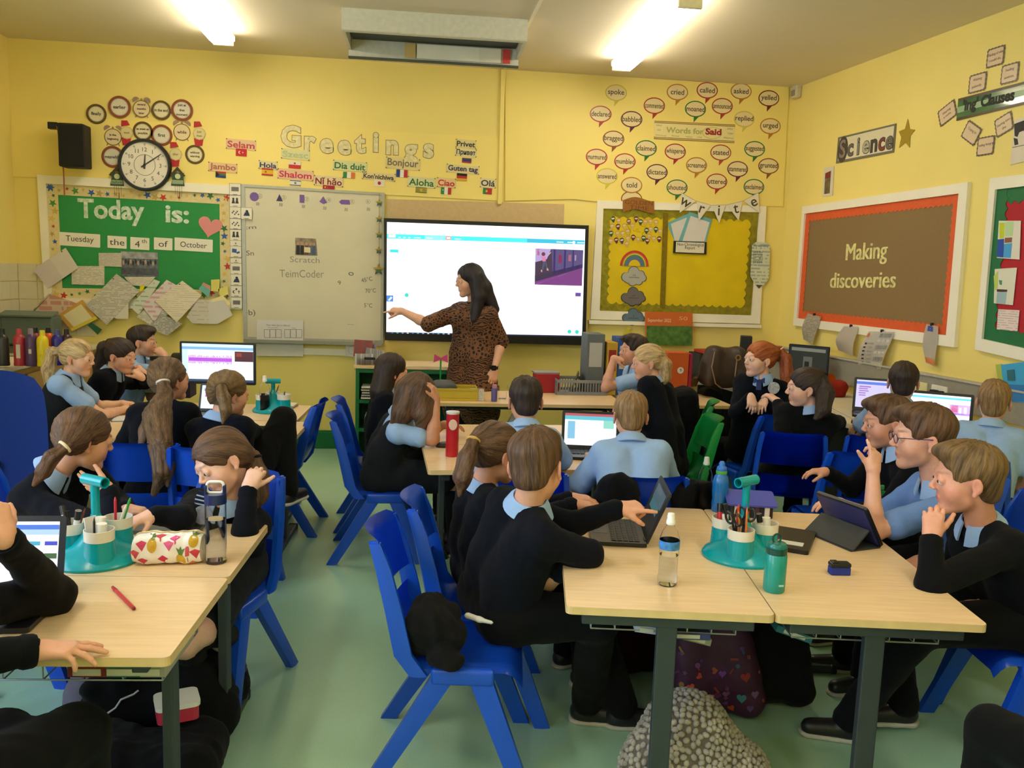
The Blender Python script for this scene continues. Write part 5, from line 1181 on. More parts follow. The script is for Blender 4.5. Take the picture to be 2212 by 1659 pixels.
def hairmat(name,c,c2):
    m=mat('hair_'+name,c,.58,noise=0);nt=m.node_tree;N=nt.nodes;L=nt.links;b=N['Principled BSDF']
    a=N.new('ShaderNodeAttribute');a.attribute_name='strand'
    n=N.new('ShaderNodeTexNoise');n.inputs['Scale'].default_value=260;n.inputs['Detail'].default_value=3;L.new(a.outputs['Vector'],n.inputs['Vector'])
    n2=N.new('ShaderNodeTexNoise');n2.inputs['Scale'].default_value=60;L.new(a.outputs['Vector'],n2.inputs['Vector'])
    ad=N.new('ShaderNodeMath');ad.operation='ADD';L.new(n.outputs['Fac'],ad.inputs[0]);L.new(n2.outputs['Fac'],ad.inputs[1])
    r=N.new('ShaderNodeMapRange');r.inputs['From Min'].default_value=.75;r.inputs['From Max'].default_value=1.25;L.new(ad.outputs[0],r.inputs['Value'])
    x=N.new('ShaderNodeMix');x.data_type='RGBA';x.inputs[6].default_value=(*srgb(c),1);x.inputs[7].default_value=(*srgb(c2),1);L.new(r.outputs[0],x.inputs[0]);L.new(x.outputs[2],b.inputs['Base Color'])
    bp=N.new('ShaderNodeBump');bp.inputs['Strength'].default_value=.55;bp.inputs['Distance'].default_value=.004;L.new(ad.outputs[0],bp.inputs['Height']);L.new(bp.outputs[0],b.inputs['Normal'])
    b.inputs['Anisotropic'].default_value=.4
    return m
HAIR={'brown':('3b281b','6e4e36'),'dark':('1d1512','3c2a22'),'light':('4e3a26','84663f'),'blonde':('8a6a42','d8bc8a'),'red':('6b2c10','b4602c'),'black':('0e0b10','241a22'),'fair':('6a4e30','a5835a'),'long':('43301f','7a5c40')}
def cloth(name,c,rough=.9,f=1):return mat('cloth_'+name,c,rough,noise=.08,scale=300,bump=.25,bscale=1400,sheen=.03,spec=.15)
M_NAVY=cloth('navy_wool','0b0e18');M_BLKW=cloth('black_wool','0c0d11');M_SHIRT=cloth('light_blue_cotton','9ab8e2');M_PINA=cloth('charcoal_pinafore','1d2025')
M_TROU=cloth('black_trousers','0c0d0f');M_SHOE=mat('black_shoe','1b1b1c',.4);M_SOLE=mat('white_sole','b8b4a8',.6)
M_EYE=mat('eye_white','e8e2dc',.15,noise=.02);M_IRIS=mat('iris','3a2a1c',.1,noise=.1,scale=300)
def rotm(yaw,pitch=0,roll=0):
    """frame of a head looking along yaw (0 = +x, 90 = +y), pitch up, roll to its right; columns right, forward, up"""
    y,p,r=radians(yaw),radians(pitch),radians(roll)
    f=V(cos(y)*cos(p),sin(y)*cos(p),sin(p));u0=V(-cos(y)*sin(p),-sin(y)*sin(p),cos(p));r0=np.cross(f,u0)
    return np.stack([r0*cos(r)-u0*sin(r),f,u0*cos(r)+r0*sin(r)],1)
def hand(F,w,y,zb,side,s,curl=(.3,.3,.35,.4),thumb=.4,spread=.12,pose=None):
    """palm, four fingers and a thumb. w wrist, y finger direction, zb back of the hand, side +1 when the thumb is on the x = y cross zb side"""
    y=nz(y);zb=nz(zb-np.dot(zb,y)*y);x=np.cross(y,zb)*side
    P=lambda a,b,c:w+(x*a+y*b+zb*c)*s
    F.rc(w-y*.008*s,w+y*.012*s,.0175*s,.0195*s,.015)
    kn=[]
    for i,(a,b)in enumerate(((.027,.073),(.0095,.079),(-.0085,.075),(-.0255,.066))):
        k0=P(a*.55,.012,0);k1=P(a,b,0);F.rc(k0,k1,.0145*s,.0105*s,.016);kn.append(k1)
    F.rc(P(.004,.03,-.006),P(-.006,.05,-.006),.016*s,.014*s,.012)
    for i,(L,r)in enumerate(((.060,.0085),(.068,.0088),(.063,.0083),(.048,.0073))):
        c=curl[i]if not isinstance(curl,float)else curl
        p=kn[i];d=nz(y+x*spread*(1.3-i*.85));ang=0
        for j,fr in enumerate((.44,.31,.25)):
            ang+=c*(1.15,1.35,.9)[j];q=d*cos(ang)-zb*sin(ang);e=p+q*L*fr*s
            F.rc(p,e,r*s*(1-.09*j),r*s*(.93-.1*j),.0035);p=e
    t0=P(.016,.018,-.006);t1=t0+nz(x*.75+y*.72-zb*.35)*.036*s;d=nz(x*(.75-.7*thumb)+y*.8-zb*(.25+.5*thumb));t2=t1+d*.030*s
    d2=nz(d-x*.4*thumb-zb*.2*thumb+y*.1);t3=t2+d2*.024*s
    F.rc(t0,t1,.0155*s,.0115*s,.014);F.rc(t1,t2,.0108*s,.0095*s,.004);F.rc(t2,t3,.0095*s,.0075*s,.003)
    return F
def ik(a,c,l1,l2,hint):
    a,c=np.asarray(a),np.asarray(c);d=c-a;L=np.linalg.norm(d)
    if L>(l1+l2)*.995:k=L/(l1+l2)*1.006;l1*=k;l2*=k
    x=(l1*l1-l2*l2+L*L)/(2*L);h=max(l1*l1-x*x,1e-6)**.5;u=d/L;hn=np.asarray(hint,float);hn=nz(hn-u*np.dot(hn,u))
    return a+u*x+hn*h
def facecols(Vv,Hc,Hm,s,tone,brow,lips=1):
    """skin colours: lips, cheeks, brows and ears in the head's own frame"""
    q=(Vv-Hc)@Hm/s;c=np.tile(np.array(srgb(tone)),(len(Vv),1))
    g=lambda cx,cy,cz,r:np.exp(-(((q-V(cx,cy,cz))/np.asarray(r))**2).sum(1))
    red=np.clip(g(.045,.055,-.035,(.022,.03,.02))+g(-.045,.055,-.035,(.022,.03,.02))+g(0,.1,-.03,(.014,.02,.012))*.7,0,1)
    ear=np.clip(g(.078,-.01,-.01,(.012,.03,.04))+g(-.078,-.01,-.01,(.012,.03,.04)),0,1)
    c=c*(1-(.25*red+.3*ear)[:,None])+np.array(srgb('c8604c'))*(.25*red+.3*ear)[:,None]
    lip=np.clip(g(0,.086,-.0585,(.018,.02,.0062))*1.3,0,1)*.75*lips;c=c*(1-lip[:,None])+np.array(srgb('b05a50'))*lip[:,None]
    br=np.clip((g(.033,.082,.0265,(.017,.03,.0036))+g(-.033,.082,.0265,(.017,.03,.0036)))*1.4,0,1)*.6;c=c*(1-br[:,None])+np.array(srgb(brow))*br[:,None]
    return c
def head(F,Hc,Hm,s,nb):
    L=lambda x,y,z:Hc+Hm@V(x,y,z)*s
    R=lambda r:np.asarray(r)*s
    F.ell(L(0,-.014,.030),R((.072,.090,.078)),Hm,.001)
    F.ell(L(0,.026,-.030),R((.056,.058,.072)),Hm,.03*s)
    F.rc(L(-.030,.010,-.060),L(-.010,.058,-.090),.021*s,.017*s,.022*s);F.rc(L(.030,.010,-.060),L(.010,.058,-.090),.021*s,.017*s,.022*s)
    F.ell(L(0,.068,-.091),R((.016,.012,.014)),Hm,.012*s)
    for e in(-1,1):
        F.ell(L(e*.037,.046,-.034),R((.025,.025,.028)),Hm,.022*s)
        F.ell(L(e*.031,.093,.001),R((.017,.0105,.0105)),Hm,.010*s,sub=True)
        F.ell(L(e*.031,.0735,.003),R((.0152,.0145,.0135)),Hm,.003*s)
        F.ell(L(e*.030,.0895,-.002),R((.0125,.008,.0064)),Hm,.0025*s,sub=True)
    F.rc(L(-.024,.076,.022),L(.024,.076,.022),.0088*s,.0088*s,.014*s)
    F.rc(L(0,.083,.004),L(0,.0985,-.021),.0062*s,.0088*s,.009*s)
    for e in(-1,1):F.ell(L(e*.0092,.0925,-.0265),R((.0064,.008,.0058)),Hm,.005*s)
    F.rc(L(-.014,.0790,-.0545),L(.014,.0790,-.0535),.0048*s,.0050*s,.007*s);F.rc(L(-.011,.0785,-.0635),L(.011,.0785,-.0635),.0054*s,.0054*s,.006*s)
    F.rc(L(-.018,.0885,-.0585),L(.018,.0885,-.0585),.0028*s,.0028*s,.003*s,sub=True)
    for e in(-1,1):
        Em=Hm@np.array([[1,-.35*e,0],[.35*e,1,0],[0,0,1.]]);Em=Em/np.linalg.norm(Em,axis=0)
        F.ell(L(e*.076,-.012,-.008),R((.0075,.0155,.0260)),Em,.006*s)
        F.ell(L(e*.086,-.008,-.004),R((.008,.0105,.019)),Em,.004*s,sub=True)
        F.ell(L(e*.0765,-.004,-.034),R((.006,.008,.009)),Em,.005*s)
    F.rc(L(0,-.024,-.05),nb,.042*s,.046*s,.014*s)
def hairfield(F,Hc,Hm,s,style,tie=None,fringe=0):
    L=lambda x,y,z:Hc+Hm@V(x,y,z)*s
    R=lambda r:np.asarray(r)*s
    if style=='short':
        F.ell(L(0,-.016,.038),R((.080,.099,.080)),Hm,.001);F.ell(L(0,-.052,-.030),R((.056,.046,.056)),Hm,.03*s);F.ell(L(0,.030,.085),R((.058,.058,.030)),Hm,.03*s)
        F.rc(L(-.035,.055,.092),L(.03,.075,.083),.020*s,.016*s,.02*s)
        F.ell(L(0,.118,-.026),R((.088,.075,.106)),Hm,.012*s,sub=True)
        for e in(-1,1):F.ell(L(e*.085,.004,-.026),R((.03,.030,.042)),Hm,.008*s,sub=True);F.ell(L(e*.05,.09,.02),R((.03,.04,.032)),Hm,.008*s,sub=True)
        F.half(L(0,-.07,-.078),Hm@V(0,.35,-1),.012*s)
    else:
        F.ell(L(0,-.014,.034),R((.080,.097,.084)),Hm,.001);F.ell(L(0,-.03,0),R((.076,.078,.075)),Hm,.02*s)
        F.ell(L(0,.125,-.030),R((.080,.080,.106)),Hm,.012*s,sub=True)
        if style!='long':
            for e in(-1,1):F.ell(L(e*.088,.002,-.020),R((.028,.028,.036)),Hm,.008*s,sub=True)
            F.half(L(0,-.06,-.055),Hm@V(0,.5,-1),.015*s)
    return F
def strands(Vv,Hc,Hm,s,axis,tail):
    q=(Vv-Hc)@Hm/s;a=nz(axis);al=q@a;perp=q-al[:,None]*a;pr=perp/(np.linalg.norm(perp,axis=1,keepdims=True)+.02)*.1
    sv=pr+a*(al*.10)[:,None];
    if tail is not None:
        P,Rr=tail;P=np.array(P);best=np.full(len(Vv),9.);out=sv.copy();acc=0
        for i in range(len(P)-1):
            d=P[i+1]-P[i];L=np.linalg.norm(d);u=d/L;w=Vv-P[i];t=np.clip(w@u/L,0,1);pv=w-(t*L)[:,None]*u;dist=np.linalg.norm(pv,axis=1)-(Rr[i]+(Rr[i+1]-Rr[i])*t)
            m=dist<best;e1=nz(np.cross(u,V(.3,1,.1)));e2=np.cross(u,e1)
            o=np.stack([pv@e1,pv@e2,(acc+t*L)*.12],1)*1.0;out[m]=o[m]+5;best=np.minimum(best,dist);acc+=L
        hd=np.linalg.norm((q-V(0,-.014,.03))/V(.08,.097,.084),axis=1);m=(best<.004)&(hd>1.06);sv[m]=out[m]
    return sv
PEOPLE=[]
def person(label,Hc,yaw,pitch=0,roll=0,s=.92,hair='brown',style='short',tie=None,tail=None,tiecol='e8e0d4',pelvis=None,body=None,lean=None,top='jumper',topm=None,bottom='trousers',tone='d8a083',
arms=(None,None),knees=None,feet=None,near=True,legs=True,collar=True,spread_sh=1.0,extra=None,brow=None,cat='person',neck=None,socks=None,shoe=None,sleeve=.62,fringe=None,hairk=1.0,seatz=.40,shy=None,bk=None):
    """one figure. Hc head centre, yaw direction of the face, pelvis hip centre, body yaw of the chest; arms = (left, right) dicts with elbow, wrist, hand direction"""
    s*=1.08;bk=bk*1.05 if bk else None
    Hc=V(*Hc);body=yaw if body is None else body;Hm=rotm(yaw,pitch,roll)
    by=radians(body);f=V(cos(by),sin(by),0);r=V(sin(by),-cos(by),0)
    hs=s;k=bk or s/.92
    neckb=V(*neck)if neck is not None else Hc-Hm[:,2]*.118*hs-Hm[:,1]*.035*hs+V(0,0,-.0)
    pel=V(*pelvis)if pelvis is not None else V(neckb[0]-f[0]*.08,neckb[1]-f[1]*.08,seatz+.09)
    up=nz(neckb-pel);base=V(pel[0],pel[1],0)
    root=empty('person',base,0,label,cat,None)
    rr=nz(r-np.dot(r,up)*up);ff=np.cross(up,rr)
    if shy is not None:rr=nz(rr+up*shy)
    chest=neckb-up*.105*k;mid=(pel+chest)/2-ff*.012*k
    sh=[neckb-up*.052*k+rr*(e*.119*k*spread_sh)-ff*.004 for e in(-1,1)]
    h=.0042 if near else .006;hb=.0085 if near else .011
    Ls=Hc+Hm@V(0,0,0)
    # ---- arms
    A=[]
    for i,a in enumerate(arms):
        e=(-1,1)[i];a=a or dict(w=pel+f*.22*k+r*e*.10*k+V(0,0,.02),d=f-V(0,0,.2))
        w=V(*a['w']);el=V(*a['e'])if 'e' in a else ik(sh[i],w,.225*k,.205*k,V(*a['hint'])if 'hint' in a else(rr*e*.5-ff*.3-V(0,0,1.)))
        A.append((sh[i],el,w,a))
    bare=top in('shirt','pinafore','teacher')
    # ---- skin: head and neck, then each forearm and hand, one mesh
    F=Field();head(F,Hc,Hm,hs,neckb-up*.02)
    F.rc(neckb-up*.01,neckb-up*.05,.042*k,.034*k,.02)
    F.rc(neckb-up*.03,pel,.045*k,.05*k,.02)
    hs_=.80*k if near is not None else .8*k
    for i,(S,E_,W_,a)in enumerate(A):
        if a.get('hide'):continue
        fd=nz(W_-E_);F.rc(neckb-up*.05,S,.034*k,.03*k,.02);F.rc(S,E_,.03*k,.026*k,.01)
        if bare:F.rc(S+(E_-S)*.3,E_,.037*k,.031*k,.01);F.rc(E_,E_+(W_-E_)*.3,.032*k,.031*k,.02);F.rc(E_+(W_-E_)*.3,W_,.031*k,.020*k,.02)
        else:F.rc(E_,W_,.024*k,.0185*k,.01)
        d=V(*a['d'])if 'd' in a else fd;zb=V(*a['b'])if 'b' in a else V(0,0,1)
        hand(F,W_,d,zb,a.get('side',(1,-1)[i]),hs_*1.02,a.get('curl',(.3,.32,.36,.4)),a.get('thumb',.4),a.get('spread',.12))
    # hips and legs
    kn=[V(*p)for p in knees]if knees is not None else[pel+f*.37*k+r*e*.085*k+V(0,0,-.03)for e in(-1,1)]
    ft=[V(*p)for p in feet]if feet is not None else[V(kn_[0]+f[0]*.02,kn_[1]+f[1]*.02,.075)for kn_ in kn]
    hip=[pel+rr*e*.075*k for e in(-1,1)]
    g=1 if bottom=='skirt' else .62
    if legs:
        for i in(0,1):F.rc(pel,kn[i],.05*k,.046*k*g,.01);F.rc(kn[i],ft[i],.044*k*g,.030*k*g,.015)
    VV,QQ=nets(F,.0042 if near else .0056,.003)
    keep=np.linalg.norm(VV-(Hc-Hm[:,2]*.03*hs),axis=1)<.155*hs
    for S,E_,W_,a in A:
        if a.get('hide'):continue
        s0=S+(E_-S)*.45 if bare else E_+(W_-E_)*.80;L_=W_+nz(W_-E_)*.05-s0;t_=np.clip((VV-s0)@L_/(L_@L_),0,1);keep|=(np.linalg.norm(VV-s0-t_[:,None]*L_,axis=1)<.055)|(np.linalg.norm(VV-W_,axis=1)<.17)
    VV,QQ=coarsen(VV,QQ,keep)
    bc={'brown':'5a4030','dark':'2a1c16','light':'8a6a48','blonde':'a88a60','red':'9a5c34','black':'1c1418','fair':'94744e','long':'5a4432'}[hair]
    mknp('body',VV,QQ,M_SKIN,root,base,facecols(VV,Hc,Hm,hs,tone,brow or bc))
    for e in(-1,1):
        ec=Hc+Hm@V(e*.0305,.0745,0)*hs;bm=bmesh.new();bmesh.ops.create_uvsphere(bm,u_segments=14,v_segments=10,radius=.0126*hs);me=bpy.data.meshes.new('eye');bm.to_mesh(me);bm.free()
        o=link('eye',me,M_EYE,root,True,loc=Vector(ec-base));bm=bmesh.new();M4=Matrix([list(Hm[i])+[0]for i in range(3)]+[[0,0,0,1]])
        ic=Vector(Hm@V(-e*.0+.0,.0085,-.0005)*hs);bmesh.ops.create_uvsphere(bm,u_segments=10,v_segments=8,radius=.0062*hs,matrix=Matrix.Translation(ic));me=bpy.data.meshes.new('iris');bm.to_mesh(me);bm.free();link('iris',me,M_IRIS,o,True)
    # ---- hair
    F=Field();hairfield(F,Hc,Hm,hs,style)
    T=None;ax=V(0,-.35,1)
    if tail:
        tp=[V(*p)for p in tail[0]];tr_=list(tail[1]);T=(tp,tr_)
        if style=='pony':
            tl=(tp[0]-Hc)@Hm/hs;ax=nz(tl-V(0,-.01,.02));F.rc(Hc+Hm@(V(0,-.02,.02)+(tl-V(0,-.02,.02))*.55)*hs,tp[0],.055*hs,tr_[0]*1.0,.03*hs)
        for i in range(len(tp)-1):F.rc(tp[i],tp[i+1],tr_[i],tr_[i+1],.012)
    if style=='long':ax=V(0,0,1)
    if extra and 'locks' in extra:
        for P_,R_ in extra['locks']:F.chain([V(*p)for p in P_],R_,.018)
    v_,q_=nets(F,.0042 if near else .006,.01);sv=strands(v_,Hc,Hm,hs,ax,T);n_=vnormals(v_,q_)
    amp=(.0026 if style=='short' else .0022)*hairk;dis=sn(sv,3,120)*amp+sn(sv,5,300)*amp*.5
    if style=='short':ql=(v_-Hc)@Hm/hs;dis+=np.clip(ql[:,2]-.04,0,1)*.03*sn(sv,8,60)
    dis=dis*np.clip((((v_-Hc)@Hm)[:,2]/hs+.07)*14,.15,1)if style=='short' else dis
    v_=v_+n_*dis[:,None]
    if 'hair_'+hair not in MATS:hairmat(hair,*HAIR[hair])
    ho=mknp('hair',v_,q_,MATS['hair_'+hair],root,base,sv=sv)
    if style=='pony' and tail:
        d=Vector(nz(T[0][1]-T[0][0]));qm=d.to_track_quat('Z','Y').to_matrix().to_4x4();bm=bmesh.new();R0=T[1][0]*1.08
        tube(bm,[(Matrix.Translation(Vector(T[0][0]-base))@qm)@Vector((R0*cos(t),R0*sin(t),0))for t in(2*pi*i/16 for i in range(16))],.006,7,True);bmobj('hair_tie',bm,cloth('tie_'+tiecol,tiecol),ho,smooth=60)
    # ---- clothes
    seed=len(PEOPLE)+11;PEOPLE.append(root)
    def torso(F,e,low=True):
        for x in(-1,1):
            F.rc(pel+rr*x*.062*k+up*.02,mid+rr*x*.058*k,(.083*k+e),(.078*k+e),.03);F.rc(mid+rr*x*.058*k,chest+rr*x*.068*k,.078*k+e,.078*k+e,.03)
            F.rc(chest+rr*x*.06*k+up*.02,sh[(x+1)//2]-rr*x*.015*k,.056*k+e,.042*k+e,.03)
            F.rc(neckb-up*.022*k,sh[(x+1)//2]-up*.004,.043*k+e,.044*k+e,.02)
    def sleeves(F,e,frac,e2=None):
        for S,E_,W_,a in A:
            if a.get('hide'):continue
            if frac<=1:
                F.rc(S,S+(E_-S)*frac,.042*k+e,(.041*k+(e2 if e2 is not None else e)),.025)
            else:F.rc(S,E_,.041*k+e,.035*k+e,.025);F.rc(E_,E_+(W_-E_)*.93,.035*k+e,.023*k+e,.02)
    def garment(name,F,m,hh,amp,fq=1.0):
        v_,q_=nets(F,hh,.008);n_=vnormals(v_,q_);v_=v_+n_*(fold(v_,seed,fq)*amp)[:,None];return mknp(name,v_,q_,m,root,base)
    shirt_m=topm if(topm and top!='jumper')else M_SHIRT
    if top=='jumper':
        F=Field();torso(F,.009);sleeves(F,.008,2);garment('jumper',F,topm or M_NAVY,hb,.0045)
        for S,E_,W_,a in A:
            if a.get('hide'):continue
            fd=nz(W_-E_);c_=E_+(W_-E_)*.975;bm=bmesh.new();qm=Matrix.Translation(Vector(c_-base))@Vector(fd).to_track_quat('Z','Y').to_matrix().to_4x4()
            lathe(bm,[(.030*k,-.03),(.0325*k,-.022),(.0315*k,-.002),(.0285*k,.006),(.024*k,.004)],18,qm);bmobj('cuff',bm,topm or M_NAVY,root,smooth=60)
    elif top in('shirt','teacher'):
        F=Field();torso(F,.006 if top=='shirt' else .016);sleeves(F,.004 if top=='shirt' else .012,sleeve,.014)
        if top=='teacher':extra['dress'](F,pel,rr,ff,up,k)
        for S,E_,W_,a in A:
            if a.get('hide'):continue
            u=nz(E_-S);F.half(S+(E_-S)*(sleeve+.02)+u*.0,u,.004)if False else None
        garment('shirt' if top=='shirt' else 'dress',F,shirt_m,hb,.0045 if top=='shirt' else .006)
    elif top=='pinafore':
        F=Field()
        for S,E_,W_,a in A:
            if not a.get('hide'):F.rc(S+rr*0,S+(E_-S)*sleeve,.046*k,.052*k,.02)
        for x in(-1,1):F.rc(neckb-up*.028*k,sh[(x+1)//2],.046*k,.050*k,.02);F.rc(chest+up*.02,sh[(x+1)//2],.07*k,.05*k,.02)
        garment('shirt',F,shirt_m,hb,.004)
        F=Field()
        for x in(-1,1):
            F.rc(pel+rr*x*.066*k+up*.02,mid+rr*x*.058*k,.092*k,.086*k,.03);F.rc(mid+rr*x*.058*k,chest+rr*x*.056*k+up*.01,.086*k,.084*k,.03)
            F.rc(chest+rr*x*.055*k+up*.01,neckb-up*.035*k+rr*x*.075*k,.07*k,.045*k,.02)
        for i in(0,1):F.rc(hip[i],kn[i]+(hip[i]-kn[i])*.15,.095*k,.085*k,.04)
        garment('pinafore',F,M_PINA,hb,.005)
    if bottom=='trousers' and legs:
        F=Field();F.rc(hip[0]-up*.01,hip[1]-up*.01,.088*k,.088*k,.03)
        for i in(0,1):F.rc(hip[i],kn[i],.084*k,.062*k,.03);F.rc(kn[i],ft[i],.060*k,.050*k,.02)
        garment('trousers',F,M_TROU,.012,.005)
    elif bottom=='skirt' and legs:
        if top!='pinafore':
            F=Field();F.rc(hip[0],hip[1],.09*k,.09*k,.03)
            for i in(0,1):F.rc(hip[i],kn[i]+(hip[i]-kn[i])*.2,.09*k,.08*k,.05)
            garment('skirt',F,M_PINA,.011,.006)
        F=Field()
        for i in(0,1):F.rc(kn[i]+(ft[i]-kn[i])*.25,ft[i],.049*k,.035*k,.01)
        garment('socks',F,socks or M_BLKW,.010,.001)
    if legs:
        for i in(0,1):
            d=V(*shoe[i])if shoe is not None else f+r*(-.15,.15)[i];d=nz(d*V(1,1,1));a_=ft[i];F=Field();dn=V(0,0,-1)
            dn=nz(dn-np.dot(dn,d)*d)
            F.rc(a_,a_+dn*.028*k,.036*k,.034*k,.01);F.rc(a_+dn*.035*k-d*.02*k,a_+dn*.042*k+d*.115*k,.034*k,.028*k,.02);F.half(a_+dn*.062*k,dn,.004)
            v_,q_=nets(F,.0095);so=mknp('shoe',v_,q_,M_SHOE,root,base)
            Fs=Field();Fs.rc(a_+dn*.058*k-d*.022*k,a_+dn*.058*k+d*.118*k,.036*k,.031*k,.01);Fs.half(a_+dn*.070*k,dn,.002);Fs.half(a_+dn*.054*k,-dn,.002)
            v_,q_=nets(Fs,.008);mknp('sole',v_,q_,extra['sole']if extra and 'sole' in extra else M_SOLE,so,base)
    if collar and top!='teacher':
        nd=nz(Hc+Hm@V(0,-.022,-.05)*hs-neckb);c_=neckb-nd*.004;fx=nz(ff-np.dot(ff,nd)*nd);rx_=np.cross(fx,nd);bm=bmesh.new();rows=[]
        for j in range(25):
            t=-pi*.5+radians(14)+(2*pi-radians(28))*j/24;t2=t+pi  # gap at the front
            ang=pi/2+radians(12)+(2*pi-radians(24))*j/24;dv=fx*sin(ang)+rx_*cos(ang);fr=max(0,sin(ang))
            pts=[(.046*k,.024*k),(.049*k,.030*k),(.062*k,.016*k-.01*fr*k),(.074*k+.006*fr*k,-.010*k-.026*k*fr**2),(.070*k+.004*fr*k,-.013*k-.026*k*fr**2),(.056*k,.004*k)]
            rows.append([bm.verts.new(Vector(c_+dv*a-nd*(-b)-base))for a,b in pts])
        for a,b in zip(rows,rows[1:]):
            for i in range(6):bm.faces.new((a[i],a[(i+1)%6],b[(i+1)%6],b[i]))
        bm.faces.new(rows[0]);bm.faces.new(rows[-1][::-1]);bmobj('shirt_collar',bm,M_SHIRT,root,smooth=60)
    return dict(root=root,base=base,Hc=Hc,Hm=Hm,s=hs,k=k,neck=neckb,up=up,rr=rr,ff=ff,chest=chest,A=A,pel=pel)
def onhead(p,x,y,z):return p['Hc']+p['Hm']@V(x,y,z)*p['s']
PT=lambda x,y,Y:np.array(at(x,y,Y));OZ=lambda x,y,z:np.array(onz(x,y,z))
# ================================================================== things on and under the tables
OZV=lambda x,y,z:Vector(onz(x,y,z))
M_KEY=plast('24262a',.5);M_LAP=mat('laptop_black','1b1d20',.35,noise=.05,scale=30);M_LAPG=mat('laptop_grey','5f6367',.4,metal=.2,noise=.04)
def laptop(name,p,face,w=.29,d=.20,ang=108,label='',marks=(),col=None,bg='eef2fa',em=1.0,keys=True,cat='laptop',hp=None):
    """laptop at p (middle of its base on the table); the user sits on the side 'face' points to"""
    col=col or M_LAP
    e=empty(name,p,radians(face+90),label,cat)
    bm=bmesh.new();prism(bm,rrect(w,d,.012),.0,.014);base=bmobj('base',bm,col,e)
    if keys:
        bm=bmesh.new();prism(bm,rrect(w*.9,d*.52,.004,cy=.12*d),.014,.0148);bmobj('key_bed',bm,plast('131417',.5),e)
        km=bmesh.new();box(km,(0,0,0),(w*.9/13*.8,d*.52/5*.76,.003),bev=.0008,seg=1);kme=bpy.data.meshes.new('key');km.to_mesh(kme);km.free();kme.materials.append(M_KEY)
        for i in range(13):
            for j in range(5):
                o=bpy.data.objects.new('key',kme);COL.objects.link(o);o.parent=base;o.location=((i-6)*w*.9/13,.12*d+(j-2)*d*.52/5,.0160)
        bm=bmesh.new();prism(bm,rrect(w*.3,d*.26,.003,cy=-.31*d),.014,.0146);bmobj('touchpad',bm,plast('35383c',.35),base)
    a=radians(ang);hd=hp or d*1.0
    # lid hinged at the back edge; local frame: x right, y up along the lid, z out of the screen
    S=Matrix.Translation((0,d/2-.004,.012))@Matrix(((1,0,0,0),(0,-cos(a),-sin(a),0),(0,sin(a),-cos(a),0),(0,0,0,1)))
    lid=empty('screen_lid',(0,0,0));lid.parent=e;lid.matrix_basis=S
    bm=bmesh.new();prism(bm,rrect(w,hd,.012,cy=hd/2),-.006,0);o=bmobj('lid',bm,col,e);o.matrix_basis=S
    bm=bmesh.new();prism(bm,rrect(w*.9,hd*.82,.002,cy=hd*.52),.0,.0008);sc_=bmobj('display',bm,scr(bg,em),e);sc_.matrix_basis=S
    bpy.data.objects.remove(lid)
    for x0,y0,x1,y1,c in marks:
        bm=bmesh.new();X=lambda u:(u-.5)*w*.9;Y=lambda v:hd*.52+(.5-v)*hd*.82
        prism(bm,[(X(x0),Y(y1)),(X(x1),Y(y1)),(X(x1),Y(y0)),(X(x0),Y(y0))],.0008,.0012);bmobj('screen_mark',bm,scr(c,em),sc_)
    bm=bmesh.new()
    for s in(-1,1):cyl(bm,(s*w*.33-.02,d/2-.004,.012),(s*w*.33+.02,d/2-.004,.012),.006,n=10)
    bmobj('hinge',bm,M_BLK,e)
    return e
def bottle(name,p,prof,m,label,parts=(),cat='bottle',group=None,n=28):
    e=empty(name,p,0,label,cat,group)
    bm=bmesh.new();lathe(bm,prof,n);bmobj('body',bm,m,e,smooth=50)
    for nm,pr,mm in parts:bm=bmesh.new();lathe(bm,pr,n);bmobj(nm,bm,mm,e,smooth=50)
    return e
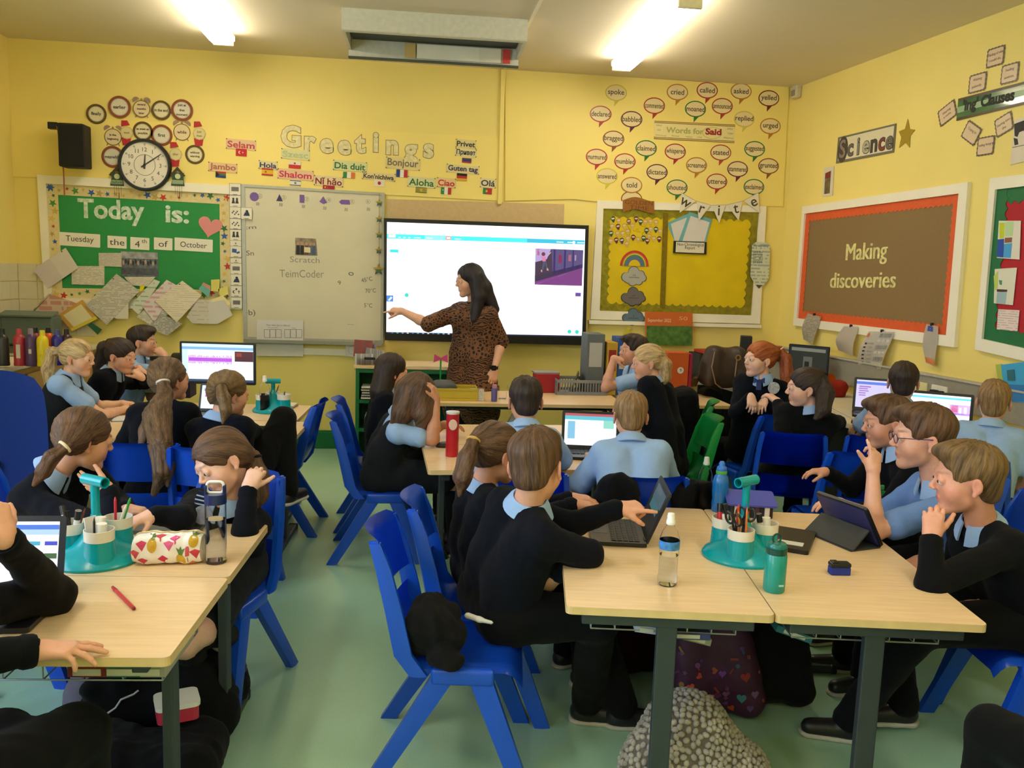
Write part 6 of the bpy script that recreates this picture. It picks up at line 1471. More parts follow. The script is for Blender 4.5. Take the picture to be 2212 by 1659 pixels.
def organiser(p,rz,label,fill,h=.20,sc_=1.0):
    e=empty('desk_organiser',p,radians(rz),label,'desk organiser','teal desk organisers with pen pots');e.scale=(sc_,)*3
    bm=bmesh.new();lathe(bm,[(0,0),(.136,0),(.138,.008),(.130,.020),(.105,.036),(.072,.056),(.045,.085),(.024,.12),(.015,.15),(0,.15)],44);bmobj('base',bm,M_TEAL,e,smooth=50)
    bm=bmesh.new();cyl(bm,(0,0,.09),(0,0,h),.0135,n=20);bmobj('post',bm,M_TEAL,e,smooth=50)
    bm=bmesh.new();prof=[(.0175,-.05),(.0175,.05),(.0135,.05),(.0135,-.05),(.0175,-.05)];lathe(bm,prof,24,Matrix.Translation((0,0,h+.008))@Matrix.Rotation(pi/2,4,'Y'));bmobj('handle',bm,M_TEAL,e,smooth=50)
    for i,it in enumerate(fill):
        a=radians(90+i*360/len(fill));cx,cy=.080*cos(a),.080*sin(a)
        bm=bmesh.new();lathe(bm,[(0,.005),(.052,.008),(.0465,.03),(.0435,.088),(.040,.088)],28,Matrix.Translation((cx,cy,0)));s_=bmobj('pot_socket',bm,M_TEAL,e,smooth=50)
        bm=bmesh.new();lathe(bm,[(0,.07),(.0415,.07),(.0425,.086),(.0445,.088),(.0455,.122),(.0425,.122),(.040,.075),(0,.075)],28,Matrix.Translation((cx,cy,0)));bmobj('pot',bm,plast('e4e0d4',.4),e,smooth=50)
        for j,(kind,c,dx,dy,tx,ty,L)in enumerate(it):
            b=Vector((cx+dx,cy+dy,.080));d=Vector((tx,ty,1)).normalized();t=b+d*L;bm=bmesh.new()
            if kind=='pen':cyl(bm,b,t,.0045,n=10);cyl(bm,t,t+d*.012,.0045,.002,n=10);nm='pen'
            elif kind=='pencil':cyl(bm,b,t,.0038,n=6);cyl(bm,t,t+d*.016,.0038,.0004,n=6);nm='pencil'
            elif kind=='marker':cyl(bm,b,t,.0095,n=14);cyl(bm,t,t+d*.012,.0095,.007,n=14);nm='marker_pen'
            elif kind=='glue':cyl(bm,b,t,.0155,n=20);nm='glue_stick'
            elif kind=='scissors':
                nm='scissors'
                q=d.to_track_quat('Z','Y').to_matrix().to_4x4();Mx=Matrix.Translation(t)@q
                for s in(-1,1):tube(bm,[Mx@Vector((s*.017+.015*cos(u),0,.018+.022*sin(u)))for u in(2*pi*v/16 for v in range(16))],.0042,7,True);cyl(bm,b+Vector((s*.003,0,0)),Mx@Vector((s*.006,0,-.002)),.004,n=8)
            elif kind=='card':box(bm,(b+t)/2,(.04,.003,L),rot=d.to_track_quat('Z','Y').to_matrix());nm='paper_strip'
            o=bmobj(nm,bm,plast(c,.4),e,smooth=45)
            lc={'pen':'pen','pencil':'pencil','marker':'marker pen','glue':'glue stick','scissors':'black handled scissors','card':'paper strip'}[kind]
            if kind=='marker':bm=bmesh.new();cyl(bm,t-d*.002,t+d*.028,.0102,n=14);bmobj('cap',bm,plast('1a1a1c',.3),o,smooth=45)
    return e
organiser(OZV(1600,1208,.67)+Vector((.015,.03,0)),32,'teal organiser with scissors and pencils on the right hand tables',
[[('glue','ece8e0',.005,.005,.1,.1,.05),('marker','c8242c',-.015,.01,.2,.2,.06),('marker','2a2c30',.02,-.01,-.1,.3,.06)],
[('scissors','18181a',.012,.0,.22,.1,.07),('scissors','18181a',-.010,.01,-.30,.0,.065),('pen','c83a2a',-.005,.018,.05,.0,.11),('pencil','e07a28',.01,-.012,.12,.1,.10),('pencil','d8862c',.0,.0,-.02,.15,.09),('pencil','5a4ab0',.018,.01,.28,.1,.11)],
[('glue','f0ede8',.0,-.006,.0,.1,.06),('glue','e6e2da',.014,.014,.15,.1,.045),('marker','d8d4cc',-.018,.0,-.2,.1,.05)]],h=.262)
organiser(OZV(205,1212,.67)+Vector((0,.02,0)),-35,'teal organiser with markers and glue sticks on the left hand tables',
[[('pen','3a9a4a',.0,.01,.35,.1,.10),('pen','c8243a',-.012,.0,-.12,.1,.09),('pen','e8e4dc',.01,-.01,.5,.0,.09)],
[('marker','e8e4dc',-.012,.0,-.45,.1,.065),('marker','1c1c20',.006,-.008,-.2,.0,.05),('marker','e8e4dc',.02,.0,.25,.0,.06),('pencil','9a4a2a',.01,.012,.4,.1,.08)],
[('glue','eeeae2',.010,.0,.05,.0,.062),('glue','eeeae2',-.014,.010,.0,.1,.075),('card','e6e2e0',-.02,-.01,-.1,0,.08),('pencil','222222',.004,-.02,.02,.0,.07)]],h=.25)
organiser(Vector(onz(590,888,.67)),10,'teal organiser with pencils on the back left table',[[('pencil','3a6a5a',.0,.0,.2,.1,.07),('pencil','5a4a3a',.01,.0,.35,.1,.08),('pen','22301c',-.01,0,.1,.1,.08)],[('glue','eeeae2',0,0,0,.1,.05)],[('pen','22508a',0,0,.1,0,.05)]],h=.20,sc_=.95)
# bottles
PB='clear plastic bottles'
def waterbottle(p,label,ribbed=False,s=1.0,capc='f2f2f0',sleeve=True):
    pr=[(0,0),(.026,0),(.031,.006),(.032,.02)]
    for i in range(9):z=.028+i*.0095;pr+=[(.0325-.002*(i%2)-(.004*sin(i/8*pi)if not ribbed else 0),z)]
    pr+=[(.0315,.118),(.0325,.122),(.0325,.148),(.031,.156),(.024,.178),(.013,.194),(.0125,.204)]
    inner=[(max(0,r-.0012),z+.001)for r,z in pr[::-1]];inner[-1]=(0,.0015)
    parts=[('cap',[(.0135,.200),(.0145,.202),(.0145,.212),(.012,.216),(.0125,.226),(.0105,.236),(0,.238)],plast(capc,.35))]
    if sleeve:parts.append(('label',[(.0329,.121),(.0331,.122),(.0331,.148),(.0329,.149)],M_LBL))
    parts.append(('water',[(0,.003),(.0255,.003),(.030,.012),(.0300,.10 if not ribbed else .05),(0,.10 if not ribbed else .05)],M_WAT))
    e=bottle('water_bottle',p,[(r,z)for r,z in pr]+inner,M_GLS,label,parts);e.scale=(s,s,s);return e
M_LBL=mat('blue_bottle_label','3f7fc0',.35,noise=.5,scale=45)
waterbottle(OZV(1441,1262,.67),'clear water bottle with blue label and white cap, standing near the table front edge',s=.98)
waterbottle(OZV(1520,1096,.67),'clear ribbed empty bottle with dark neck at the far edge of the right tables',True,.92,'b9bdb8',False)
e=bottle('blue_bottle',OZV(1553,1104,.67),[(0,0),(.030,0),(.033,.004),(.033,.04),(.031,.055),(.033,.07),(.034,.12),(.028,.148),(.021,.158),(.021,.162),(0,.162)],mat('blue_bottle','1c6fc0',.25,noise=.04,coat=.4),'bright blue sports bottle with green band beside the ribbed bottle',
[('band',[(.0215,.160),(.0225,.161),(.0225,.172),(.021,.173)],plast('5aa83c')),('cap',[(.0205,.172),(.0215,.176),(.019,.188),(.014,.192),(.012,.196),(.013,.204),(.008,.212),(0,.213)],plast('2a6fc8'))])
e=bottle('teal_bottle',OZV(1671,1276,.67),[(0,0),(.029,0),(.033,.005),(.0335,.03),(.0335,.118),(.030,.124),(0,.124)],mat('teal_frosted_plastic','0f8f86',.35,noise=.04,coat=.3),'teal flask with dark flip lid at the front of the right tables',
[('collar',[(.030,.120),(.032,.122),(.032,.140),(.029,.142)],plast('14463e',.2)),('lid',[(.029,.140),(.031,.142),(.030,.152),(.027,.156),(.02,.157),(0,.157)],plast('0f6f6c',.2))])
bm=bmesh.new();tube(bm,[(.0+.013*cos(t),.005,.168+.014*sin(t))for t in(2*pi*i/16 for i in range(16))],.003,7,True);bmobj('carry_loop',bm,plast('14463e',.2),e,smooth=60)
bm=bmesh.new();box(bm,(.008,-.0335,.028),(.016,.001,.006));bmobj('small_mark',bm,ink('9ad0c8'),e)
e=empty('tall_water_bottle',OZV(467,1214,.67),0,'tall clear cylindrical bottle with navy lid and white loop, half full','bottle')
bm=bmesh.new();lathe(bm,[(0,0),(.031,0),(.033,.003),(.033,.20),(.031,.20),(.031,.01),(0,.008)],36);bmobj('body',bm,M_GLS,e,smooth=50)
bm=bmesh.new();lathe(bm,[(0,.0105),(.0305,.0105),(.0305,.145),(0,.145)],36);bmobj('water',bm,M_WAT,e,smooth=50)
bm=bmesh.new();lathe(bm,[(.034,.196),(.0345,.198),(.0335,.228),(0,.230)],36);bmobj('lid',bm,plast('1e2a5c',.3),e,smooth=50)
bm=bmesh.new();P=[(x*1.0,0,.248+y)for x,y in rrect(.052,.036,.012,5)];tube(bm,P,.0045,8,True);bmobj('loop',bm,plast('eeeeee',.3),e,smooth=60)
bm=bmesh.new()
for s in(-1,1):box(bm,(s*.028,0,.238),(.007,.03,.035),bev=.003)
bmobj('lid_arms',bm,plast('1e2a5c',.3),e)
waterbottle(OZV(572,892,.67),'clear bottle with white lid on the back left table',False,1.02,'e8e8e4',False)
# laptops
MK=[(0,0,1,.05,'dfe6f0'),(0,.05,1,.12,'3f6fd0'),(0,.12,1,.2,'a8c8f0'),(.72,.3,.84,.36,'3aa0c0'),(.88,.3,.99,.36,'3a40c0'),(.72,.48,.84,.56,'7a4a48'),(.88,.48,.99,.56,'3a5a2a'),(.88,.66,.99,.74,'6a7a70'),(.58,.3,.68,.36,'70a0a8'),(0,.95,1,1,'20283c')]
q=OZV(-10,1255,.69)
laptop('laptop',(-1.12,2.33,.672),-90,.34,.22,104,'black laptop at the left frame edge showing a page of thumbnails',MK,em=.95,hp=.225)
laptop('laptop',(.79,3.03,.672),170,.30,.20,112,'black laptop with dark screen in front of the pointing boy',[(.1,.05,.9,.4,'5a7a86'),(.15,.4,.8,.6,'4a8a94'),(.2,.08,.6,.2,'7c8a94')],bg='14181e',em=.35)
laptop('laptop',OZV(1275,985,.672),-100,.31,.21,104,'open laptop with bright page beside the boy with his back turned',[(0,0,1,.08,'b05060'),(0,.08,1,.2,'58b8c8'),(.06,.25,.2,.8,'7ab8d8'),(.75,.2,.95,.45,'8ad0c0')],em=.9)
e=laptop('tablet',OZV(1063,958,.672)+Vector((.02,.1,0)),190,.24,.16,118,'tablet on a stand leaning back on the middle tables',[(.1,.3,.9,.6,'6a6a58'),(.2,.62,.7,.75,'8a8a98')],bg='4a4a3a',em=.4,keys=False,cat='tablet')
laptop('laptop',OZV(1878,900,.745)+Vector((.08,.02,0)),-118,.34,.23,102,'laptop with lavender code page on the bench, left of the cropped haired boy',[(0,0,1,.06,'d8d4f4'),(0,.06,1,.16,'5a78d8'),(.06,.22,.3,.27,'a070c8'),(.05,.3,.24,.34,'a070c8'),(.06,.38,.26,.42,'a070c8'),(.05,.46,.2,.5,'a070c8'),(.06,.54,.2,.58,'a070c8'),(.7,.3,1,.62,'58b4d0'),(.74,.5,.9,.62,'4a9a5a')],bg='cfc8f4',em=.85)
laptop('laptop',OZV(2030,945,.745)+Vector((.0,.02,0)),-122,.36,.24,103,'laptop with white page and purple picture on the bench at the right',[(0,.06,1,.12,'5ac8d8'),(.66,.26,1,.58,'c8a8e0'),(.68,.28,.8,.5,'c04878'),(.82,.34,.86,.52,'fff0f0'),(.9,.32,.95,.52,'f0e0f0'),(.66,.52,1,.58,'7040b8')],bg='f6fcff',em=1.1)
# big monitor on the back left table
def monitor(p,face,w,h,label,marks,bg,em,zb=.10,dark=False):
    e=empty('monitor',p,radians(face+90),label,'monitor')
    bm=bmesh.new();prism(bm,rrect(w,h,.008,cy=zb+h/2),-.02,0,Matrix.Rotation(pi/2,4,'X'));bmobj('casing',bm,M_BLK,e)
    S=Matrix.Rotation(pi/2,4,'X')
    bm=bmesh.new();prism(bm,rrect(w*.94,h*.89,.002,cy=zb+h*.51),.0,.0015);d_=bmobj('display',bm,scr(bg,em)if not dark else plast(bg,.2),e,M=S)
    for x0,y0,x1,y1,c in marks:
        bm=bmesh.new();X=lambda u:(u-.5)*w*.94;Y=lambda v:zb+h*.51+(.5-v)*h*.89
        prism(bm,[(X(x0),Y(y1)),(X(x1),Y(y1)),(X(x1),Y(y0)),(X(x0),Y(y0))],.0015,.002);o=bmobj('screen_mark',bm,scr(c,em)if not dark else plast(c,.3),d_)
    bm=bmesh.new();box(bm,(0,.03,zb*.5+.03),(.06,.03,zb+.08),bev=.006);bmobj('stand_neck',bm,M_BLK,e)
    bm=bmesh.new();prism(bm,rrect(.22,.17,.03,cy=.02),0,.012);bmobj('stand_foot',bm,M_BLK,e)
    return e
mk=[(0,0,1,.08,'cfe8ec'),(0,.08,1,.15,'7ab0d8'),(0,.15,.08,.9,'c8e0f0'),(.09,.37,.70,.46,'b04ad0'),(.74,.18,1,.45,'4a1a28'),(.76,.22,.84,.32,'b04a30'),(0,.94,1,1,'26405c')]
r_=random.Random(5)
for i in range(34):h_=r_.uniform(.07,.12);mk.append((.09+i*.018,.415-h_,.099+i*.018,.415+h_,'b860d8'))
pm=Vector(at(470,742,5.92));monitor((pm.x,pm.y,.67),-94,.50,.285,'widescreen monitor showing a purple sound wave on the back left table',mk,'eaf4f6',.95,zb=.13)
pm=OZV(1735,856,.745);monitor((pm.x+.22,pm.y+.42,.745),-140,.34,.30,'dark square monitor on the bench by the printer',[(.05,.04,.95,.14,'8f9698'),(.38,.3,.62,.95,'6a6f70'),(.42,.45,.54,.62,'2c3032')],'3a4040',1,zb=.06,dark=True)
# tablet in folio, eraser, pen, flat tablet, books
e=empty('tablet_in_folio',(1.655,2.95,.671),radians(-74),'tablet propped in a dark folio case on the right hand tables','tablet')
bm=bmesh.new();S=Matrix.Translation((0,.055,.006))@Matrix.Rotation(radians(122),4,'X');prism(bm,rrect(.255,.18,.012,cy=.09),-.006,.006,S);bmobj('tablet_body',bm,plast('1a1c24',.4),e)
bm=bmesh.new();prism(bm,rrect(.235,.16,.004,cy=.09),.006,.0078,S);bmobj('rear_cover',bm,mat('slate_blue_cover','34366a',.5),e)
S2=Matrix.Translation((0,-.085,.004))@Matrix.Rotation(radians(42),4,'X')
bm=bmesh.new();prism(bm,[(-.125,0),(.125,0),(.12,.10),(-.12,.10)],-.003,.003,S2);bmobj('stand_flap',bm,mat('charcoal_cover','3a3b3c',.6),e)
bm=bmesh.new();prism(bm,[(-.12,0),(.12,0),(.12,.14),(-.12,.14)],0,.004,Matrix.Translation((0,-.09,0)));bmobj('floor_flap',bm,mat('charcoal_cover','3a3b3c',.6),e)
e=empty('board_rubber',OZV(1812,1240,.67),radians(-4),'small board rubber with black top and blue felt on the right table','board rubber')
bm=bmesh.new();box(bm,(0,0,.0135),(.066,.034,.026),bev=.003);bmobj('felt',bm,mat('blue_felt','24348c',.9),e)
bm=bmesh.new();box(bm,(0,0,.034),(.068,.036,.015),bev=.005);box(bm,(-.018,0,.042),(.022,.03,.006),bev=.002);bmobj('grip',bm,M_BLK,e)
e=empty('red_pen',OZV(268,1296,.67)+Vector((0,0,.0055)),0,'red felt pen lying alone on the near left table','pen')
a,b_=OZV(250,1275,.6755),OZV(289,1314,.6755);o_=e.location.copy();bm=bmesh.new();cyl(bm,a-o_,b_-o_,.0052,n=14);bmobj('barrel',bm,plast('c22c3c',.3),e,smooth=40)
dd=(b_-a).normalized();bm=bmesh.new();cyl(bm,b_-o_,b_-o_+dd*.006,.005,.0035,n=14);bmobj('end_plug',bm,plast('7a2420',.4),e,smooth=40)
bm=bmesh.new();cyl(bm,a-o_-dd*.03,a-o_+dd*.001,.0042,.0058,n=14);bmobj('cap',bm,plast('b02436',.3),e,smooth=40)
e=empty('flat_tablet',OZV(1694,1168,.67),radians(-32),'black tablet with white label lying flat behind the teal flask','tablet')
bm=bmesh.new();prism(bm,rrect(.20,.27,.012),0,.016);bmobj('case',bm,M_BLK,e);bm=bmesh.new();prism(bm,rrect(.09,.045,.002,cx=.03,cy=-.07),.016,.017);bmobj('label',bm,paper('d8d8d0'),e)
e=empty('blue_wallet',OZV(1618,1112,.67),radians(-12),'blue plastic wallet leaning on a box at the back of the right tables','folder')
bm=bmesh.new();box(bm,(0,0,.03),(.17,.10,.06),bev=.006);bmobj('black_box',bm,plast('26242c',.5),e)
for i,c in enumerate(('c8c4c0','9a3a48','4a3038','d8d0c8')):bm=bmesh.new();box(bm,(-.06+.04*i,-.053,.032),(.02,.012,.045),bev=.003);bmobj('box_item',bm,plast(c,.4),e)
bm=bmesh.new();prism(bm,rrect(.20,.13,.012,cy=.0),.0,.008,Matrix.Translation((0,.0,.066))@Matrix.Rotation(radians(14),4,'X'));bmobj('wallet',bm,plast('4a52b8',.3),e)
# fruit pattern pencil case
pc=OZV(362,1222,.67);e=empty('pencil_case',pc+Vector((0,.03,0)),radians(3),'white glossy pencil case printed with pineapples and watermelon slices','pencil case')
PCF=lambda u,v:None
def pcs(u,v):
    a=2*pi*v;k=1-.16*(2*abs(u-.5))**6;n_=3.2;ca,sa=cos(a),sin(a);rr_=(abs(ca)**n_+abs(sa)**n_)**(-1/n_)
    return((u-.5)*.205+.006*sin(9*v),.040*ca*rr_*k+.002*sin(u*23+v*9),.052+.050*sa*rr_*k*(1+.04*sin(u*9))+.0015*sin(u*31))
bm=bmesh.new();rows=[[bm.verts.new(pcs(i/26,j/32))for j in range(32)]for i in range(27)]
for i in range(26):
    for j in range(32):bm.faces.new((rows[i][j],rows[i][(j+1)%32],rows[i+1][(j+1)%32],rows[i+1][j]))
bm.faces.new(rows[0]);bm.faces.new(rows[-1]);bmobj('body',bm,mat('white_pvc','ece8e4',.25,noise=.05,scale=20,coat=.4,bump=.08,bscale=60),e,smooth=60)
bm=bmesh.new();tube(bm,[Vector(pcs(i/20,.27))+Vector((0,0,.002))for i in range(21)],.0025,6);bmobj('zip',bm,mat('gold_zip','c8b078',.4,metal=.4),e)
def motif(nm,u,v,pts,c,dz=.0):
    v=.5+(v-.635)*1.5;o=Vector(pcs(u,v));bm=bmesh.new();vs=[];pts=[(x*1.25,y*1.25)for x,y in pts]
    for x,y in pts:
        uu=u+x/.205;vv=v-y/.30;p=Vector(pcs(uu,vv));cn=Vector((p.x,0,.052));nrm=(p-cn).normalized();vs.append(bm.verts.new(p+nrm*(.0012+dz)))
    r_=o-Vector((o.x,0,.052));cv=bm.verts.new(o+r_.normalized()*(.0016+dz)if nm!='pineapple_leaf' else sum((q_.co for q_ in vs),Vector())/len(vs)+r_.normalized()*.001)
    for i in range(len(vs)):bm.faces.new((vs[i],vs[(i+1)%len(vs)],cv))
    bmobj(nm,bm,ink(c),e)
for u,v in((.30,.60),(.72,.70),(.90,.575)):
    motif('pineapple',u,v,circ(.0115,16,ry=.016),'c8a030');motif('pineapple_leaf',u,v,[(-.004,.013),(-.011,.030),(-.004,.024),(0,.034),(.004,.024),(.011,.030),(.004,.013)],'5a7a3a',.0005)
for u,v,c in((.14,.60,'d0406c'),(.16,.71,'c83a50'),(.46,.70,'c8324a'),(.54,.60,'d85a8c'),(.62,.565,'d8508c'),(.93,.66,'c83a4c'),(.40,.545,'c84a58'),(.04,.66,'c84a60')):
    motif('melon_slice',u,v,[(-.013,.005),(0,.012),(.013,.006),(.003,-.012)],c)
motif('ice_lolly',.82,.645,[(-.005,-.010),(.005,-.010),(.005,.008),(.003,.013),(-.003,.013),(-.005,.008)],'c8505a');motif('lolly_stick',.82,.69,[(-.0012,-.008),(.0012,-.008),(.0012,.004),(-.0012,.004)],'9a8a5a');motif('orange_slice',.88,.73,[(-.012,-.003),(0,.008),(.012,-.002)],'d07a4a')
e=empty('grey_laptop',OZV(352,1136,.672),radians(-2),'thin grey keyboard slab lying under the girls hands at the back of the left table','keyboard')
bm=bmesh.new();prism(bm,rrect(.30,.19,.012),0,.012);bmobj('slab',bm,M_LAPG,e)
for i in range(11):
    for j in range(4):bm=bmesh.new()if(i,j)==(0,0)else bm;box(bm,((i-5)*.024,(j-1)*.024+.02,.013),(.019,.018,.003))
o=bmobj('keys',bm,M_KEY,e);o['kind']='stuff'
# ---------------- garments and bags
def blob(name,label,cat,base,build,m,h=.009,amp=.008,fq=1.0,seed=1,group=None,sv=False):
    F=Field();build(F);v_,q_=nets(F,h,.01);n_=vnormals(v_,q_);v_=v_+n_*(fold(v_,seed,fq)*amp)[:,None];v_[:,2]=np.maximum(v_[:,2],base[2]+.001)
    e=empty(name,base,0,label,cat,group);mknp('fabric',v_,q_,m,e,V(*base));return e
M_BAGK=cloth('black_nylon','0f1013')
def cb(F):
    b=OZ(905,1440,.40)+V(.07,.07,0)
    F.chain([b+V(-.07,.02,.05),b+V(-.03,.0,.10),b+V(.03,-.02,.08)],[.06,.07,.05],.03);F.chain([b+V(-.08,-.02,.12),b+V(-.04,.05,.14),b+V(.03,.05,.12)],[.045,.05,.04],.02);F.chain([b+V(.0,-.06,.03),b+V(.03,-.08,.01)],[.045,.04],.02)
bb=OZ(905,1440,.40)+V(.07,.07,0);blob('crumpled_jumper','crumpled black jumper lying on the seat of the near blue chair','garment',(bb[0],bb[1],.405),cb,cloth('garment_black','121214'),.007,.012,1.3,4)
def bag(F,c,w,d,h,lean=(0,0)):
    c=V(*c);t=c+V(lean[0],lean[1],h)
    for x in(-1,1):
        for y in(-1,1):F.rc(c+V(x*w/2*.7,y*d/2*.6,.08),t+V(x*w/2*.5,y*d/2*.45,-.08),min(w,d)*.33,min(w,d)*.30,.08)
    F.ell(c+V(0,0,h*.45),(w/2,d/2,h*.46),None,.05)
bp=OZ(1560,1600,0.0)
M_HEART=mat('purple_doodle_print','3a1638',.6,noise=.25,scale=10)
e=blob('purple_backpack','dark purple backpack printed with coloured hearts and scribbles under the right tables','backpack',(bp[0]+.03,bp[1]+.22,0),lambda F:bag(F,(bp[0]+.03,bp[1]+.22,.0),.33,.22,.40,(-.03,.02)),M_HEART,.009,.006,.7,5)
def decal(e,px,py,pts,c,Y,nm='printed_heart',tilt=0):
    """small raised print on a bag front; found by sitting just in front of the bag at depth Y"""
    p=Vector(at(px,py,Y))-e.location;bm=bmesh.new();prism(bm,pts,-.002,.002,Matrix.Translation(p)@Matrix.Rotation(radians(90),4,'X')@Matrix.Rotation(radians(tilt),4,'Z'));bmobj(nm,bm,ink(c),e)
def snap(e,px,py):
    """depth at which the ray through the pixel meets the bag's own mesh"""
    me=e.children[0].data;from mathutils.bvhtree import BVHTree
    t=SNAP.get(e.name)or BVHTree.FromPolygons([v.co+e.location for v in me.vertices],[tuple(p.vertices)for p in me.polygons]);SNAP[e.name]=t
    r=t.ray_cast(CC,ray(px,py).normalized());return r
SNAP={}
def print_on(e,px,py,pts,c,tilt=0,nm='printed_heart'):
    r=snap(e,px,py)
    if r[0]is None:return
    n=r[1]if r[1].dot(ray(px,py))<0 else-r[1];q=n.to_track_quat('Z','Y').to_matrix().to_4x4()
    bm=bmesh.new();prism(bm,pts,.001,.004,Matrix.Translation(r[0]-e.location)@q@Matrix.Rotation(radians(tilt),4,'Z'));bmobj(nm,bm,ink(c),e)
HRT=[(.012*sin(t)**3,.0008*(13*cos(t)-5*cos(2*t)-2*cos(3*t)-cos(4*t)))for t in(2*pi*i/20 for i in range(20))]
for px,py,c,s_,t_ in((1492,1484,'c04a2a',1.2,20),(1535,1505,'b8606c',1.1,-10),(1602,1508,'3a7484',1.5,5),(1650,1478,'a8842c',1.3,20),(1580,1528,'b8482c',1.1,30),(1568,1498,'7a4a70',1.2,0),(1488,1512,'a87a3a',1.2,15),(1560,1455,'6a3a8a',1.2,0),(1610,1462,'7a2420',1.6,10),(1630,1500,'6a4a80',1.3,0),(1530,1550,'8a4a70',1.0,30),(1600,1560,'8a3a20',1.5,0),(1585,1575,'a8842c',1.1,40),(1470,1540,'8a7a60',.8,0),(1640,1560,'6a2a20',1.4,0),(1510,1460,'a83a30',1.0,60),(1545,1580,'9a8a90',.9,12),(1620,1530,'5a3a7a',1.1,0)):
    print_on(e,px,py,[(x*s_,y*s_)for x,y in HRT],c,t_)
rq=random.Random(9)
for i in range(46):
    s_=rq.uniform(.7,1.3);sh_=rq.choice([HRT,circ(.008,10),[(-.012,-.003),(.012,-.005),(.013,.001),(-.011,.004)],star(.011),[(-.009,0),(0,.010),(.009,0),(0,-.010)]])
    print_on(e,rq.uniform(1450,1665),rq.uniform(1400,1625),[(x*s_,y*s_)for x,y in sh_],rq.choice(['7a2a20','6a3a7a','5a2a5a','8a6a2a','2a4a5a','7a3a4a','4a2a70','8c4430']),rq.uniform(0,360),'printed_doodle')
bp2=OZ(1640,1560,0)
e=blob('graffiti_backpack','black backpack with grey graffiti lettering leaning behind the purple one','backpack',(bp2[0]+.05,bp2[1]+.50,0),lambda F:bag(F,(bp2[0]+.05,bp2[1]+.50,.0),.36,.24,.50,(-.05,-.06)),M_BAGK,.010,.006,.7,8)
for px,py,s_,w_ in((1600,1370,'WILD',.05),(1640,1395,'GO',.07),(1610,1400,'B',.06),(1670,1395,'ZAP',.045),(1690,1430,'x',.05)):
    r=snap(e,px,py)
    if r[0]is not None:
        n=r[1]if r[1].dot(ray(px,py))<0 else-r[1];text(s_,Matrix.Translation(r[0]-e.location+n*.003)@n.to_track_quat('Z','Y').to_matrix().to_4x4()@Matrix.Rotation(radians(-18),4,'Z'),w_,ink('6a6c74'),e,name='printed_letters',bold=.002)
bp3=OZ(1400,1560,0)
blob('maroon_bag','black and maroon bag under the right tables beside the boys shoes','backpack',(bp3[0]+.10,bp3[1]+.42,0),lambda F:bag(F,(bp3[0]+.10,bp3[1]+.42,.0),.26,.20,.42),cloth('maroon_nylon','2a1014'),.011,.008,.8,9)
blob('black_rucksack','plain black rucksack behind the grey table leg','backpack',(1.42,3.02,0),lambda F:bag(F,(1.42,3.02,0),.26,.22,.34),M_BAGK,.011,.008,.8,10)
# knitted grey tote: rows of chunky stitches
kp=OZ(1500,1690,0)
def kb(F):F.chain([V(kp[0]-.13,kp[1]+.0,.09),V(kp[0]-.02,kp[1]+.04,.14),V(kp[0]+.14,kp[1]+.02,.04)],[.10,.13,.07],.06);F.ell(V(kp[0],kp[1],.05),(.24,.14,.10),None,.06)
e=blob('knitted_bag','chunky knitted grey and cream bag on the floor in front of the right tables','bag',(kp[0],kp[1],0),kb,mat('knit_wool_dark','6a6058',.95,noise=.25,scale=30),.008,.004,.6,12)
me=e.children[0].data;cs=np.zeros(len(me.vertices)*3,np.float32);me.vertices.foreach_get('co',cs);cs=cs.reshape(-1,3);rk=np.random.RandomState(4)
M_ST=mat('knit_wool','a59e94',.95,noise=.3,scale=14,bump=.3,bscale=400)
sel=[];cell_={}
for i in rk.permutation(len(cs)):
    p=cs[i]
    if p[2]<.02:continue
    key=(int(p[0]/.017),int(p[1]/.017),int(p[2]/.017))
    if any(((cs[j]-p)**2).sum()<.0165**2 for a in(-1,0,1)for b_ in(-1,0,1)for c_ in(-1,0,1)for j in cell_.get((key[0]+a,key[1]+b_,key[2]+c_),())):continue
    cell_.setdefault(key,[]).append(i);sel.append(i)
tb_=bmesh.new();bmesh.ops.create_uvsphere(tb_,u_segments=8,v_segments=5,radius=.0125);bmesh.ops.triangulate(tb_,faces=tb_.faces[:]);sv_=np.array([v.co[:]for v in tb_.verts]);sf_=np.array([[v.index for v in f_.verts]for f_ in tb_.faces]);tb_.free()
SV,SF=[],[]
for i in sel[:1500]:
    v_=me.vertices[i];M3=np.array((v_.normal.to_track_quat('Z','Y').to_matrix()@Matrix.Rotation(rk.rand()*6,3,'Z')@Matrix.Diagonal((1,.78,.75))));SF.append(sf_+len(SV)*len(sv_));SV.append(sv_@M3.T+np.array(v_.co)+np.array(v_.normal)*.002)
o=mknp('knit_stitches',np.concatenate(SV),np.concatenate(SF),M_ST,e,V(0,0,0));o['kind']='stuff'
# left side floor
lb=OZ(350,1640,0)
e=blob('black_school_bag','black bag with white piping lying open under the near left table','bag',(lb[0]-.05,lb[1]+.25,0),lambda F:(bag(F,(lb[0]-.05,lb[1]+.25,0),.46,.34,.26),F.chain([V(lb[0]-.25,lb[1]+.1,.20),V(lb[0]-.05,lb[1]+.35,.30),V(lb[0]+.06,lb[1]+.30,.30)],[.04,.05,.04],.03)),M_BAGK,.011,.008,.8,13)
pts=[]
for px,py in((212,1575),(218,1560),(228,1545),(250,1530),(262,1512),(290,1500),(300,1492)):
    r=snap(e,px,py)
    if r[0]is not None:pts.append(r[0]-e.location+Vector((0,-.004,.003)))
if len(pts)>2:bm=bmesh.new();tube(bm,pts,.0035,6);bmobj('white_piping',bm,ink('b8bac0'),e)
lc=OZ(383,1560,.16)
e=empty('lunch_box',(lc[0],lc[1],.0),radians(20),'red lunch box with white lid resting on the bag under the left table','lunch box')
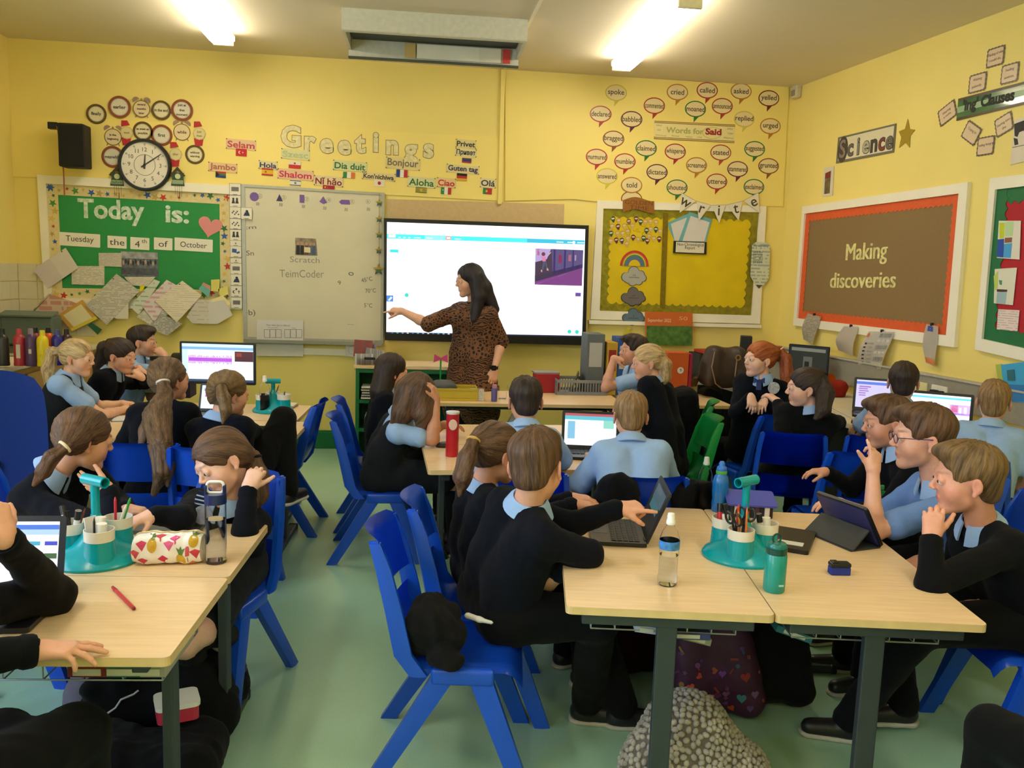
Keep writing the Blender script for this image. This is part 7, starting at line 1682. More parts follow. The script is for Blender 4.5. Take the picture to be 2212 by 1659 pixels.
bm=bmesh.new();prism(bm,rrect(.125,.105,.018),.185,.232);bmobj('box',bm,plast('b8304a',.35),e);bm=bmesh.new();prism(bm,rrect(.134,.114,.02),.230,.244);bmobj('lid',bm,plast('dfe0dc',.35),e)
blob('grey_bag','grey and lilac cloth bag behind the black one under the left table','bag',(-.98,3.05,0),lambda F:bag(F,(-.98,3.05,0),.36,.22,.24),cloth('lilac_cloth','6a6478'),.011,.008,.8,15)
blob('long_black_coat','black coat bundle on the floor at the lower left corner','garment',(-.78,2.62,0),lambda F:bag(F,(-.78,2.62,0),.42,.26,.16),M_BAGK,.011,.012,.9,16)
# jacket on the fair haired boy's chair and dark coats in the middle
def coat(F,c,w):c=V(*c);F.chain([c+V(-w/2,0,.0),c+V(-w/4,-.01,.01),c+V(w/4,-.01,.005),c+V(w/2,0,0)],[.036,.042,.042,.036],.03);F.chain([c+V(-w/2,-.01,-.05),c+V(-w/3,-.02,-.22)],[.05,.07],.04);F.chain([c+V(w/2,-.01,-.05),c+V(w/2.4,-.02,-.25)],[.05,.07],.04)
blob('hung_coat','navy coat hung over the corner of the fair haired boys chair','garment',(.88,3.40,.50),lambda F:coat(F,(.88,3.40,.76),.10),M_NAVY,.010,.010,1,17)
blob('black_coat','black coat hung at the right side of the fair haired boys chair','garment',(1.24,3.46,.45),lambda F:coat(F,(1.24,3.46,.72),.12),M_BAGK,.010,.010,1,18)
# knee of a seated figure cut by the lower right corner: a whole pupil beyond the frame
# blue clamp on the table leg
pb=Vector(at(1438,1408,2.37));e=empty('blue_sponge',pb,0,'bright blue sponge block tucked against the front table leg','sponge');bm=bmesh.new();box(bm,(0,0,0),(.042,.03,.072),rot=Matrix.Rotation(radians(12),3,'Y'),bev=.008);bmobj('block',bm,mat('blue_sponge','2f62c8',.9,noise=.1,scale=200,bump=.4,bscale=400),e)
# books in the wire trays
for i,(px,py,w_,c,lbl)in enumerate(((1475,1368,.16,'3a3f70','navy magazine in the tray under the right tables'),(1395,1355,.07,'b4bcd8','white plastic wallet in the tray under the right tables'),(1500,1375,.10,'8a8c7c','grey patterned booklet in the tray under the right tables'),(1712,1365,.12,'2a6a78','teal booklet in the tray under the right tables'))):
    p=Vector(at(px,py,2.42+.02*i));e=empty('exercise_book',(p.x,p.y,p.z),radians(-8),lbl,'book','books in the wire trays');bm=bmesh.new();box(bm,(0,.08,0),(w_,.20,.022),rot=Matrix.Rotation(radians(6*i),3,'Y'));bmobj('cover',bm,paper(c),e);bm=bmesh.new();box(bm,(0,-.0215,0),(w_*.6,.004,.012),rot=Matrix.Rotation(radians(6*i),3,'Y'));bmobj('spine_label',bm,paper('c8c4b8'),e)
for i,(px,c,lbl)in enumerate(((180,'7a2c20','red brown folder in the tray under the near left table'),(255,'2f6a58','green folder in the tray under the near left table'),(310,'9a968a','grey workbook in the tray under the near left table'))):
    p=OZV(px,1448,.60);e=empty('exercise_book',(p.x,p.y+.16,.575),radians(-3),lbl,'book','books in the wire trays');bm=bmesh.new();box(bm,(0,0,0),(.10,.24,.03),bev=.003);bmobj('cover',bm,paper(c),e);bm=bmesh.new();box(bm,(0,-.121,0),(.07,.002,.018));bmobj('pages',bm,paper('c8c4b8'),e)
# ---------------- teacher table, bookcase, files
def tp(px,py,z=.67,dy=0):
    Y=min(6.60,max(6.16,onz(px,py,.67).y))+dy;p=Vector(at(px,py,Y));p.z=.671;return p
def crate(p,w,d,h,c,label,rz=0,name='storage_basket',slots=True):
    e=empty(name,p,radians(rz),label,'basket');m=plast(c,.5);t=.005
    bm=bmesh.new();box(bm,(0,0,t/2),(w,d,t));bmobj('floor_panel',bm,m,e)
    for ax in(0,1):
        for s in(-1,1):
            bm=bmesh.new();L=w if ax==0 else d;n_=max(3,int(L/.022))
            def put(x0,x1,z0,z1):
                if ax==0:box(bm,((x0+x1)/2,s*d/2,(z0+z1)/2),(x1-x0,t,z1-z0))
                else:box(bm,(s*w/2,(x0+x1)/2,(z0+z1)/2),(t,x1-x0,z1-z0))
            put(-L/2,L/2,0,h*.22);put(-L/2,L/2,h*.8,h)
            if slots:
                for i in range(n_+1):x=-L/2+L*i/n_;put(x-.004,x+.004,h*.2,h*.82)
            else:put(-L/2,L/2,h*.2,h*.82)
            bmobj('side',bm,m,e)
    return e
crate(tp(1250,852,dy=.10),.40,.26,.12,'7f8286','grey slotted plastic basket on the teacher table')
e=empty('red_file_box',tp(1178,850,dy=.14),radians(4),'red box standing left of the grey basket','box');bm=bmesh.new();box(bm,(0,0,.075),(.19,.14,.15),bev=.004);bmobj('box',bm,paper('9c1f26'),e);bm=bmesh.new();box(bm,(0,.02,.155),(.20,.15,.012));bmobj('lid',bm,paper('8a8478'),e)
e=laptop('dark_tablet',tp(1232,852,dy=.10)+Vector((0,0,.006)),170,.22,.02,108,'dark tablet standing upright in the grey basket',[],bg='16181c',em=.2,keys=False,cat='tablet',hp=.16)
def bookbox(px0,px1,pyt,pyb,Y,c,label,name='ring_binder',spine=None,d=.24,txt=None,cat='file'):
    a=Vector(at(px0,pyb,Y));b_=Vector(at(px1,pyb,Y));t=Vector(at((px0+px1)/2,pyt,Y));w_=(b_-a).length;z0=.671;h_=t.z-z0
    e=empty(name,((a.x+b_.x)/2,Y+d/2,z0),0,label,cat,'files and books standing on the teacher table')
    bm=bmesh.new();box(bm,(0,0,h_/2),(w_,d,h_),bev=.003);bmobj('cover',bm,paper(c),e)
    if spine:bm=bmesh.new();box(bm,(0,-d/2-.001,h_*.66),(w_*.72,.002,h_*.4));bmobj('spine_label',bm,paper(spine),e)
    if 'lever' in label:bm=bmesh.new();ring(bm,.010,.016,-.002,.002,20,Matrix.Translation((0,-d/2-.001,h_*.22))@Matrix.Rotation(pi/2,4,'X'));bmobj('finger_ring',bm,M_CHR,e)
    if txt:text(txt,Matrix.Translation((0,-d/2-.004,h_*.72))@Matrix.Rotation(pi/2,4,'X'),w_*.42,ink('e8dcd0'),e,ext=.0004)
    return e
bookbox(1266,1304,722,800,6.62,'5d6464','grey magazine file holding papers beside the screen','magazine_file','a8a8a4',cat='file')
bookbox(1310,1332,740,810,6.60,'b89028','yellow box file with red top label',spine='8a2018',txt='S')
bookbox(1333,1356,730,812,6.60,'1c4c90','blue lever arch file with cream spine label',spine='b8b49c')
bookbox(1357,1372,742,812,6.60,'b5a23a','narrow yellow file right of the blue one')
bookbox(1440,1486,762,815,6.50,'b8541c','orange box reading Scales tales cards on the table by the yellow board','orange_box',None,.16,cat='box')
bookbox(1487,1494,764,812,6.52,'9c1840','narrow crimson book beside the orange box','crimson_book',None,.16,cat='book')
e=empty('number_disc',Vector(at(1470,800,6.49)),0,'round white card with number 9 on the orange box','sign');bm=bmesh.new();prism(bm,circ(.026,24),0,.002,Matrix.Rotation(pi/2,4,'X'));bmobj('disc',bm,paper('d8d4cc'),e);text('9',Matrix.Translation((0,-.003,0))@Matrix.Rotation(pi/2,4,'X'),.035,ink('4a4a4a'),e)
# small things on the teacher table
crate(tp(985,868,dy=.14),.30,.22,.09,'c8b13a','yellow tray of stationery on the teacher table',name='yellow_tray',slots=False)
blob('grey_bag_small','grey cloth pouch with black strap on the teacher table','bag',tuple(tp(955,868,dy=.16)),lambda F:bag(F,tuple(tp(955,868,dy=.16)),.16,.12,.14),cloth('grey_pouch','5c5e60'),.009,.008,1,21)
e=empty('pink_bow',tp(950,868,dy=.38)+Vector((0,0,.27)),0,'pink feathered bow on a stick standing in a pot behind the pinafore girl','bow');bm=bmesh.new()
for s in(-1,1):prism(bm,[(0,.006),(s*.05,.035),(s*.055,-.03),(0,-.006)],-.008,.008,Matrix.Rotation(pi/2,4,'X'))
bmobj('bow',bm,cloth('pink','c8507c'),e);bm=bmesh.new();cyl(bm,(0,0,-.27),(0,0,.0),.006);bmobj('stick',bm,M_GRN,e);bm=bmesh.new();lathe(bm,[(0,-.27),(.034,-.27),(.036,-.17),(.032,-.17),(0,-.26)],20);bmobj('pot',bm,plast('b8a83a'),e)
e=empty('card_stand',tp(1030,872,dy=.05),radians(-8),'white folded card standing on the teacher table','card');bm=bmesh.new();box(bm,(0,0,.045),(.10,.004,.09),rot=Matrix.Rotation(radians(-12),3,'X'));bmobj('card',bm,doc('card_doc','cfcaba','6a6a60',8,.4,4),e)
e=bottle('plastic_cup',tp(1085,866,dy=.10),[(0,0),(.028,0),(.038,.10),(.036,.10),(.027,.004),(0,.004)],M_GLS,'clear plastic cup on the teacher table',cat='cup')
bottle('pink_capped_bottle',tp(1067,874,dy=.03),[(0,0),(.022,0),(.023,.09),(.015,.10),(0,.10)],plast('5a5490',.3),'small bottle with pink cap on the teacher table',[('cap',[(.016,.098),(.018,.10),(.018,.125),(0,.127)],plast('c88aa0',.4))])
e=bottle('red_snack_tube',OZV(976,985,.67),[(0,0),(.033,0),(.033,.225),(.0,.225)],mat('red_tube_card','b01a24',.3,noise=.1,scale=20),'tall red snack tube standing on the middle tables',[('lid',[(.033,.222),(.0345,.224),(.0345,.234),(0,.235)],plast('d8d4cc',.3))],cat='tube')
bm=bmesh.new();prism(bm,circ(.022,20,0,.17,.028),.030,.0335,Matrix.Rotation(pi/2,4,'X'));bmobj('printed_oval',bm,ink('d8b8a0'),e)
e=empty('tape_roll',OZV(962,925,.67)+Vector((0,0,.001)),0,'purple roll of tape on the middle tables','tape');bm=bmesh.new();ring(bm,.024,.036,0,.022,28);bmobj('roll',bm,plast('8c2a80',.3),e)
e=empty('dark_pouch',OZV(962,965,.67),radians(20),'dark oval case beside the red snack tube','case');bm=bmesh.new();lathe(bm,[(0,0),(.04,0),(.045,.012),(.035,.024),(0,.028)],24,sx=1.3,sy=.8);bmobj('case',bm,plast('2a2220',.4),e,smooth=50)
# bookcase contents
for i,(x,z,w_,c,lb_)in enumerate(((-.10,.529,.22,'b8a888','beige lidded tray on the top shelf of the green bookcase'),(-.08,.289,.20,'8a8c8c','stack of grey folders in the green bookcase'),(.2,.529,.18,'6a6c6a','dark tray on the right of the bookcase shelf'))):
    e=empty('paper_tray',(-.16+x+.15-.15,7.18,z),0,lb_,'tray','trays in the green bookcase')
    for j in range(5):bm=bmesh.new();box(bm,(.004*((j*7)%3),.0,.012+j*.022),(w_,.20,.012),bev=.002);bmobj('paper_stack',bm,paper(('d0ccc0','9c9c98','b8b4a8',c,'c8c8c4')[j]),e)
e=empty('leaflet_holder',(-.34,7.18,.815),0,'clear holder crammed with leaflets on the left end of the green bookcase','leaflet holder')
for j,(c,x,z,r_)in enumerate((('c8c4bc',0,.07,0),('8a86a0',.01,.10,4),('d0ccc8',.03,.04,-6),('a84a3a',-.02,.13,3),('b8b4ac',.07,.06,10),('d8d4cc',-.01,.02,0))):bm=bmesh.new();box(bm,(x,.02-.015*j,z),(.15,.004,.14),rot=Matrix.Rotation(radians(r_),3,'Y'));bmobj('leaflet',bm,doc('leaflet%d'%j,c,'5a5a60',10,.4,4),e)
bm=bmesh.new();box(bm,(.02,-.085,.03),(.18,.006,.06));bmobj('front_pane',bm,M_GLS,e)
e=empty('black_puncher',(-.30,7.05,.89),0,'small black stapler on the leaflet pile','stapler');bm=bmesh.new();box(bm,(0,0,0),(.09,.03,.02),bev=.006);bmobj('body',bm,M_BLK,e);e.location.z=.875
# back left table
p=OZV(612,876,.67)
for j,lb_ in enumerate(('white printed booklet on the back left table','brown edged folder under the white booklet')):e=empty('booklet',(p.x-.03,p.y-.06,.671+(.010 if j==0 else 0)),radians(-6),lb_,'booklet');bm=bmesh.new();box(bm,(0,0,.005),(.24-.0*j,.15,.009));bmobj('cover',bm,paper('d4d0c8' if j==0 else '8a6a50'),e);bm=bmesh.new();box(bm,(.03,-.02,.0098),(.09,.012,.0006));bmobj('title',bm,ink('6a6864'),e)
p=OZV(624,905,.67);e=empty('scissors',(p.x,p.y,.672),radians(-12),'small dark scissors lying on the back left tables','scissors');bm=bmesh.new()
for s in(-1,1):tube(bm,[(-.05+.012*cos(t),s*.008+.010*sin(t),.004)for t in(2*pi*i/14 for i in range(14))],.003,6,True)
bmobj('handles',bm,M_BLK,e);bm=bmesh.new();box(bm,(0,0,.004),(.085,.009,.003));bmobj('blades',bm,mat('dark_steel','4a4440',.4,metal=.8),e)
laptop('tablet',OZV(455,905,.672)+Vector((.0,.10,0)),-96,.26,.18,108,'tablet with bright page between the two ponytail girls',[(.05,.1,.95,.25,'a8c0e8'),(.1,.4,.6,.5,'b060c0')],bg='eaf0fa',em=.9,keys=False,cat='tablet')
e=empty('pink_phone',Vector(at(452,800,5.7)),0,'pink phone standing in a blue holder below the monitor','phone');e.location.z=.672;bm=bmesh.new();box(bm,(.0,0,.07),(.06,.012,.11),bev=.004,rot=Matrix.Rotation(radians(-10),3,'X'));bmobj('phone_body',bm,plast('b03a8c',.3),e);bm=bmesh.new();box(bm,(-.02,-.02,.025),(.06,.05,.05),bev=.006);bmobj('holder',bm,plast('2a70b8',.4),e)
e=empty('purple_box',Vector((at(378,765,6.2).x,6.2,.672)),0,'dark purple box behind the monitor with a camera on it','box');bm=bmesh.new();box(bm,(0,0,.11),(.24,.18,.22),bev=.004);bmobj('box',bm,paper('2c1c3c'),e)
e=empty('video_camera',Vector((at(370,735,6.2).x,6.16,.893)),radians(4),'black video camera lying on the purple box','camera');bm=bmesh.new();box(bm,(-.02,0,.035),(.13,.07,.055),bev=.01);bmobj('camera_body',bm,M_BLK,e)
bm=bmesh.new();cyl(bm,(.03,-.02,.05),(.10,-.05,.05),.042,.046,n=24);ring(bm,.02,.03,0,.005,20,Matrix.Translation((.10,-.052,.05))@Matrix.Rotation(pi/2,4,'X'));bmobj('lens_barrel',bm,M_BLK,e,smooth=40);bm=bmesh.new();box(bm,(-.10,0,.05),(.06,.04,.03),bev=.006);bmobj('viewfinder',bm,M_BLK,e)
e=empty('white_box',Vector((at(333,765,6.25).x,6.42,.672)),0,'white box printed with BOX behind the pupil with hand at mouth','box');bm=bmesh.new();box(bm,(0,0,.12),(.20,.16,.24),bev=.003);bmobj('box',bm,paper('d8d8d4'),e);text('TV BOX',Matrix.Translation((.02,-.083,.14))@Matrix.Rotation(pi/2,4,'X'),.06,ink('1c1c1c'),e,bold=.002)
e=empty('open_exercise_book',OZV(285,905,.672),radians(10),'white open exercise book in front of the blonde girl','book');bm=bmesh.new();box(bm,(0,0,.004),(.20,.15,.008),bev=.002);bmobj('pages',bm,paper('d8d6d0'),e);bm=bmesh.new();box(bm,(0,0,-.001),(.21,.16,.003));bmobj('cover',bm,paper('4a5068'),e)
# paint bottles on the drainer
for i,(px,dy,c,c2_,h_,lb_)in enumerate(((8,.0,'2c2826','1a1a1a',.24,'dark bottle at the very left frame edge'),(44,.0,'a8303c','b83a48',.24,'red paint bottle, second from the left'),(62,.12,'8c1f28','1a1a1a',.24,'dark red paint bottle behind the purple one'),
(72,-.02,'4a3058','8a7a8a',.245,'purple paint bottle in the middle of the row'),(88,.14,'d0561c','1a1a1a',.24,'orange paint bottle mostly hidden behind the yellow one'),(98,-.03,'d8c010','d8c838',.235,'bright yellow paint bottle on the drainer'),(108,.14,'1c6a30','1a1a1a',.22,'green paint bottle hidden behind the blue one'),(120,.04,'241f80','4a4c8a',.235,'dark blue paint bottle right of the yellow one'),(136,.08,'3a2420','2a1c1a',.235,'brown paint bottle at the right end of the row'))):
    p=OZV(px,789,.905);p.y+=dy;p.z=.9035
    e=bottle('paint_bottle',p,[(0,0),(.036,0),(.038,.006),(.036,.03),(.036,h_*.72),(.030,h_*.80),(.014,h_*.86),(0,h_*.86)],mat('paint_'+c,c,.35,noise=.08,scale=20),lb_,[('cap',[(.015,h_*.84),(.017,h_*.85),(.015,h_),(0,h_)],plast(c2_,.4))],'paint bottle','paint bottles by the sink')
    if i in(1,3,5):bm=bmesh.new();box(bm,(.006,-.037,h_*.4),(.026 if i!=3 else .018,.003,.09 if i==1 else .03),bev=.001);bmobj('label',bm,paper('c8b8a8' if i!=5 else 'e0c830'),e)
e=empty('grey_crate',Vector((-3.0,7.30,.903)),0,'grey green plastic crate with a folded flap behind the paint bottles','crate');bm=bmesh.new();box(bm,(0,0,.12),(.40,.20,.24),bev=.02);bmobj('crate_body',bm,plast('5c6a60',.5),e);bm=bmesh.new();box(bm,(0,-.05,.25),(.40,.14,.015),rot=Matrix.Rotation(.2,3,'X'));bmobj('flap',bm,plast('6a786c',.5),e)
# ---------------- back right corner
e=empty('printer',(3.14,7.15,.745),radians(-20),'white and black printer in the back right corner','printer')
bm=bmesh.new();box(bm,(0,0,.10),(.42,.36,.20),bev=.015);bmobj('body',bm,plast('8f8d84',.5),e);bm=bmesh.new();box(bm,(.03,0,.225),(.40,.34,.05),bev=.02);bmobj('scanner_lid',bm,plast('c8c6b8',.5),e)
bm=bmesh.new();box(bm,(-.02,-.05,.20),(.43,.30,.018),bev=.004);bmobj('paper_slot',bm,M_BLK,e);bm=bmesh.new();box(bm,(-.19,.06,.30),(.10,.12,.16),bev=.008);bmobj('paper_feed',bm,M_BLK,e)
for i,(x,y,z,w_,d_,h_,c,lb_)in enumerate(((2.66,7.28,.745,.30,.24,.22,'2a2c30','dark box under the red folder in the back right corner'),(2.62,7.22,.968,.18,.2,.03,'a03020','red folder on a dark box in the back right corner'))):
    e=empty('storage_box',(x,y,z),radians(5),lb_,'box');bm=bmesh.new();box(bm,(0,0,h_/2),(w_,d_,h_),bev=.006);bmobj('box',bm,paper(c),e);bm=bmesh.new();box(bm,(0,-d_/2-.001,h_*.5),(w_*.4,.002,h_*.4));bmobj('label',bm,paper('5a5650'),e)
pb=OZV(1592,852,.745);hb=(pb.x+.02,pb.y+.35,.745)
e=blob('brown_leather_bag','large brown leather handbag with cream piping on the corner bench','handbag',hb,lambda F:bag(F,hb,.40,.18,.36,(0,0)),mat('brown_leather','3a2c26',.5,noise=.15,scale=30,bump=.2,bscale=200),.010,.004,.5,31)
bm=bmesh.new();tube(bm,[(-.12,-.085,.30),(-.15,-.12,.18),(-.11,-.12,.05),(-.05,-.1,.01)],.005,6);tube(bm,[(.06,-.10,.24),(.045,-.12,.12),(.06,-.12,.04)],.005,6);bmobj('strap',bm,mat('cream_strap','8a7460',.5),e)
bm=bmesh.new();ring(bm,.014,.024,-.004,.004,18,Matrix.Translation((.065,-.11,.26))@Matrix.Rotation(pi/2,4,'X'));bmobj('ring_buckle',bm,mat('brass','a88a58',.3,metal=.8),e)
bk_=OZV(1500,960,0);blob('black_backpack','big black backpack standing on the green chair at the back','backpack',(1.84,5.68,.42),lambda F:bag(F,(1.84,5.68,.42),.34,.24,.46),M_BAGK,.012,.008,.8,33)
blob('dark_coats','heap of dark coats hanging below the corner bench','garment',(2.36,6.75,0),lambda F:bag(F,(2.36,6.75,0),.5,.3,.72),M_BAGK,.014,.014,.8,34)
e=empty('twig_basket',Vector((2.30,6.75,.74)),0,'small brown basket of dry twigs beside the leather bag','basket');bm=bmesh.new();lathe(bm,[(0,0),(.07,0),(.09,.07),(.085,.07),(.065,.006),(0,.006)],24);bmobj('basket',bm,mat('wicker','6a5230',.8,noise=.2,scale=80,bump=.4,bscale=200),e)
bm=bmesh.new();rk2=random.Random(2)
for i in range(26):a=rk2.uniform(0,6.28);r_=rk2.uniform(.04,.14);tube(bm,[(0,0,.03),(r_*.5*cos(a),r_*.5*sin(a),.10),(r_*cos(a),r_*sin(a),rk2.uniform(.06,.16))],.0015,4)
o=bmobj('twigs',bm,ink('2c241c'),e);o['kind']='stuff'
# headphones, pouches and cables on the bench
hp_=OZV(1835,850,.745)+Vector((.10,.25,0))
for i,(dx,dy,rz)in enumerate(((0,0,20),(-.10,.12,70))):
    e=empty('headphones',(hp_.x+dx,hp_.y+dy,.745),radians(rz),'black headphones lying on the bench, %s'%('nearer the lavender laptop' if i==0 else 'nearer the dark monitor'),'headphones','headphones on the bench')
    bm=bmesh.new();tube(bm,[(.09*cos(t),.0,.06+.11*sin(t))for t in(pi*j/16 for j in range(17))],.011,8);bmobj('headband',bm,M_BLK,e,smooth=60)
    for s in(-1,1):bm=bmesh.new();cyl(bm,(s*.085,0,.05),(s*.055,0,.05),.042,.036,n=22);bmobj('ear_cup',bm,M_BLK,e,smooth=40)
op=OZV(1800,860,.745)
blob('orange_pouch','bright orange fabric pouch on the bench behind the headphones','pouch',(op.x+.18,op.y+.5,.745),lambda F:bag(F,(op.x+.18,op.y+.5,.745),.26,.12,.13),cloth('orange','d05a14'),.010,.008,1,36)
blob('red_pouch','red fabric pouch on the bench in front of the orange one','pouch',(op.x+.05,op.y+.12,.745),lambda F:bag(F,(op.x+.05,op.y+.12,.745),.18,.12,.09),cloth('red','8c2418'),.010,.008,1,37)
e=empty('white_cable',OZV(1790,885,.745),0,'white cables trailing along the bench edge','cable');bm=bmesh.new();o_=e.location
for k_ in range(2):tube(bm,[OZV(x,y+k_*5,.75)-o_+Vector((0,0,.004*k_))for x,y in((1760,868),(1790,876),(1815,890),(1850,905),(1880,918))],.0035,6)
bmobj('cable',bm,plast('c8c4b8',.4),e)
# webcam on the second laptop, spare things
# ================================================================== the people
def pony(Hc,yaw,pitch,roll,s,tie,pts,R):
    """tail from the tie point (head frame) through points given relative to it in metres (head frame x,y / world z)"""
    Hm=rotm(yaw,pitch,roll);b=V(*Hc)+Hm@V(*tie)*s;yy=radians(yaw);f=V(cos(yy),sin(yy),0);r=V(sin(yy),-cos(yy),0)
    return([b]+[b+r*x+f*y+V(0,0,z)for x,y,z in pts],R)
# left side
H=PT(168,772,5.2)
person('blonde girl in a dark pinafore and light blue blouse, ponytail, looking right',H,-8,-8,0,.88,'blonde','pony',top='pinafore',bottom='skirt',near=False,tone='e0ad8c',tiecol='cfe4e4',
tail=pony(H,-8,-8,0,.88,(.0,-.108,.035),[(0,-.06,-.02),(0,-.085,-.12),(0,-.07,-.24),(0,-.05,-.33)],[.018,.032,.040,.034,.010]),pelvis=(-2.10,5.15,.49),body=0,bk=1.0,sleeve=.62,
arms=(dict(w=OZ(262,872,.72),e=OZ(215,880,.71),d=(1,.2,0),curl=.5),dict(w=OZ(268,884,.70),e=OZ(218,898,.71),d=(1,.35,.05),curl=.6)))
H=PT(262,768,5.75)
person('dark haired girl in navy resting her chin on her hands, looking down right',H,-18,-14,0,.9,'dark','pony',near=False,tone='dba68a',tiecol='1c1518',
tail=pony(H,-18,-14,0,.9,(.0,-.10,.06),[(0,-.05,-.03),(-.02,-.10,-.14),(0,-.12,-.26)],[.028,.04,.045,.012]),pelvis=(-2.06,5.74,.49),body=-5,bk=1.0,bottom='skirt',
arms=(dict(w=H+V(.13,.06,-.13),e=OZ(330,810,.70),d=(-.5,-.2,.7),b=(.6,0,.3),curl=.8),dict(w=H+V(.13,-.02,-.14),e=OZ(318,832,.70),d=(-.6,.2,.6),b=(.6,-.3,.1),curl=.8)))
H=PT(308,738,6.28)
person('dark haired pupil in a pale blue shirt behind, hand at the mouth',H,0,-4,0,.9,'dark','short',top='shirt',near=False,tone='dca78b',pelvis=(-2.0,6.32,.50),body=-10,bk=1.0,sleeve=.85,
arms=(None,dict(w=H+V(.16,-.05,-.09),e=PT(352,812,6.1),d=(-.6,.2,.5),b=(.4,-.6,0),curl=.7)))
H=PT(366,820,4.46)
person('girl in navy seen from behind with a very long brown ponytail, white hair tie',H,48,2,0,.93,'long','pony',near=False,tiecol='e6dccf',bk=1.0,
tail=([PT(352,826,4.30),PT(356,850,4.27),PT(340,900,4.17),PT(346,960,4.02),PT(350,1020,3.97),PT(332,1068,3.96)],[.026,.036,.066,.052,.040,.012]),
extra=dict(locks=[([PT(345,870,4.22),PT(318,930,4.14),PT(300,975,4.08)],[.03,.034,.008]),([PT(352,940,4.08),PT(368,1000,4.0),PT(362,1050,3.96)],[.03,.028,.008])]),pelvis=(-1.20,4.30,.49),body=85,
arms=(dict(w=(-1.42,4.72,.71),d=(.2,1,0)),dict(w=(-1.05,4.75,.71),d=(-.2,1,0))))
H=PT(494,850,4.26)
person('girl in navy with a short light brown ponytail, one knee raised',H,38,-6,0,.93,'light','pony',near=False,tiecol='6a5238',bk=1.0,
tail=([PT(477,835,4.10),PT(484,862,4.05),PT(488,885,4.03),PT(482,915,4.02)],[.022,.030,.026,.007]),pelvis=(-.86,4.20,.49),body=70,
arms=(dict(w=(-1.0,4.72,.71),d=(.1,1,0)),dict(w=(-.74,4.72,.72),d=(-.3,1,0))),knees=[(-.95,4.55,.46),(-.62,4.42,.84)],feet=[(-.95,4.62,.08),(-.58,4.30,.50)])
H=PT(182,948,3.30)
person('girl in navy with a plait resting her cheek on her hand, looking right',H,36,-14,0,.96,'brown','pony',tiecol='e0cfae',tone='d9a488',bk=1.02,
tail=([PT(140,965,3.13),PT(112,988,3.10),PT(94,1018,3.10),PT(74,1048,3.12)],[.020,.026,.024,.008]),pelvis=(-1.42,3.52,.49),body=-14,neck=H+V(-.10,-.02,-.115),
arms=(dict(w=(-1.02,3.22,.71),d=(1,-.3,0),hint=(.2,.5,-.6)),dict(w=PT(236,1058,3.12),e=PT(242,1150,3.04),d=(-1,.05,.28),b=(.1,-1,-.35),curl=(.15,.2,.25,.3),thumb=.1,side=1)))
H=PT(478,996,3.22)
person('girl in navy jumper with striped tie, head tilted on her hand, looking down',H,222,-26,14,.97,'brown','pony',tiecol='181418',tone='e6b6a0',bk=1.02,bottom='skirt',
tail=([PT(545,990,3.28),PT(556,1030,3.26),PT(558,1070,3.24),PT(556,1095,3.22)],[.030,.042,.036,.012]),pelvis=(-.70,3.32,.49),body=248,neck=PT(490,1086,3.24),legs=True,
arms=(dict(w=PT(536,1056,3.14),e=PT(528,1150,3.06),d=(.25,.1,.6),b=(-.2,-1,0),curl=(.9,.9,.9,.9),thumb=.2),dict(w=PT(330,1112,2.98),e=PT(390,1120,3.02),d=(-.6,-.55,-.12),b=(0,0,1),curl=(.25,.3,.35,.5),spread=.22)),
knees=[tuple(PT(432,1366,2.86)),tuple(PT(398,1390,2.84))],feet=[tuple(PT(500,1372,3.06)),tuple(PT(432,1440,2.98))],socks=cloth('black_sock','17181a'),shoe=((.5,.2,-.9),(.35,.1,-1)))
bm=bmesh.new();q_=PEOPLE[-1];b_=Vector((q_.location))
pts=[Vector(PT(x,y,3.12))-b_ for x,y in((428,1060),(446,1066),(440,1108),(412,1104))]
vs=[bm.verts.new(p+Vector((0,d,0)))for d in(0,.012)for p in pts]
for f_ in((0,1,2,3),(7,6,5,4),(0,4,5,1),(1,5,6,2),(2,6,7,3),(3,7,4,0)):bm.faces.new([vs[i]for i in f_])
tie=bmobj('tie',bm,cloth('tie_navy','1c2748'),q_)
for i in range(4):
    bm=bmesh.new();a,b=Vector(pts[0]).lerp(pts[3],.2+.2*i),Vector(pts[1]).lerp(pts[2],.2+.2*i);cyl(bm,a-Vector((0,.002,0)),b-Vector((0,.002,0)),.0028,n=6);bmobj('stripe',bm,cloth('stripe','aab4cc'),tie)
bm=bmesh.new();c_=Vector(PT(438,1112,3.09))-b_;cyl(bm,c_,c_+Vector((0,-.008,0)),.034,n=24);bmobj('badge',bm,mat('round_badge','8a93b4',.5,noise=.3,scale=60),q_)
# pupil cut by the left frame edge
H=V(-1.22,1.74,1.10)
person('pupil in black jumper cut off by the left frame edge, arms on the table',H,60,-5,0,.95,'dark','short',topm=M_BLKW,pelvis=(-1.12,1.66,.49),body=70,bk=1.22,neck=(-1.16,1.72,.95),knees=[(-.95,2.05,.47),tuple(OZ(165,1590,.45))],
arms=(dict(w=PT(8,1165,2.12),e=OZ(118,1285,.715),d=(-.4,.3,.9),curl=.9),dict(w=OZ(78,1405,.705),e=OZ(60,1385,.71)+V(-.16,-.16,.02),d=(1,.12,-.05),b=(0,0,1),curl=(.12,.12,.25,.45),thumb=.2,spread=.3)))
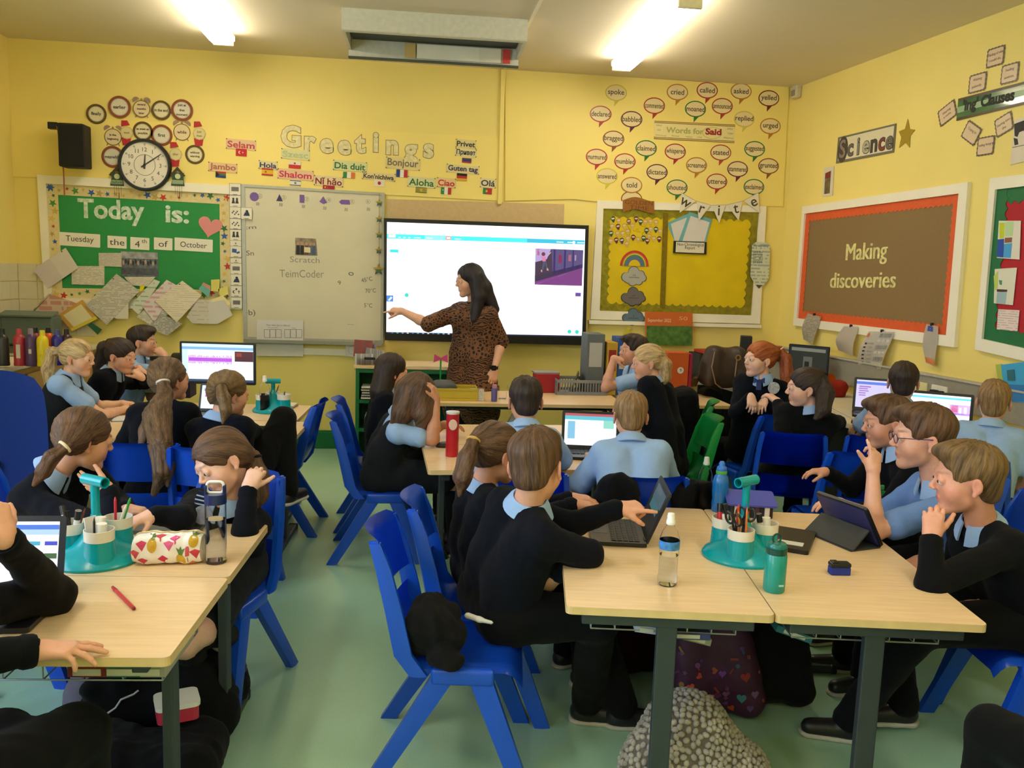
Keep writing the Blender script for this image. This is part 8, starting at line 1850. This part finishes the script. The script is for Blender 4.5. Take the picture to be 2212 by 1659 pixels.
# middle
def dress(F,pel,rr,ff,up,k):
    for x in(-1,1):F.rc(pel+rr*x*.08,pel+rr*x*.10-V(0,0,.42),.125,.165,.05)
    for x in(-1,1):F.ell(pel+up*.25*k+rr*x*.075+ff*.085,(.07,.065,.07),None,.06)
M_DRS=mat('animal_print_dress','8a5a34',.8,noise=0)
def printdress():
    nt=M_DRS.node_tree;N=nt.nodes;L=nt.links;b=N['Principled BSDF'];tc=N.new('ShaderNodeTexCoord')
    w=N.new('ShaderNodeTexWave');w.inputs['Scale'].default_value=16;w.inputs['Distortion'].default_value=9;w.inputs['Detail'].default_value=1.5;w.inputs['Detail Scale'].default_value=1.4;w.bands_direction='Z';L.new(tc.outputs['Object'],w.inputs['Vector'])
    v=N.new('ShaderNodeTexVoronoi');v.feature='DISTANCE_TO_EDGE';v.inputs['Scale'].default_value=38;L.new(tc.outputs['Object'],v.inputs['Vector'])
    n=N.new('ShaderNodeTexNoise');n.inputs['Scale'].default_value=5;L.new(tc.outputs['Object'],n.inputs['Vector'])
    g1=N.new('ShaderNodeMath');g1.operation='GREATER_THAN';g1.inputs[1].default_value=.56;L.new(w.outputs['Fac'],g1.inputs[0])
    g2=N.new('ShaderNodeMath');g2.operation='GREATER_THAN';g2.inputs[1].default_value=.16;L.new(v.outputs['Distance'],g2.inputs[0])
    g3=N.new('ShaderNodeMath');g3.operation='GREATER_THAN';g3.inputs[1].default_value=.52;L.new(n.outputs['Fac'],g3.inputs[0])
    m=N.new('ShaderNodeMix');L.new(g3.outputs[0],m.inputs[0]);L.new(g1.outputs[0],m.inputs[2]);L.new(g2.outputs[0],m.inputs[3])
    x=N.new('ShaderNodeMix');x.data_type='RGBA';x.inputs[6].default_value=(*srgb('724a2c'),1);x.inputs[7].default_value=(*srgb('1a1412'),1);L.new(m.outputs[0],x.inputs[0]);L.new(x.outputs[2],b.inputs['Base Color'])
printdress()
H=PT(1014,606,6.86)
P9=person('teacher in a brown animal print dress with long black hair, pointing at the screen',H,196,-8,0,1.06,'black','long',top='teacher',topm=M_DRS,near=False,tone='d8a68a',bk=1.22,pelvis=(.53,6.90,.92),body=225,extra=dict(dress=dress,
locks=[([H+V(.02,-.02,.05),H+V(.10,-.04,-.06),H+V(.20,-.05,-.22)],[.085,.08,.045]),([H+V(.05,-.07,.03),H+V(.07,-.10,-.12),H+V(.04,-.12,-.30)],[.06,.058,.046]),([H+V(.03,.03,.0),H+V(.14,.0,-.16)],[.08,.05])]),collar=False,sleeve=1.0,
neck=H+V(.045,.015,-.190),knees=[(.48,6.86,.48),(.66,6.92,.48)],feet=[(.46,6.9,.08),(.68,6.95,.08)],
arms=(dict(w=PT(1068,798,6.72),e=PT(1082,738,6.84),d=(-.1,-.1,-1),b=(.3,-1,0),curl=.35),dict(w=PT(868,672,6.9),e=PT(925,700,6.80),d=(-1,.15,.1),b=(0,-.5,1),curl=(.1,.9,1.,1.))))
bm=bmesh.new();w_=PT(1067,794,6.72)-P9['base'];cyl(bm,w_-V(0,0,.012),w_+V(0,0,.012),.034,n=24);wb=bmobj('watch_strap',bm,M_BLK,P9['root'],smooth=40)
bm=bmesh.new();box(bm,Vector(w_)+Vector((-.004,-.034,0)),(.036,.012,.042),bev=.005);bmobj('watch_face',bm,plast('0b0b0e',.1),wb)
H=PT(902,850,4.68)
person('girl in a charcoal pinafore with loose dark hair, face hidden on her arm',H,12,-22,0,.93,'brown','long',top='pinafore',bottom='skirt',near=False,tone='c99070',pelvis=(-.14,4.80,.49),body=4,bk=1.04,neck=H+V(-.08,.02,-.12),
extra=dict(locks=[([H+V(-.05,-.03,.02),H+V(-.08,-.06,-.10),H+V(-.14,-.06,-.22)],[.075,.06,.02]),([H+V(.0,-.06,.03),H+V(.03,-.085,-.10),H+V(.02,-.09,-.25)],[.06,.05,.018]),([H+V(-.04,.04,.02),H+V(-.10,.02,-.15)],[.075,.03]),([H+V(.06,-.05,.02),H+V(.085,-.07,-.12),H+V(.07,-.08,-.24)],[.04,.03,.008])]),
arms=(dict(w=(.22,4.86,.74),d=(1,0,0)),dict(w=H+V(.10,-.06,-.02),e=OZ(935,950,.71),d=(-.3,0,1),b=(1,-.3,0),curl=.5)))
H=PT(848,802,5.42)
person('girl with long straight dark hair behind the pinafore girl',H,20,-6,0,.92,'dark','long',near=False,pelvis=(-.16,5.40,.49),body=5,bk=1.0,extra=dict(locks=[([H+V(-.03,-.02,.03),H+V(-.07,-.05,-.12),H+V(-.09,-.05,-.32)],[.08,.065,.03]),([H+V(-.03,.03,.03),H+V(-.08,.02,-.2)],[.08,.04])]))
H=PT(1135,866,4.0)
person('dark haired boy in a light blue shirt, seen from behind in the middle',H,88,-12,0,.93,'dark','short',top='shirt',near=False,tone='cf9a7e',pelvis=(.52,3.80,.49),body=84,bk=1.0,sleeve=.8,
arms=(dict(w=(.42,4.2,.71),d=(0,1,0)),dict(w=(.62,4.28,.71),e=OZ(1218,1000,.71),d=(-.3,1,0))))
H=PT(1362,898,3.92)
person('fair haired boy in a light blue shirt with his back to the camera',H,82,-14,0,.93,'fair','short',top='shirt',near=False,tone='dba88c',pelvis=(1.04,3.68,.49),body=80,bk=1.08,collar=True,arms=(dict(w=(.92,4.12,.72),d=(.3,1,0)),dict(w=(1.22,4.12,.72),d=(-.3,1,0))),sleeve=.8)
H=PT(1072,978,3.18)
person('girl in navy with a brown ponytail and gold hair tie, beside the pointing boy',H,28,-10,0,.97,'brown','pony',tiecol='c8a25a',tone='d39a82',pelvis=(.30,3.16,.49),body=14,bk=1.02,
tail=([PT(1022,952,3.08),PT(1010,990,3.03),PT(1000,1030,3.0),PT(994,1070,2.99)],[.022,.034,.034,.008]),neck=H+V(-.05,-.0,-.125),
arms=(dict(w=(.68,3.35,.72),d=(1,0,0)),dict(w=PT(1240,1090,3.15),e=PT(1150,1120,3.12),d=(1,.1,-.05),curl=.2)))
H=PT(1158,1006,2.80)
P13=person('brown haired boy in navy jumper perched on the near chair, pointing at a laptop',H,62,-14,-4,1.05,'brown','short',tone='e0a68c',pelvis=(.33,2.84,.49),body=22,bk=1.12,neck=PT(1142,1088,2.80),
arms=(dict(w=PT(1338,1098,2.88),e=PT(1232,1135,2.90),d=(1,.05,.08),b=(0,-.35,1),curl=(.05,.95,1.05,1.1),thumb=.8),dict(w=PT(1205,1240,2.74),e=OZ(1272,1196,.71),d=(-.5,.4,-.8),b=(.4,-.8,.1),curl=.3)),
knees=[(.66,2.95,.47),(.66,2.72,.47)],feet=[(.80,2.86,.08),(.68,2.90,.08)],shoe=((1,-.2,0),(1,-.25,0)))
F=Field();F.chain([PT(1010,1330,2.70),PT(1035,1338,2.66),PT(1062,1345,2.64)],[.011,.009,.006],.01);v_,q2=nets(F,.005);mknp('shirt_tail',v_,q2,cloth('white_lining','d5d2cc'),P13['root'],P13['base'])
# far middle and right
H=PT(1398,782,5.2)
person('blonde girl in navy with a ponytail looking left, on a green chair',H,176,-8,0,.92,'blonde','pony',near=False,tone='d8a48c',tiecol='a8854a',pelvis=(1.60,4.98,.49),body=140,bk=1.0,
tail=([PT(1428,768,5.18),PT(1437,788,5.16),PT(1437,815,5.16),PT(1430,832,5.16)],[.025,.042,.036,.012]),arms=(dict(w=(1.45,5.2,.74),d=(-1,0,0)),dict(w=(1.52,5.4,.74),d=(-1,.1,0))))
H=PT(1368,757,5.95)
person('boy in light blue shirt with his raised arm resting on his forehead',H,186,0,0,.92,'dark','short',top='shirt',near=False,tone='d49a80',pelvis=(1.72,5.98,.50),body=190,bk=1.0,arms=(dict(w=PT(1326,774,5.85),e=PT(1308,838,5.80),d=(.8,.1,-.1),b=(0,-.4,1),curl=.9),None))
H=PT(1640,776,5.3)
P17=person('red haired girl in navy holding the back of a blue chair, looking left',H,192,0,0,.95,'red','pony',near=True,tone='e6b8a2',tiecol='e8d8c8',pelvis=(2.30,5.40,.49),body=236,bk=1.0,
tail=([PT(1684,756,5.32),PT(1697,775,5.3),PT(1700,810,5.28),PT(1690,845,5.26)],[.024,.038,.042,.012]),arms=(dict(w=PT(1652,865,5.14),d=(-.4,-.5,-.3)),dict(w=PT(1622,856,5.10),d=(-.1,-.6,-.75),b=(0,-.7,.5),curl=(.4,.4,.45,.5))),
knees=[(2.2,5.68,.46),(2.42,5.7,.46)],feet=[(2.2,5.8,.08),(2.42,5.8,.08)])
bm=bmesh.new();c_=Vector(PT(1640,822,5.16)-P17['base'])
for s_ in(-1,1):prism(bm,[(0,0),(s_*.035,.018),(s_*.035,-.018)],-.006,.006,Matrix.Translation(c_)@Matrix.Rotation(radians(90),4,'X'))
box(bm,c_-Vector((0,0,.03)),(.03,.012,.06));bmobj('tie',bm,cloth('tie_blue','3a4a80'),P17['root'])
bm=bmesh.new();c_=Vector(PT(1671,838,5.17)-P17['base']);cyl(bm,c_,c_+Vector((0,-.008,0)),.038,n=24);bmobj('badge',bm,mat('white_badge','b9bcc4',.5,noise=.3,scale=60),P17['root'])
H=PT(1738,838,4.62)
person('girl with a dark ponytail in black jumper, back turned, looking left',H,168,-4,0,.95,'dark','pony',near=True,tone='e4b39c',tiecol='1a1214',topm=M_BLKW,pelvis=(2.24,4.68,.49),body=72,bk=1.02,
tail=([PT(1772,815,4.60),PT(1782,850,4.52),PT(1778,885,4.47),PT(1762,905,4.45)],[.034,.052,.042,.012]),arms=(dict(w=PT(1680,868,4.72),e=PT(1690,935,4.58),d=(-.3,.5,.3),curl=.4),dict(w=(2.62,4.95,.79),e=(2.55,4.75,.80),d=(-.2,1,0))))
H=PT(1951,826,4.58)
person('boy with cropped dark hair in light blue shirt, facing the laptop bench',H,60,-6,0,.95,'dark','short',top='shirt',near=True,tone='d3a184',pelvis=(2.74,4.50,.49),body=58,bk=1.0,hairk=.6,arms=(dict(w=(2.78,4.93,.78),d=(.4,1,0)),dict(w=(2.98,4.85,.78),d=(.4,1,0))))
H=PT(2147,868,4.26)
person('fair haired boy in pale blue shirt at the right edge, back to the camera',H,52,-4,0,.96,'fair','short',top='shirt',near=True,tone='ddaa8e',pelvis=(3.04,4.12,.49),body=52,bk=1.05,hairk=.7)
H=PT(1916,912,3.62)
P21=person('boy in a black jumper with a green tractor print, in profile behind',H,168,-8,0,1.0,'brown','short',tone='cf957a',topm=M_BLKW,pelvis=(2.38,3.62,.49),body=182,bk=1.0,arms=(dict(w=PT(1858,1100,3.4),e=PT(1905,1110,3.42),d=(-1,0,.1),curl=.4),dict(w=(1.98,3.75,.74),d=(-1,.2,0))))
b0=P21['base']
def pt_on(px,py,Y):return Vector(PT(px,py,Y)-b0)
tr_=bpy.data.objects.new('tractor_print',None)
for(a,b_,w_,h_,c_)in((1900,1068,.05,.035,'2f8a4a'),(1888,1078,.035,.03,'2a7a40'),(1903,1053,.03,.022,'3f9a58')):
    bm=bmesh.new();box(bm,pt_on(a,b_,3.46),(w_,.012,h_),bev=.004);bmobj('tractor_print',bm,ink(c_),P21['root'])
for(a,b_,r_)in((1896,1080,.015),(1884,1088,.010)):bm=bmesh.new();c_=pt_on(a,b_,3.452);cyl(bm,c_,c_+Vector((0,-.006,0)),r_,n=14);bmobj('tractor_wheel',bm,ink('d8c23a'),P21['root'])
bpy.data.objects.remove(tr_)
H=PT(1992,944,3.12)
P22=person('boy in glasses and light blue polo shirt, fingers raised to his face',H,164,-4,0,1.07,'brown','short',tone='e2ab94',top='shirt',topm=cloth('blue_polo','6f92d2'),pelvis=(2.28,3.12,.49),body=176,bk=1.04,sleeve=.75,neck=PT(2020,1040,3.12),
arms=(dict(w=PT(1886,1018,2.98),e=PT(1885,1150,2.92),d=(.12,.1,1),b=(.3,-1,-.1),curl=(.12,.75,.8,.8),thumb=-.3,side=-1,spread=.25),dict(w=(1.82,3.32,.71),d=(-1,.1,0))))
bm=bmesh.new();r_=lambda x,y,z:Vector(onhead(P22,x,y,z)-P22['base'])
for e_ in(-1,1):
    ring_=[r_(e_*.031+.019*cos(t),.094+.001*cos(t),.001+.0155*sin(t))for t in(2*pi*i/24 for i in range(24))];tube(bm,ring_,.0016,6,True)
    tube(bm,[r_(e_*.050,.093,.006),r_(e_*.068,.075,.008),r_(e_*.079,.02,.006),r_(e_*.080,-.012,.004)],.0018,6)
tube(bm,[r_(-.012,.095,.004),r_(0,.098,.007),r_(.012,.095,.004)],.0016,6);bmobj('glasses',bm,plast('3a2e5a',.2),P22['root'],smooth=60)
H=PT(2088,1034,2.66)
person('boy in black jumper nearest on the right, hand at his mouth',H,158,-6,0,1.04,'light','short',tone='e0a088',topm=M_BLKW,pelvis=(2.16,2.66,.49),body=178,bk=1.08,neck=PT(2118,1130,2.68),
arms=(dict(w=PT(2012,1160,2.50),e=PT(2010,1262,2.46),d=(.05,.1,1),b=(-.5,-.8,0),curl=(.55,.6,.65,.7),thumb=.3,side=1),dict(w=(1.90,2.85,.62),d=(-1,.1,-.4))),
knees=[(1.78,2.62,.47),(1.80,2.86,.47)],feet=[(1.60,2.72,.08),(1.84,2.78,.10)],shoe=((-.8,.25,0),(-1,.1,0)))
# pupil cut by the lower right corner: mostly a dark knee
person('person in dark trousers cut by the lower right corner, only a knee showing',V(1.95,1.30,1.08),150,-5,0,.95,'dark','short',topm=M_BLKW,pelvis=(1.95,1.22,.49),body=110,bk=1.05,knees=[(1.57,1.97,.46),(1.74,1.86,.46)],feet=[(1.60,2.02,.08),(1.80,1.95,.08)])
finish_texts()
